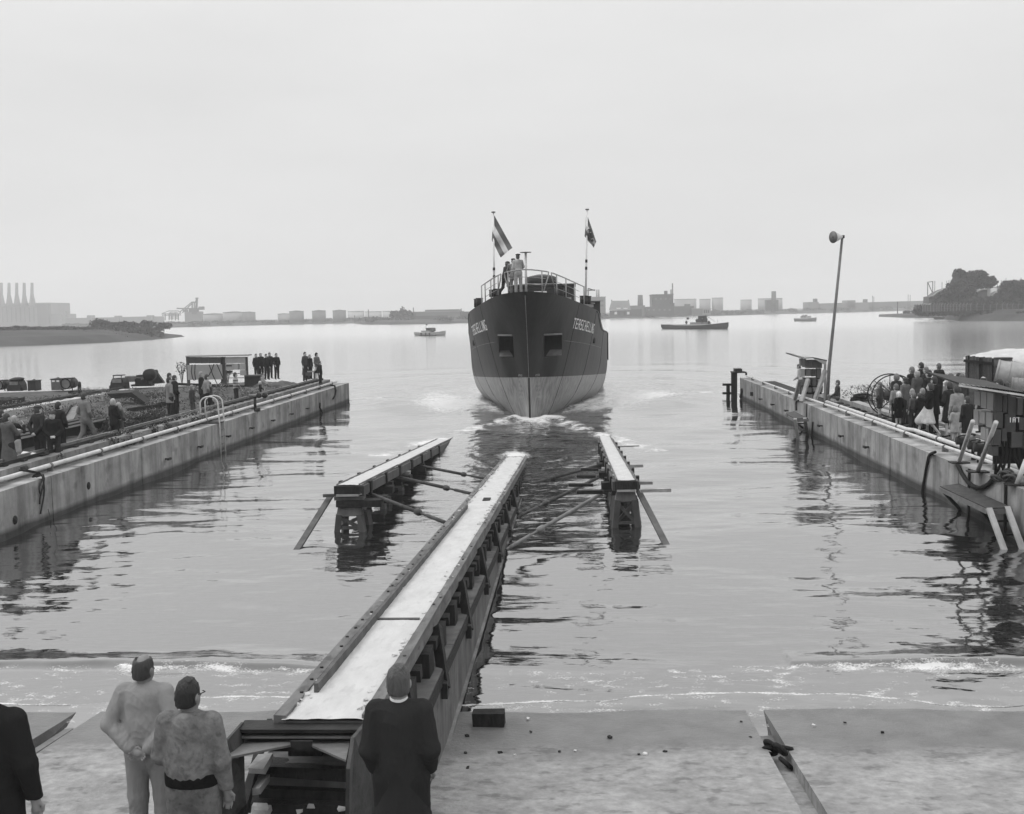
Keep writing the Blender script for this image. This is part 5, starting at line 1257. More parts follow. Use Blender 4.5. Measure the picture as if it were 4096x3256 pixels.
def tree(px,py,D,label,blobs,n,leaf,hz=1.0):
    p=atY(px,py,D); o=empty('tree',(p.x,D,3),label=label,cat='tree'); P=[]
    for x,y,rx,ry,w_ in blobs:
        q=rel(o,atY(*zz(x,y),D)); s_=1/1.967/4465*D; P.append(((q.x,random.uniform(-1,1),q.z),(rx*s_*1.12,rx*s_*.9,ry*s_*1.15),w_))
        for _ in range(5):
            a=random.uniform(0,6.28); P.append(((q.x+math.cos(a)*rx*s_*.8,random.uniform(-2,2),q.z+math.sin(a)*ry*s_*.8),(rx*s_*.34,rx*s_*.3,ry*s_*.3),w_*.16))
    leaves('crown',P,n,leaf,TREE,o)
    tb('trunk',[(0,0,-1),(P[0][0][0]*.3,0,P[0][0][2]*.5),(P[0][0][0]*.6,0,P[0][0][2])],[.5,.35,.15],BARK,o,7); return o
tree(3850,1200,355,'big dark tree group with a pointed crown left of the arched ramp',[(1640,60,42,58,1.2),(1700,90,80,60,2),(1790,75,90,62,2.2),(1870,95,60,40,1),(1640,150,90,70,2),(1600,220,100,60,1.8),(1710,190,70,60,1.2),(1540,230,60,45,1),(1500,265,60,28,1),(1600,275,80,25,1),(1700,270,80,25,1)],30000,.40)
tree(4060,1200,350,'dark round tree at the right edge of the picture behind the fence',[(2060,170,80,75,2),(2130,150,80,60,2),(2010,220,70,55,1),(2180,180,90,70,2),(2020,130,40,35,.7),(2020,270,80,25,1),(2140,270,80,25,1)],22000,.40)
tree(3940,1225,348,'low shrubby tree under the arched ramp',[(1840,260,90,32,2),(1900,240,50,30,1),(1780,250,60,35,1)],5000,.4)
rm=empty('arched_ramp',(atY(*zz(1800,250),365).x,365,3),label='brick retaining wall with a pale curved coping and railings between the trees',cat='ramp wall')
def Zr(x,y,Y=365): return rel(rm,atY(*zz(x,y),Y))
cur=[(1408,262),(1410,210),(1440,205),(1475,175),(1520,155),(1570,140),(1640,135)]
MB().prism([Zr(*c) for c in cur]+[Zr(1640,262)],(0,6,0)).build('left_wall',mat('dark brick',.11,.9,.3,.5,0),rm)
tb('left_coping',[Zr(*c,364.8) for c in cur[1:]],.3,FARL,rm,6)
cur2=[(1720,262),(1730,205),(1780,175),(1820,155),(1870,148),(1880,262)]
MB().prism([Zr(*c) for c in cur2],(0,6,0)).build('arch_wall',mat('dark brick',.11),rm); tb('arch_coping',[Zr(*c,364.8) for c in cur2[1:5]],.32,FARL,rm,6)
MB().prism([Zr(1880,262),Zr(1880,215),Zr(1975,165),Zr(1985,262)],(0,6,0)).build('right_wall',mat('dark brick',.11),rm); tb('right_coping',[Zr(1890,212,364.8),Zr(1960,160,364.8)],.3,FARL,rm,6); bx('pier',tuple(Zr(1876,190)),(.9,1,7),FARL,rm)
tb('top_rail',[Zr(1740,137,366),Zr(1975,135,366)],.18,FARL,rm,5)
for i in range(24): tb('baluster',[Zr(1745+i*9.8,137,366),Zr(1745+i*9.8,172 if 1745+i*9.8<1870 else 185,366)],.08,FARL,rm,4)
gt=empty('gantry_frame',(atY(*zz(1415,250),380).x,380,3),label='tall thin portal frame at the left end of the ramp wall',cat='frame')
for a,b in(((1397,270),(1398,95)),((1437,250),(1438,90)),((1397,96),(1440,90)),((1400,100),(1436,180))): bm_('member',rel(gt,atY(*zz(*a),380)),rel(gt,atY(*zz(*b),380)),.22,.22,FARM,gt)
for i,(x,y) in enumerate(((1453,85),(1510,95),(1547,85),(1564,80),(1945,85),(1975,80),(2012,65),(2130,60))):
    a=atY(*zz(x,200),375); b=atY(*zz(x,y),375); o=tag(tb('thin_mast',[(0,0,0),(0,0,b.z-3)],.10,FARM,None,5),'thin pale pole rising behind the peninsula trees','pole','thin poles behind the peninsula trees'); o.location=(a.x,375,3)
# ---------------- left yard things ----------------
def z3(x,y): return x/2.0167,1350+y/2.0167
def z8(x,y): return x/3.808,1450+y/3.808
def z4(x,y): return 700+x/2.6375,1350+y/2.6375
def z2(x,y): return x/2.156,1080+y/2.156
def z5(x,y): return 2800+x/2.6375,1350+y/2.6375
def z6(x,y): return 3400+x/1.9037,1350+y/1.9037
def front(par,nm,f,x0,x1,y0,y1,Y,dep,mt,**k):
    a=atY(*f(x0,y1),Y)-par.location; b=atY(*f(x1,y0),Y)-par.location
    c=atY(*f(x1,y1),Y)-par.location; z0=(a.z+c.z)/2
    return bx(nm,((a.x+b.x)/2,a.y+dep/2,(z0+b.z)/2),(b.x-a.x,dep,b.z-z0),mt,par,**k)
def base(f,x,y,z,name,label,cat):
    p=at(*f(x,y),z); return empty(name,p,label=label,cat=cat),p.y
# switch cabinet shelter
cab,Yc=base(z4,440,505,GL+.12,'switch_cabinet_shelter','open flat roofed shelter of pale and dark switch cabinets on the left pier','electric cabinets')
def cf(nm,x0,x1,y0,y1,mt,dy=0,dep=.25): return front(cab,nm,z4,x0,x1,y0,y1,Yc+dy,dep,mt)
CABL=mat('cabinet pale grey',.33,.6,.1,3,.1,20); CABD=mat('cabinet dark',.07,.5,.2,3,.1,20)
cf('roof',108,770,180,200,FARL,-.12,.8)
for i,x in enumerate((135,200,267,355,420)): cf('dark_cabinet',x,x+(64 if i!=2 else 86)-2,208,272,CABD,.0,.35)
cf('back_panel',136,495,284,445,CABL,.05,.05)
for x in(136,495,525,755): cf('post',x-8,x+7,205,500,WOODM,.15,.12)
for x0,x1,y0,y1 in((530,595,208,272),(598,666,206,270),(669,738,206,270),(535,603,277,345),(608,666,278,340),(686,740,275,340),(686,745,345,400)): cf('pale_cabinet',x0,x1,y0,y1,CABL,0,.3)
for y in(297,375,420): cf('cross_rail',500,765,y,y+9,WOODM,.2,.06)
cf('switch_row',540,598,291,304,RUBBER,-.02,.03); cf('meter',545,598,353,373,RUBBER,0,.2)
def hose(par,f,pts,Y,r,mt=RUBBER,nm='hanging_cable'):
    P=[atY(*f(x,y),Y)-par.location for x,y in pts]; Q=[]
    for i in range(len(P)-1):
        for t in(0,.33,.66): Q.append(P[i].lerp(P[i+1],t))
    Q.append(P[-1]); return tb(nm,Q,r,mt,par,6)
hose(cab,z4,[(180,285),(172,360),(185,430),(205,455)],Yc-.1,.025); hose(cab,z4,[(212,285),(208,380),(218,450)],Yc-.1,.025)
hose(cab,z4,[(412,278),(385,350),(340,430),(325,465)],Yc-.12,.025); hose(cab,z4,[(440,278),(480,370),(510,440)],Yc-.12,.025); hose(cab,z4,[(360,285),(400,400),(450,500),(490,470),(500,440)],Yc-.15,.025)
bm_('ground_beam',atY(*z4(0,490),Yc+.3)-cab.location,atY(*z4(790,520),Yc+.3)-cab.location,.15,.15,WOOD,cab)
# welding machines along the far edge
def machine(f,x0,x1,y0,y1,z,label,kind,name='welding_machine',cat='machine'):
    o,Y=base(f,(x0+x1)/2,y1,z,name,label,cat); a=atY(*f(x0,y1),Y)-o.location; b=atY(*f(x1,y0),Y)-o.location; w_=b.x-a.x; h=b.z
    MM=mat('machine paint',.04,.6,.35,3,.2,20,spec=.2); ML=mat('machine paint light',.18,.5,.3,3,.2,20,spec=.5)
    if kind=='box':
        bx('housing',(0,.35,h*.48),(w_*.86,.7,h*.9),ML if 'louvre' in label else MM,o,jit=.004); bx('lid',(0,.35,h*.94),(w_*.98,.8,h*.07),MM,o); tb('lifting_eye',[(-.1,.35,h*.97),(0,.35,h*1.06),(.1,.35,h*.97)],.025,STEEL,o,6)
        if 'louvre' in label:
            for i in range(8):
                for s in(-1,1): bx('louvre',(s*w_*.2,-.01,h*(.2+.07*i)),(w_*.3,.03,.025),STEELM,o)
            bx('number_plate',(-.12,-.02,h*.78),(.16,.02,.10),WHITE,o); bx('number_plate',(.15,-.02,h*.78),(.16,.02,.10),WHITE,o)
        else:
            for s in(-1,1): bx('foot',(s*w_*.35,.35,.05),(.1,.7,.1),STEEL,o)
    elif kind=='drum':
        tb('drum',[(0,-.05,h*.55),(0,.75,h*.55)],[w_*.46]*2,MM,o,24); bx('front_housing',(0,-.1,h*.5),(w_*.6,.25,h*.75),ML,o,jit=.01); bx('lid',(0,.3,h*.93),(w_*.6,.6,h*.08),MM,o,jit=.01)
        for s in(-1,1): tb('leg',[(s*w_*.35,0,h*.4),(s*w_*.42,0,0)],.03,STEEL,o,6)
        ring('coiled_cable',(0,-.25,h*.55),w_*.42,.035,RUBBER,(0,1,.1),o,22,6)
    else:
        MB().prism([(-w_*.45,0,0),(w_*.45,0,0),(w_*.42,0,h*.45),(w_*.30,0,h*.75),(-w_*.30,0,h*.75),(-w_*.42,0,h*.45)],(0,.8,0)).build('housing',MM,o)
        bx('panel',(0,-.03,h*.58),(w_*.55,.06,h*.25),ML,o)
        if 'tarpaulin' in label:
            M=[(EL_((0,.35,h*.82),(w_*.42,.5,h*.16),.05)),EL_((w_*.15,.3,h*.9),(w_*.3,.4,h*.10),.05)]; V_,F_=nets(M,.05,.015,20); npmesh('tarpaulin',V_,F_,mat('tarpaulin',.04,.9,.3,3,.5,10),o)
        else: 
            bx('top_frame',(0,.35,h*.95),(w_*.55,.6,.05),STEEL,o)
            for s in(-1,1): bx('frame_post',(s*w_*.25,.1,h*.85),(.05,.05,h*.2),ML,o)
        for s in(-1,1): tb('wheel',[(s*w_*.42,.1,h*.14),(s*w_*.5,.1,h*.14)],h*.15,RUBBER,o,14)
    return o
ZM=GL+.05
machine(z8,-60,85,262,435,ZM,'rounded machine cut by the left edge of the photo behind the yard','drum')
machine(z8,112,325,228,435,ZM,'dark sloping welding machine topped by a folded tarpaulin','slope')
machine(z8,420,552,268,432,ZM,'plain dark square machine box standing alone on the far edge','box')
machine(z8,776,930,240,430,ZM,'mid grey machine box with louvre rows and a lifting eye','box')
machine(z8,950,1115,228,428,ZM,'rounded drum shaped machine with a coiled cable beside the louvre box','drum')
machine(z8,1672,1905,185,410,ZM,'dark machine with a frame on top and hoses, right of the spare wheel','slope')
o,Y=base(z8,1215,468,ZM,'spare_wheel','upright black wheel standing on the yard between the machines','wheel'); ring('tyre',(0,0,.34),.24,.10,RUBBER,(.9,.4,0),o,20,8); tb('hub',[(-.06,-.02,.34),(.06,.02,.34)],.15,STEEL,o,12); bx('chock',(-.35,0,.08),(.5,.3,.16),STEEL,o)
# steel grating stack (far left) and profile stacks
gs=empty('beam_rack',(-31,44,GL),label='wide rack of dark parallel steel joists lying on the far side of the left yard',cat='steel beams')
for i in range(14):
    a=at(*z3(-30,540-i*9),1.5)-gs.location; b=at(*z3(580-i*0,445-i*1.0),1.5)-gs.location
    x_=-4.2-i*.42+8; MB().beam((x_,-18+i*.5,.32),(x_,9.5+i*.15,.32),.16,.24).build('joist',STEEL,gs)
for i in range(7): MB().beam((-3.2,-14+i*3.6,.1),(4.4,-14+i*3.6,.1),.2,.2).build('bearer',WOOD,gs)
bs=empty('steel_beam_stack',(-20,34,GL),label='stack of long dark steel channels lying between the two crane tracks',cat='steel beams')
for i in range(4):
    for j in range(3):
        x=-3.2+i*.62+random.uniform(-.06,.06)+j*.1; z=.16+j*.30
        if j==2 and i%2: continue
        y0_=-13+random.uniform(-.6,.6)+j*.5; y1_=7+random.uniform(-2,1.5)-j*1.1
        g_=MB().beam((x,y0_,z-.12),(x,y1_,z-.12),.46,.03).beam((x-.22,y0_,z),(x-.22,y1_,z),.03,.25).beam((x+.22,y0_,z),(x+.22,y1_,z),.03,.25); g_.build('channel',STEEL if (i+j)%3 else STEELB,bs)
for y in(-11,-6,-1,4): MB().beam((-3.6,y,.0),(-.9,y,.0),.2,.14).build('bearer',WOOD,bs)
sb2=empty('steel_beam_stack',(-17.8,30.5,GL),label='nearer low stack of rusty girders right behind the spectators on the left',cat='steel beams')
for i in range(3):
    x=-.5+i*.55; g_=MB().beam((x,-9,.10),(x,9.5,.10),.34,.03).beam((x,-9,.3),(x,9.5,.3),.03,.36).beam((x,-9,.5),(x,9.5,.5),.34,.03); g_.build('girder',STEEL,sb2)
pk,Y=base(z8,1085,860,GL,'leaning_plate','pale steel channel propped up at a slant beside the walking man','steel plate')
a=at(*z8(990,960),GL+.25); b=Vector(atY(*z8(1160,670),a.y+2.2)); pk.location=a; MB().beam((0,0,0),b-a,.42,.03,up=(0,-1,1)).build('web',STEELM,pk); MB().beam(Vector((-.2,0,0)),b-a+Vector((-.2,0,0)),.04,.14,up=(0,-1,1)).build('flange',STEEL,pk)
sc2,Y=base(z2,1085,1165,GL+.1,'scrap_channel','black folded steel scrap lying among weeds in the left yard','scrap steel'); MB().prism([(-.9,0,.55),(.3,0,.6),(.95,0,.1),(.7,0,-.05),(.1,0,.35),(-.6,0,.3)],(0,.6,.1)).build('folded_plate',STEEL,sc2)
for k,(x,y,l,an,lab) in enumerate(((1340,1170,1.6,.5,'dark beam end sticking out of the weeds by the light jacketed man'),(1300,1260,1.4,-.7,'short dark slanting beam in the weeds nearest the wall'),(1230,1190,1.5,.2,'low dark beam lying in the middle of the scrap and weeds'))):
    p=at(*z2(x,y),GL+.25); o=tag(MB().beam((-l/2,0,-.1),(l/2,.3,.25*an),.16,.2,jit=.01).build('scrap_beam',STEEL),lab,'scrap steel'); o.location=p
# gun like winch machinery
wn,Y=base(z2,1240,1000,GL+.15,'winch','dark heavy winch with crossed steel blocks on the far edge of the left yard','winch')
def wf(nm,x0,x1,y0,y1,mt=STEEL,dep=.6): return front(wn,nm,z2,x0,x1,y0,y1,Y,dep,mt,jit=.01)
wf('bed',1130,1300,985,1003); wf('pale_casing',1078,1170,915,965,STEELM); wf('frame',1165,1215,935,995); wf('upper_block',1150,1290,918,945,STEELM); wf('cross_block',1178,1250,905,990); wf('lower_block',1215,1280,955,995)
tb('drum',[atY(*z2(1285,905),Y)-wn.location-Vector((0,.1,0)),atY(*z2(1285,905),Y)-wn.location+Vector((0,.4,0))],.36,STEEL,wn,20)
gp,Y2=base(z2,1355,985,GL+.15,'gusset_plate','tall black triangular steel bracket standing beside the winch','steel bracket')
MB().prism([atY(*z2(x,y),Y2)-gp.location for x,y in((1303,862),(1343,862),(1352,890),(1412,975),(1305,985))],(0,.3,0)).build('bracket',STEEL,gp)
# things near the four men and at the pier head
ct,Y=base(z4,820,535,GL,'steel_trough','dark square steel trough beside the group of four men','trough'); 
for nm,a in(('front',(735,895,400,520)),): front(ct,nm,z4,*a,Y,.9,STEEL,jit=.02)
front(ct,'rim',z4,730,900,398,412,Y-.03,1.0,STEELB)
mo=mound('soil_bank',-19.5,-15.3,57,65.2,GL-.05,.5,SOIL,50,70,41)
cr3,Y=base(z4,1420,455,GL+.3,'wooden_crates','two stacked wooden beam ends beside the people at the pier head','timber')
front(cr3,'beam_end',z4,1395,1482,352,366,Y,.4,WOODL); front(cr3,'beam_end',z4,1375,1432,370,402,Y-.1,.4,WOODM); front(cr3,'post',z4,1400,1418,366,445,Y,.2,WOODM); front(cr3,'post',z4,1462,1480,366,445,Y,.2,WOODM)
# valve standpipe and cords on the left wall
vs_,Y=base(z4,848,780,WZ,'valve_standpipe','rusty valve standpipe on top of the left quay wall right of the ladder','valve')
tb('riser',[(0,0,0),(0,0,.62)],.06,STEEL,vs_,10); tb('cross_pipe',[(-.25,0,.68),(.55,0,.68)],.07,STEELM,vs_,10); tb('base_flange',[(.1,0,.0),(.1,0,.14)],.12,STEEL,vs_,12)
for x in(.2,.45): tb('handwheel',[(x,-.12,.68),(x,.02,.68)],.11,STEEL,vs_,12)
cp,Y=base(z8,490,1590,WZ+.02,'pump','small black and white pump with wheels on the left quay wall','pump')
tb('body',[(-.25,0,.28),(.15,0,.22)],.16,WHITE,cp,12); tb('motor',[(.1,0,.2),(.45,.1,.3)],.13,STEEL,cp,12); ring('flywheel',(.22,-.2,.15),.17,.035,RUBBER,(0,1,.2),cp,18,6); ring('flywheel',(.0,-.2,.1),.16,.035,RUBBER,(0,1,.2),cp,18,6); bx('bed',(.1,0,.04),(.8,.3,.06),STEEL,cp)
rg,Y=base(z3,265,1130,WZ+.05,'rope_bundle','frayed dark rope tied to the pipe and hanging down the left wall','rope')
for k in range(3):
    pts=[(-.35+.1*k,.0,.2)]+[(.1+.1*math.sin(t*3+k),.05*math.sin(t*5),.12-t*.1) for t in np.linspace(0,1,4)]
    dx=XL-rg.location.x+.05; pts+=[(dx,.12*math.sin(t*4+k)-.1*t,.05-t*(.95-.25*k)) for t in np.linspace(0,1,8)]; tb('strand',pts,.022,STEEL,rg,5)
tb('pipe_joint',[(-.5,.25,.16),(-.5,.6,.16)],.1,STEEL,rg,10)
tb('loose_line',[(XL+.06-rg.location.x,.2,-.85),(XL+.07-rg.location.x,.35,-1.25)],.012,WOODM,rg,4)
for f,pts,lab in((z4,[(1640,500),(1685,510),(1698,560),(1690,610),(1668,645)],'dark hose looping over the outer end of the left wall'),(z4,[(1530,690),(1528,740),(1545,770),(1556,808)],'short dark rope hanging from the left wall near its end')):
    P=[];
    for x,y in pts: d=ray(*f(x,y)); P.append(CP+d*((XL+.06)/d.x))
    o=tb('hanging_hose',[p-P[0] for p in P],.045,RUBBER,None,6); o.location=P[0]; tag(o,lab,'hose')
# ---------------- weeds ----------------
bl=[]
for i in range(46): 
    y=random.gauss(38.5,3.6); bl.append(((XL-.60-random.random()*.15,y,WZ+.05+random.random()*.22),(.10,.22,.16),.6))
for i in range(110): 
    y=random.uniform(36,62); x=random.uniform(-22,-15.8); bl.append(((x,y,GL+.08+random.random()*.15),(.4,.4,.14+.2*random.random()),.7))
for i in range(26): bl.append(((-16.1+random.uniform(-.5,.5),40+random.uniform(-2.2,2.2),GL+.35),(.3,.35,.4),1.3))
for i in range(60): bl.append(((random.uniform(-27,-20),random.uniform(46,60),GL+.2),(.6,.6,.35),1))
leaves('wild_weeds',bl,34000,.035,LEAF,None,'stuff')
fl=[((b[0][0],b[0][1],b[0][2]+.28),(.35,.35,.12),1) for b in bl[::4]]
leaves('weed_blossom',fl,2600,.022,LEAFP,None,'stuff',1.)
bl=[((random.uniform(XR+2.6,24),random.uniform(44,52),GR+.15),(.9,.8,.42),1) for _ in range(60)]
leaves('shore_weeds',bl,24000,.045,mat('dry weed leaves',.16,.85,.5,3,0,spec=.1),None,'stuff')
def stalk(px,py,z,h,label):
    p=at(px,py,z); o=empty('tall_weed',p,label=label,cat='weed'); g=MB()
    for i in range(9):
        a=random.uniform(0,6.28); g.tube([(0,0,0),(math.cos(a)*.08*h,math.sin(a)*.08*h,h*.5),(math.cos(a)*.22*h,math.sin(a)*.2*h,h*random.uniform(.8,1))],.012,4)
    g.build('stalk',LEAF,o); leaves('leaf_sprays',[((0,0,h*.7),(.22*h,.22*h,.3*h),1)],260,.04,LEAF,o)
stalk(*z4(75,500),GL,1.5,'tall feathery weed left of the cabinet shelter'); stalk(*z4(560,500),GL,1.2,'thin weed growing behind the right half of the cabinet shelter')
# ---------------- right quay things ----------------
# steel frame at the outer end of the right wall
pf=empty('pier_head_frame',(XR,64.4,0),label='dark steel guide frame with crossbars at the outer end of the right wall',cat='steel frame')
def R5(x,y,Y=64.5): return atY(*z5(x,y),Y)-pf.location
for x in(348,372): bm_('upright',R5(x,365),R5(x,660)-Vector((0,0,.4)),.2,.2,STEEL,pf)
front(pf,'head_box',z5,373,445,330,362,64.4,.8,STEEL); front(pf,'cap_plate',z5,345,490,362,376,64.2,1.0,STEEL); bm_('leg',R5(487,370),R5(487,398),.1,.1,STEEL,pf)
for x in(290,303): bm_('outer_post',R5(x,487),R5(x,668)-Vector((0,0,.5)),.13,.13,STEEL,pf)
for y in(497,588): bm_('crossbar',R5(238,y),R5(350,y),.13,.13,STEEL,pf)
# pipes on the right wall top
pipeline('pale_pipe',[(XR+.30,64,WZ+.12),(XR+.32,48,WZ+.12),(XR+.40,40,WZ+.14),(XR+.44,31,WZ+.14),(XR+.52,26,WZ+.14),(XR+.55,8,WZ+.14)],.045,'outer pale pipe along the top of the right quay wall',clamps=16)
pipeline('pale_pipe',[(XR+.55,45,WZ+.18),(XR+.62,34.5,WZ+.18),(XR+.66,33.8,WZ+.22),(XR+.70,30,WZ+.2),(XR+.62,27.5,WZ+.2),(XR+.75,8,WZ+.2)],.06,'inner thicker pale pipe with a kink along the top of the right quay wall',clamps=10)
# trench behind the wall with sleepers and crane beam
tr=MB().box((XR+1.35,35,.45),(1.4,60,.9)).build('service_trench',RUBBER); tag(tr,kind='structure')
tw=empty('track_timber',(XR+1.9,35,GR),label='long pale timber beam along the inner edge of the service trench on the right quay',cat='timber beam')
y=8
while y<46: MB().beam((0,y-35,.03),(0,min(y+5.5,46)-35-.04,.03),.32,.2,jit=.012).build('beam',WOODL,tw); y+=5.5
tw2=empty('track_timber',(XR+2.45,39,GR),label='second weathered plank lying behind the trench beam on the right quay',cat='timber beam'); MB().beam((0,-9,.02),(0,7,.02),.28,.08).build('plank',WOODM,tw2)
for i in range(30):
    y=20+i*.95; o=bx('sleeper',(0,0,0),(1.0,.34,.22),WOOD if i%3 else WOODM,None,jit=.015); o.location=(XR+1.3,y,WZ-.18); tag(o,'short dark timber sleeper laid across the service trench behind the right wall','sleeper','sleepers across the service trench')
# small hut of cabinets far along the right quay
def cabshed(name,label,f,corner,Y,cols,rows,roofpts,sidecols,X_side):
    pass
h1p=at(*z5(1210,668),GR); hut=empty('switch_cabinet_hut',h1p,label='rack of switch cabinets under a winged roof, propped beside the loudspeaker pole',cat='electric cabinets'); Yh=h1p.y
def hf(nm,x0,x1,y0,y1,mt,dy=0,dep=.3): return front(hut,nm,z5,x0,x1,y0,y1,Yh+dy,dep,mt,jit=.004)
HD_=mat('cabinet mid',.13,.6,.25,3,.1,20)
for i in range(5): hf('cabinet',1122+i*34,1122+i*34+31,236,322,HD_,0)
for i in range(2): hf('cabinet',1060+i*30,1060+i*30+28,222+i*6,300+i*14,CABL,.2)  # left pair paler: light on that side is put into the colour
for r_,(y0,y1) in enumerate(((326,430),(432,520),(522,590))):
    for i in range(4): hf('cabinet',1062+i*58+(r_*9),1062+i*58+44+r_*7,y0+random.randint(0,10),y1-random.randint(2,24),(CABL,HD_,CABD,HD_)[(i+r_)%4],-.05*(i%2))
MB().prism([atY(*z5(x,y),Yh-.5)-hut.location for x,y in((968,170),(1110,212),(1185,205),(1342,238),(1342,250),(1185,218),(1110,226),(975,184))],(0,1.4,0)).build('roof',FARL,hut)
MB().prism([atY(*z5(x,y),Yh-.5)-hut.location for x,y in((1190,208),(1342,240),(1318,290),(1215,232))],(0,.05,0)).build('roof_gusset',CABL,hut)
hf('corner_post',1312,1333,250,690,CABL,-.3,.12)
def z5w(x,y,X): d=ray(*z5(x,y)); return CP+d*(X/d.x)
for (x0,y0,x1,y1) in((1000,650,1062,430),(1070,680,1140,440),(1205,675,1322,345)):
    a=at(*z5(x0,y0),WZ+.02)-hut.location; b=atY(*z5(x1,y1),Yh-.45)-hut.location; bm_('prop',a,b,.15,.13,WOODL,hut)
hf('back_dark',1075,1285,420,600,RUBBER,.3,.1)
sp0=at(*z5(1340,690),GR); lp_=empty('loudspeaker_pole',sp0,label='tall leaning pole with a horn loudspeaker on top, at the right quay',cat='loudspeaker')
top=atY(3200+468/2.763,880+185/2.763,sp0.y)-lp_.location
tb('pole',[(0,0,0),top*.22+Vector((-.05,0,0)),top*.5+Vector((-.03,0,0)),top],[.075,.07,.06,.05],STEELM,lp_,10)
hd=Vector((-1,-.55,-.05)).normalized()
tb('horn',[top+hd*0,top+hd*.1,top+hd*.26,top+hd*.48],[.05,.09,.16,.24],PIPE,lp_,24); 
tb('horn_inside',[top+hd*.487,top+hd*.44],[.225,.19],STEELB,lp_,24); tb('driver_tip',[top+hd*.3,top+hd*.5],[.06,.03],RUBBER,lp_,10); tb('horn_rim',[top+hd*.475,top+hd*.49],[.245,.245],STEELM,lp_,24); bx('bracket',tuple(top),(.16,.12,.12),STEEL,lp_)
# landing stages bracketed off the right wall
def stage(name,label,dk,legs,lowz=-.5):
    P=[at(x,y,z) for x,y,z in dk]; o=empty(name,P[0],label=label,cat='platform'); 
    MB().prism([p-P[0] for p in P],(0,0,-.05)).build('deck_plate',STEELB,o)
    for i in range(4): MB().beam(P[i]-P[0]-Vector((0,0,.08)),P[(i+1)%4]-P[0]-Vector((0,0,.08)),.06,.10).build('edge_angle',STEELM,o)
    for (x0,y0,z0,x1,y1) in legs: a=at(x0,y0,z0)-P[0]; b=at(x1,y1,-.0)-P[0]; MB().beam(a,b+(b-a)*.2,.12,.06).build('leg',CONCL,o)
    return o,P
zd=.75
o,P=stage('landing_stage','long dark steel landing platform hung on the right wall near the front',[(*z6(685,1130),zd),(*z6(830,1112),zd),(*z6(1225,1290),zd),(*z6(1050,1300),zd)],[(*z6(1058,1300),zd,*z6(1170,1605)),(*z6(1195,1290),zd,*z6(1310,1600))])
for (x0,y0,x1,y1) in((1115,1400,1215,1395),(1150,1505,1265,1497)): a=at(*z6(x0,y0),.45 if y0<1450 else .18)-P[0]; b=at(*z6(x1,y1),.45 if y0<1450 else .18)-P[0]; bm_('rung',a,b,.04,.04,STEEL,o)
bm_('bracket',at(*z6(695,1155),zd-.08)-P[0],Vector((XR-.02,at(*z6(885,1325),.0).y,.05))-P[0],.05,.07,STEEL,o); bm_('bracket',at(*z6(980,1290),zd-.08)-P[0],Vector((XR-.02,at(*z6(1175,1480),.0).y,.0))-P[0],.05,.07,STEEL,o)
for x,y in((885,1000),(1188,1110)): yy=at(*z6(x,y),WZ).y; bm_('hanger',Vector((XR-.03,yy,WZ))-P[0],Vector((XR-.03,yy,-.4))-P[0],.05,.05,STEEL,o)
o,P=stage('landing_stage','smaller grey landing platform with ladder legs hung halfway along the right wall',[(*z5(905,800),.85),(*z5(990,775),.85),(*z5(1140,850),.85),(*z5(1000,855),.85)],[(*z5(1003,858),.85,*z5(1035,1075)),(*z5(1105,852),.85,*z5(1135,1035))])
bm_('bracket',at(*z5(925,828),.8)-P[0],Vector((XR-.02,at(*z5(1100,950),.0).y-1,.1))-P[0],.05,.07,STEEL,o)
for (x0,y0,x1,y1,z) in((1022,910,1110,905,.55),(1040,1010,1130,1005,.2)): a=at(*z5(x0,y0),z)-P[0]; b=at(*z5(x1,y1),z)-P[0]; bm_('rung',a,b,.04,.04,STEEL,o)
def wallhose(pts,f,lab,r=.04,mt=RUBBER,X=XR-.05,nm='hanging_hose',cat='hose'):
    P=[]
    for x,y in pts: d=ray(*f(x,y)); P.append(CP+d*(X/d.x))
    Q=[]
    for i in range(len(P)-1):
        p0=P[max(i-1,0)];p1=P[i];p2=P[i+1];p3=P[min(i+2,len(P)-1)]
        for t in(0,.25,.5,.75): Q.append(.5*((2*p1)+(p2-p0)*t+(2*p0-5*p1+4*p2-p3)*t*t+(3*p1-p0-3*p2+p3)*t**3))
    Q.append(P[-1]); o=tb(nm,[q-P[0] for q in Q],r,mt,None,6); o.location=P[0]; return tag(o,lab,cat)
wallhose([(650,872),(605,895),(588,960),(568,1070),(548,1190),(556,1258)],z6,'thin black hose hanging down the right wall into the water')
wallhose([(822,975),(860,1050),(920,1120),(985,1145),(1050,1120),(1090,1080),(1135,1068)],z6,'thick slack black cable sagging along the right wall above the platform',.055)
wallhose([(1190,890),(1185,960),(1178,1080)],z5,'straight thin pipe on the right wall beside the smaller platform',.035)
wallhose([(1040,665),(1015,680),(1015,770)],z5,'dark bent pipe on the right wall left of the smaller platform',.035)
wallhose([(1128,700),(1125,760),(1122,840)],z5,'thin line hanging above the smaller platform',.02)
wallhose([(445,545),(440,590),(430,628)],z5,'dark tyre strip hanging at the outer end of the right wall',.09)
wallhose([(548,575),(548,615)],z5,'short dark fender hanging on the outer right wall',.10)
p=at(*z6(1180,1065),WZ+.12); kn=empty('rope_knot',p,label='tangled rope knot on the right wall top near the slanting poles',cat='rope')
for i in range(7): ring('rope_turn',(random.uniform(-.2,.2),random.uniform(-.1,.1),random.uniform(-.03,.08)),.11,.03,WOODM,(random.random(),random.random(),random.random()),kn,12,5)
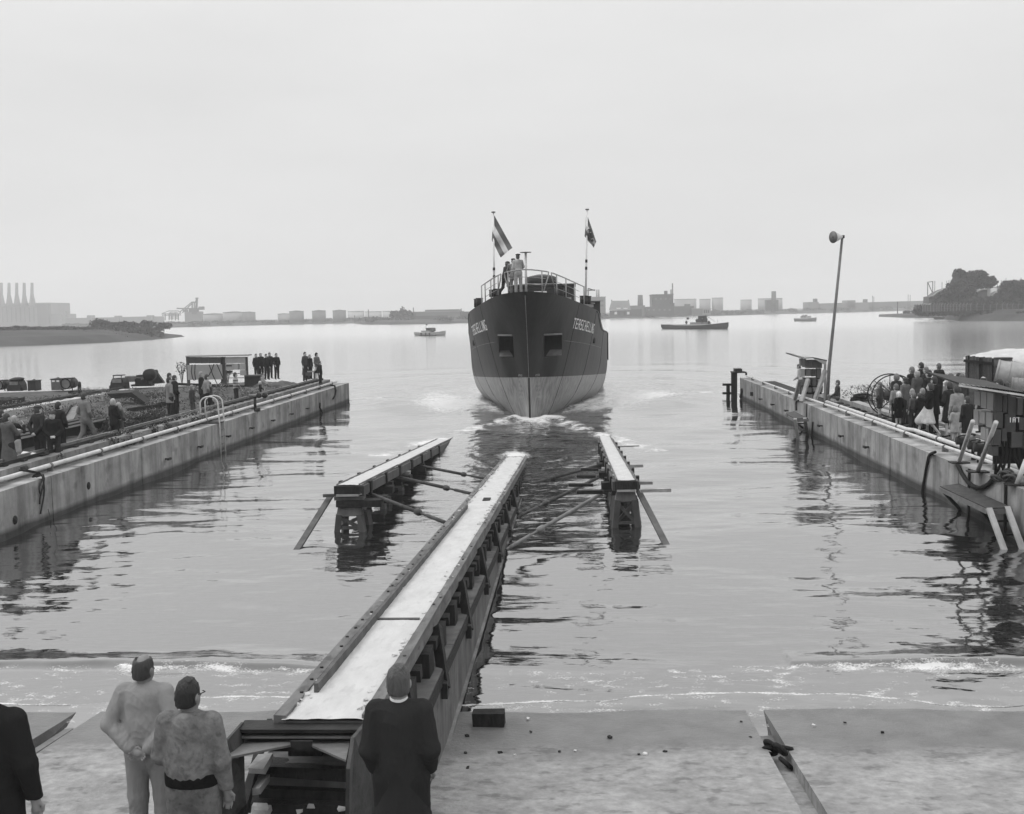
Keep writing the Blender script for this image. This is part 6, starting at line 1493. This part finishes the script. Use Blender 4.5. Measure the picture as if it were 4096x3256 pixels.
# big cabinet shed near right
YS=25.0; c0=atY(*z6(1100,950),YS); shed=empty('switch_cabinet_shed',(c0.x,YS,GR),label='large switch cabinet rack under a sloping pale roof at the right edge',cat='electric cabinets')
def sf(nm,x0,x1,y0,y1,mt,dy=0,dep=.3): return front(shed,nm,z6,x0,x1,y0,y1,YS+dy,dep,mt,jit=.003)
CDK=mat('cabinet shaded grey',.06,.55,.25,3,.1,20)  # front cabinets: shade of the side turned from the light put into the colour
for x0,x1,y0,y1 in((1105,1160,430,562),(1163,1200,440,572),(1203,1268,448,585),(1275,1318,460,590),(1325,1400,465,600),(1108,1165,565,688),(1178,1262,580,722),(1290,1325,610,706),(1330,1400,620,720),(1090,1152,700,820),(1158,1196,692,790),(1228,1318,720,838),(1322,1400,740,850),(1085,1130,828,900)): 
    sf('dark_cabinet',x0,x1,y0,y1,CDK,random.uniform(-.08,.08))
sf('dark_back',1092,1420,420,960,RUBBER,.35,.05)
# side facing the water: pale cabinets, light from the left put into their colour (fronts look towards -X)
xs_=c0.x-.02
def sidebox(x0,x1,y0,y1,mt,off=0):
    Xp=xs_-off; P=[]
    for x,y in((x0,y1),(x1,y1),(x1,y0),(x0,y0)): d=ray(*z6(x,y)); P.append(CP+d*(Xp/d.x)-shed.location)
    ya,yb=P[0].y,P[1].y; za=min((P[0].z+P[1].z)/2,(P[2].z+P[3].z)/2); zb_=max((P[0].z+P[1].z)/2,(P[2].z+P[3].z)/2); bx('pale_cabinet',(Xp-shed.location.x+.15,(ya+yb)/2,(za+zb_)/2),(.3,abs(ya-yb)-.03,zb_-za-.03),mt,shed,jit=.004)
for a in((945,990,408,520),(992,1038,408,542),(1040,1090,415,555),(938,978,548,668),(982,1026,556,660),(1034,1080,564,688),(992,1030,680,780),(1030,1076,690,830)): sidebox(*a,CABL)
rp_=[(830,345),(1340,420),(1340,450),(835,374)]
rr=[atY(*z6(*q),YS-.45)-shed.location for q in rp_]
MB().prism(rr,(0,.06,0)).build('roof_fascia',PIPE,shed)
MB().prism([rr[0],rr[1],rr[1]+Vector((0,2.3,.12)),rr[0]+Vector((0,2.3,.12))],(0,0,-.04)).build('roof_sheet',STEEL,shed)
sf('plate_mark',1204,1237,624,646,CDK,-.13,.01)
M=MB(); ww,W2=word('1A7')
for a,b,c,d in ww:
    p=atY(*z6(1206,646),YS-.13)-shed.location; k=.0155; M.box((p.x+(a+c)/2*k,p.y-.03,p.z+(b+d)/2*k),((c-a)*k,.01,(d-b)*k))
M.build('lettering',WHITE,shed)
for (x0,y0,x1,y1) in((830,950,935,640),(972,1020,1112,645),(1270,1118,1340,930)):
    a=at(*z6(x0,y0),WZ+.03)-shed.location; b=atY(*z6(x1,y1),YS-.5)-shed.location; d_=b-a; tb('slanting_prop',[a,b],.05,PIPE,shed,12)
    bx('prop_foot',tuple(a),(.45,.3,.03),STEEL,shed)
for i in range(9): p=atY(*z6(1090+i*32,930),YS+.1)-shed.location; tb('cable_tail',[p+Vector((0,0,.5)),p+Vector((random.uniform(-.1,.1),0,.1)),p+Vector((random.uniform(-.2,.2),0,-.35))],.03,RUBBER,shed,5)
for x,y,lab in((850,840,'dark valve wheel'),(905,830,'pale valve body'),(985,900,'upright valve post'),(940,880,'rusty pump block'),(1075,860,'round hose coupling')):
    p=at(*z6(x,y+60),GR); o=empty('valve',p,label=lab+' among the pipework in front of the right cabinet shed',cat='valve'); tb('stem',[(0,0,0),(0,0,.45)],.06,STEEL,o,8); tb('body',[(-.14,0,.4),(.14,0,.4)],.11,STEELM if 'pale' in lab or 'round' in lab else STEEL,o,12); ring('handwheel',(0,-.1,.52),.12,.02,STEEL,(0,.4,1),o,16,5)
p=at(*z6(1148,985),GR); tag(bx('marker_board',(0,0,.3),(.2,.04,.62),PIPE,None),'short upright pale board in front of the right cabinet shed','board').location=p
# plank bin with scrap
YB=at(*z6(1010,640),GR).y+8; Yb=38.
pb=empty('plank_bin',(atY(*z6(1015,345),Yb).x,Yb,GR),label='tall bin wall of upright weathered planks behind the right crowd',cat='plank fence')
x=880
i=0
while x<1148:
    wpl=random.choice((17,22,26,30)); wpl=min(wpl,1150-x); t=(x-880)/270; front(pb,'plank',z6,x,x+wpl-1.5,138+t*24+random.randint(-3,3),352,Yb+random.uniform(-.015,.015),.05,(WOODM,WOOD,mat('weathered timber dark',.075,.8,.45,4,.5,18,vec=(1,1,.3)),WOODM)[i%4]); x+=wpl; i+=1
a=atY(*z6(866,176),Yb-.06)-pb.location; b=atY(*z6(1120,202),Yb-.06)-pb.location; bm_('cross_bar',a,b,.05,.09,STEEL,pb)
front(pb,'corner_post',z6,1128,1150,164,356,Yb-.05,.14,WOODM)
tp=empty('tarpaulin_heap',(atY(*z6(1240,200),40).x,40,GR),label='pale tarpaulin and sheets heaped behind the plank bin at the right edge',cat='tarpaulin')
V_,F_=nets([EL_(atY(*z6(1190,165),40)-tp.location,(1.3,1.0,.16),.2),EL_(atY(*z6(1290,190),39.5)-tp.location,(1.5,1.2,.42),.2),EL_(atY(*z6(1340,160),41)-tp.location,(1.8,1.2,.35),.2)],.06,.03,9); npmesh('sheet',V_,F_,mat('pale tarpaulin',.5,.8,.15,2,.4,8),tp)
MB().prism([atY(*z6(x_,y_),41.5)-tp.location for x_,y_ in((1060,128),(1400,112),(1400,240),(1100,200))],(0,.1,0)).build('dark_board',WOODM,tp)
db=empty('scrap_heap_base',(atY(*z6(1240,330),37.5).x,37.5,GR),label='dark heap of scrap below the barrels at the right edge',cat='scrap heap')
V_,F_=nets([EL_((0,1,.2),(1.9,1.2,1.3),.3),EL_((1.6,1,.3),(1.5,1,1.5),.3),EL_((-1.2,.6,.2),(.7,.7,1.0),.3)],.08,.06,7); npmesh('heap',V_,F_,STEELB,db)
def barrel(x,y,Y,r,l,label,mt,tilt):
    p=atY(*z6(x,y),Y); o=empty('barrel',p,label=label,cat='barrel'); d=Vector(tilt).normalized()
    tb('shell',[-d*l/2,d*l/2],r,mt,o,26)
    for t in(-.47,-.17,.17,.47): tb('hoop',[d*l*t-d*.02,d*l*t+d*.02],r*1.035,mt,o,26)
    return o
barrel(1258,275,37,.36,1.15,'large pale grey ribbed oil drum lying on its side in the scrap heap',mat('drum pale',.33,.5,.2,4,.1,20),(1,-.35,-.22))
barrel(1290,355,36.4,.2,.45,'small grey can below the large oil drum',mat('drum mid',.22,.5,.2,4),(1,-.3,-.1)); barrel(1165,245,37.3,.28,.8,'dark drum standing behind the large pale drum',STEELB,(0,0,1))
# cable reel and hose coil
rl,Y=base(z6,320,610,GR,'cable_reel','tall spoked iron cable reel standing behind the boys on the right quay','cable reel')
for s in(-.3,.3):
    ring('reel_rim',(0,s,.78),.76,.024,STEEL,(.25,1,0),rl,36,6)
    for k in range(8): a=k*math.pi/4; tb('spoke',[(0,s,.78),(math.cos(a)*.74,s-math.cos(a)*.18,.78+math.sin(a)*.74)],.016,STEEL,rl,5)
tb('drum',[(.07,-.3,.78),(-.07,.3,.78)],.2,STEEL,rl,14)
for s in(-1,1): bm_('foot',(s*.6,-.3,.03),(s*.6,.3,.03),.08,.06,STEEL,rl)
hc,Y=base(z6,90,490,GR,'hose_coil','big flat coil of black hose lying on the right quay','hose coil')
for k in range(13): ring('hose_turn',(random.uniform(-.06,.06),random.uniform(-.1,.1),.04+.022*k),.22+.28*random.random(),.03,RUBBER,(random.uniform(-.1,.1),random.uniform(-.1,.1),1),hc,34,5)
# ---------------- spectators on the left yard ----------------
def crowd(f,x,y,h,label,z=GL,grp=None,**k):
    px,py=f(x,y); p=at(px,py,z+h*.995); lk=k.pop('look',(-2,58)); return person(label,(p.x,p.y,z),h,look=lk,group=grp,**k)
G1='spectators on the left yard'; G2='spectators on the right quay'
STR=bpy.data.materials.new('striped knit'); STR.use_nodes=True
def stripes():
    nt=STR.node_tree;N=nt.nodes;L=nt.links;tc=N.new('ShaderNodeTexCoord');sp=N.new('ShaderNodeSeparateXYZ');L.new(tc.outputs['Object'],sp.inputs[0])
    m_=N.new('ShaderNodeMath');m_.operation='MULTIPLY';L.new(sp.outputs[2],m_.inputs[0]);m_.inputs[1].default_value=7.5
    f_=N.new('ShaderNodeMath');f_.operation='FRACT';L.new(m_.outputs[0],f_.inputs[0]);g_=N.new('ShaderNodeMath');g_.operation='GREATER_THAN';L.new(f_.outputs[0],g_.inputs[0]);g_.inputs[1].default_value=.5
    r=N.new('ShaderNodeMapRange');L.new(g_.outputs[0],r.inputs[0]);r.inputs[3].default_value=.10;r.inputs[4].default_value=.34
    L.new(r.outputs[0],N['Principled BSDF'].inputs['Base Color'])
stripes()
crowd(z3,5,585,1.74,'dark clothed man cut by the left picture edge in the left crowd',top=.05,bot=.04)
crowd(z3,52,615,1.72,'man in a long mid grey overcoat holding a blond child, at the far left',top=.13,bot=.04,coat=.45,arms=('hold','hold'),hair=.04)
crowd(z3,116,632,1.50,'blond child in white shorts and dark top held by the man in the grey overcoat',top=.035,bot=.6,shorts=True,hair=.35,legs='stand',arms=('up','down'),look=(-8,45))
crowd(z3,305,550,1.75,'man in a flat cap and dark jacket with hands behind his back, left yard',top=.05,bot=.05,cap=('flat',.09),arms=('back','back'),hair=.05)
crowd(z3,420,597,1.60,'man in a flat cap and dark sweater turning to face the camera, left yard',top=.03,bot=.045,cap=('flat',.07),arms=('front','front'),yaw=200,collar=.4,hair=.05)
crowd(z3,470,522,1.74,'dark haired man in a dark zip jacket behind the man facing the camera',top=.035,bot=.03,arms=('front','down'),hair=.02)
crowd(z3,680,447,1.80,'tall man in a pale grey work suit striding along the left yard',top=.24,bot=.2,legs='walk',arms=('pocket','pocket'),hair=.04,collar=.5,belt=.98)
crowd(z3,912,495,1.55,'blond boy in a dark coat leaning beside a smaller boy, left yard',top=.03,bot=.03,hair=.38,coat=.72,arms=('front','front'))
crowd(z3,957,525,1.40,'smaller blond boy in a speckled jacket at the weeds, left yard',top=.13,bot=.12,hair=.33,arms=('front','front'))
crowd(z3,1366,288,1.74,'man mostly hidden behind the pale jacketed man in the left yard',top=.05,bot=.04)
crowd(z3,1362,323,1.76,'man in a long pale grey jacket and dark trousers, hands in pockets, left yard',top=.27,bot=.04,coat=.70,arms=('pocket','pocket'),hair=.03)
crowd(z3,1408,306,1.76,'man in a dark suit standing right of the pale jacketed man',top=.03,bot=.03,arms=('pocket','pocket'))
crowd(z3,1548,383,1.38,'boy in a short dark jacket with checked front edge, left yard',top=.06,bot=.10,hair=.2,coat=.8)
crowd(z3,1622,278,1.76,'fair haired man in a dark coat in front of the cabinet shelter',top=.03,bot=.03,hair=.25,coat=.75)
crowd(z3,1660,300,1.74,'man in a pale jacket and dark trousers leaning, hands in pockets, by the cabinets',top=.30,bot=.03,arms=('pocket','pocket'),legs='walk',hair=.04,lean=4)
crowd(z3,1690,360,1.42,'small dark boy half hidden right of the leaning pale jacketed man',top=.07,bot=.05,hair=.05)
crowd(z4,635,370,1.60,'boy in a striped sweater in front of the cabinet shelter',top=.12,bot=.04,arms=('front','front'),tex=STR,hair=.05)
crowd(z4,920,378,1.10,'person in a pale blouse sitting low beside the steel trough',top=.45,bot=.3,legs='stand',hair=.05,arms=('knee','knee'))
crowd(z4,897,460,.92,'blond child in a dark sweater sitting at the rail beam, left yard',top=.03,bot=.03,hair=.5,arms=('knee','knee'))
crowd(z4,855,173,1.72,'first from the left of the dark suited men by the water, jacket open',top=.035,bot=.05,coat=.8,arms=('down','down'),hair=.12,collar=.5)
crowd(z4,903,163,1.76,'second of the dark suited men by the water, balding, white collar',top=.03,bot=.03,collar=.6,coat=.82,bald=True,hair=.06)
crowd(z4,960,175,1.72,'third of the dark suited men, hidden behind the one with folded hands',top=.03,bot=.03,collar=.6)
crowd(z4,997,160,1.77,'fourth of the dark suited men by the water, grey trousers, hands in pockets',top=.035,bot=.05,arms=('pocket','pocket'),hair=.07)
crowd(z4,1067,168,1.74,'slim man in dark clothes standing apart at the right of the suited men',top=.03,bot=.03,arms=('pocket','pocket'),hair=.03)
ZP=GL+.35
crowd(z4,1370,155,1.66,'man in dark at the back of the group on the left pier head',z=ZP,top=.08,bot=.05)
crowd(z4,1366,195,1.60,'person in a long pale grey raincoat with raised hands on the left pier head',z=GL+.1,top=.16,bot=.06,coat=.45,arms=('hold','up'),hair=.05)
crowd(z4,1420,181,1.50,'blond boy in a dark suit on the left pier head',z=ZP,top=.03,bot=.03,hair=.22,collar=.5)
crowd(z4,1492,163,1.66,'woman with dark headscarf and pale coat on the left pier head',z=ZP,top=.16,bot=.03,cap=('scarf',.03),coat=.85,skirt=(.45,.05),arms=('front','front'))
crowd(z4,1528,252,1.30,'small boy in black at the tip of the left pier head',z=ZP,top=.03,bot=.03,hair=.04)
# ---------------- spectators on the right quay ----------------
L2=(-2,58)
crowd(z6,227,340,1.33,'small boy in a grey jacket and shorts standing alone left of the reel',z=GR,top=.09,bot=.06,shorts=True,hair=.13,coat=.78,arms=('pocket','pocket'),socks=.2,look=(-4,50))
crowd(z6,352,278,1.66,'wavy haired woman in dark at the left of the right crowd',z=GR,top=.05,bot=.05,skirt=(.45,.06),girl=True,hair=.15)
crowd(z6,350,355,1.42,'boy in dark dungarees with pale shirt seen from behind',z=GR,top=.3,bot=.02,hair=.12,look=(2,60))
crowd(z6,370,413,1.22,'very blond child in a black coat beside the boy in dungarees',z=GR,top=.015,bot=.04,coat=.55,hair=.6,shorts=True,socks=.1)
crowd(z6,420,308,1.58,'person in a knitted hat behind the blond child',z=GR,top=.16,bot=.05,cap=('beret',.12))
crowd(z6,470,225,1.76,'man with glasses in a dark suit at the back left of the right crowd',z=GR,top=.03,bot=.03,hair=.14,glasses=True,coat=.8)
crowd(z6,510,252,1.74,'balding man in a grey suit jacket with white collar, right crowd',z=GR,top=.11,bot=.05,bald=True,hair=.3,collar=.6,coat=.78,arms=('pocket','pocket'))
crowd(z6,540,192,1.80,'tall dark haired man at the back of the right crowd',z=GR+.05,top=.04,bot=.04,hair=.02,collar=.5)
crowd(z6,578,225,1.72,'fair man half hidden behind the tall dark coated man',z=GR,top=.06,bot=.05,hair=.15)
crowd(z6,600,250,1.82,'tall man in a long dark coat and tie in the middle of the right crowd',z=GR,top=.035,bot=.02,coat=.62,hair=.02,collar=.6)
crowd(z6,676,198,1.55,'boy in a dark jacket raised above the right crowd, seen from behind',z=GR+.35,top=.04,bot=.04,hair=.1,collar=.5,arms=('pocket','pocket'),look=(-6,80))
crowd(z6,640,300,1.78,'man in black trousers and black coat behind the leaning woman',z=GR,top=.02,bot=.02,hair=.02,coat=.6)
crowd(z6,472,392,1.28,'fair child in a grey coat among the children, right crowd',z=GR,top=.10,bot=.08,hair=.25,coat=.6)
crowd(z6,482,418,1.20,'small boy in a grey suit in front of the fair child',z=GR,top=.14,bot=.05,hair=.15)
crowd(z6,527,426,1.20,'small child in a black coat beside the leaning woman',z=GR,top=.025,bot=.04,hair=.04,coat=.55)
crowd(z6,551,388,1.34,'fair child just behind the leaning woman in the white dress',z=GR,top=.06,bot=.05,hair=.22)
crowd(z6,600,350,1.64,'woman in a black jacket and white pleated dress stretching one leg out, right quay',z=GR,top=.02,bot=.62,skirt=(.42,.14),legs='walk',girl=True,hair=.04,arms=('down','hold'),yaw=78,shoe=.4,lean=-3)
crowd(z6,765,275,1.74,'fair faced man with swept hair at the right of the crowd',z=GR,top=.22,bot=.06,hair=.10)
crowd(z6,757,342,1.66,'dark haired woman in a dark coat clasping her hands',z=GR,top=.035,bot=.035,coat=.5,skirt=(.42,.05),hair=.025,girl=True,arms=('front','front'))
crowd(z6,815,365,1.68,'curly dark haired woman in a long pale coat near the trench',z=GR,top=.34,bot=.3,coat=.48,skirt=(.44,.05),hair=.03,girl=True,arms=('front','down'))
crowd(z6,800,520,1.12,'little girl in a short pale coat in front of the woman in the pale coat',z=GR,top=.42,bot=.2,coat=.55,skirt=(.5,.05),hair=.12,girl=True,arms=('front','front'),socks=.3)
crowd(z6,828,273,1.76,'dark haired man with white collar near the shed roof',z=GR,top=.16,bot=.1,hair=.02,collar=.7,coat=.6)
crowd(z6,852,281,1.74,'man hidden behind the white collared man, only his head showing',z=GR,top=.06,bot=.05,hair=.10)
crowd(z6,893,450,1.45,'boy in a dark jacket and shorts walking in front of the pale cabinets',z=GR,top=.03,bot=.03,shorts=True,hair=.03)
crowd(z6,1015,300,1.74,'balding man looking over the shed roof',z=GR,top=.07,bot=.05,bald=True,hair=.04,collar=.6)
crowd(z6,1138,320,1.72,'black haired man seen over the shed roof in front of the scrap',z=GR,top=.05,bot=.05,hair=.015)
crowd(z6,1190,345,1.62,'dark haired child mostly hidden by the shed roof',z=GR,top=.05,bot=.05,hair=.03)
p=at(*z5(1450,720),GR); person('boy sitting on the trench edge beside the loudspeaker pole',(p.x,p.y,GR-.42),1.45,look=(-6,50),legs='sit',arms=('knee','knee'),top=.07,bot=.18,hair=.06)
p=at(*z5(1075,600),GR); person('boy in a white shirt leaning between the props of the cabinet hut',(p.x,p.y,GR-.1),1.5,look=(-6,60),arms=('knee','knee'),top=.5,bot=.05,hair=.08,lean=15)
p=at(*z5(1255,640),GR); person('crouching figure in dark clothes behind the props of the cabinet hut',(p.x,p.y-.2,GR-.38),1.45,look=(-3,60),legs='sit',arms=('knee','knee'),top=.05,bot=.25,hair=.05)
# crew
on_bow(2017,1044,53.6,1.74,label='crewman in dark overalls and cap bending over the left bow rail',top=.05,bot=.05,cap=('flat',.10),arms=('rail','rail'),lean=14,legs='walk',look=(8,60),hair=.1)
on_bow(2052,1034,53.3,1.76,label='crewman in pale overalls with dark cap, between the other two on the bow',top=.24,bot=.25,cap=('beret',.03),arms=('front','rail'),lean=3,look=(-6,90),hair=.05)
on_bow(2070.5,1016,52.8,1.86,label='tallest crewman in a white jacket and dark cap holding the bow rail',top=.52,bot=.42,cap=('beret',.03),arms=('rail','down'),look=(-7,70),hair=.04,belt=1.0,hood=True)
for x,y,z,lab in((1.1,-.3,1.3,'dark figure standing left of the wheelhouse on the long steam launch'),(3.9,-.9,1.35,'dark figure in front of the wheelhouse on the long steam launch'),(5.4,.0,1.1,'man standing forward on the long steam launch'),(-3.2,0,.9,'figure at the stern flag of the long steam launch')): dock_person(PB,x,y,z-.45 if x>4 else z-.2,lab,top=.03,bot=.03)
for x,y,lab in((-1.4,-.6,'passenger in a white shirt at the left end of the crowded motor boat'),(-.4,-.7,'passenger in dark at the middle of the crowded motor boat'),(.6,-.6,'second passenger from the right on the crowded motor boat'),(1.5,-.6,'passenger at the right end of the crowded motor boat')): dock_person(MC,x,y,.75,lab,top=.5 if 'white' in lab else .05,bot=.04)
# ---------------- the men in the foreground ----------------
def fgman(px,py,h,D,**k):
    k.setdefault('baggy',1.12)
    z=gz(D); sh=k.pop('shift',0)
    for _ in range(12): p=at(px,py,z+h); z=gz(p.y)
    p.x+=sh*0
    return person(loc=(p.x,p.y,z),h=h,vox=.0085,fine=True,**k)
fgman(573,2620,1.79,9.4,label='balding man in pale grey overalls with hands clasped behind his back, foreground',look=(-1.5,58),top=.27,bot=.24,hair=.035,bald=True,arms=('back','back'),wr=.0042,turn=-16,belt=1.05,waist=True,skin=.2,wide=1.06,legs='stand')
fgman(752,2720,1.70,8.9,label='dark haired young man in a stained hooded work jacket and black belt, foreground',look=(-1,58),top=.17,bot=.14,hair=.012,arms=('down','front'),wr=.0035,turn=-20,belt=.99,hood=True,skin=.2,wide=1.0,glasses=True)
fgman(1592,2665,1.79,8.6,label='short haired man in a black work coat with a white collar beside the steel frame',look=(-2.6,58),top=.03,bot=.025,hair=.06,coat=.55,arms=(((.235,-.04,1.15),(.20,.08,.96),(.17,.13,.88)),((.235,-.04,1.15),(.20,.08,.96),(.17,.13,.88))),wr=.0045,turn=6,collar=.8,skin=.26,wide=.96,baggy=1.1)
fgman(-62,2690,1.80,8.7,label='man in a black jacket cut off by the left edge of the photo, foreground',look=(-1.5,58),top=.02,bot=.02,hair=.03,arms=('down','down'),wr=.005,skin=.25,wide=1.1)
# deeper nesting: pieces that belong to a part
def nest(child,parent):
    for o in list(bpy.data.objects):
        if o.name.split('.')[0]==child and o.parent is not None:
            ps_=[c for c in o.parent.children if c.name.split('.')[0]==parent]
            if ps_: o.parent=ps_[0]
nest('side_house_window','side_house'); nest('wheelhouse_roof','wheelhouse_wall'); nest('pocket_floor','anchor_pocket_lip'); nest('post_disc','bow_post'); nest('truck','pole'); nest('painted_band','pole')
nest('louvre','housing'); nest('number_plate','housing'); nest('lid','housing'); nest('horn_inside','horn'); nest('horn_rim','horn'); nest('driver_tip','horn'); nest('switch_row','back_panel'); nest('hoop','shell'); nest('drain_hole','wall_section')
# ---------------- air ----------------
hz=MB().box((150,1350,38),(4200,3500,82)).build('haze',None) if False else None
me=bpy.data.meshes.new('haze'); M=MB().box((150,1400,36.5),(4600,3300,81)); me.from_pydata(M.v,[],M.f); ho_=bpy.data.objects.new('haze',me); COL.objects.link(ho_); ho_['kind']='stuff'
hm=bpy.data.materials.new('haze air'); hm.use_nodes=True; nt=hm.node_tree; nt.nodes.clear(); oo=nt.nodes.new('ShaderNodeOutputMaterial'); pv=nt.nodes.new('ShaderNodeVolumePrincipled'); pv.inputs['Color'].default_value=(.99,.99,.99,1); pv.inputs['Density'].default_value=HAZE; nt.links.new(pv.outputs[0],oo.inputs['Volume']); me.materials.append(hm)
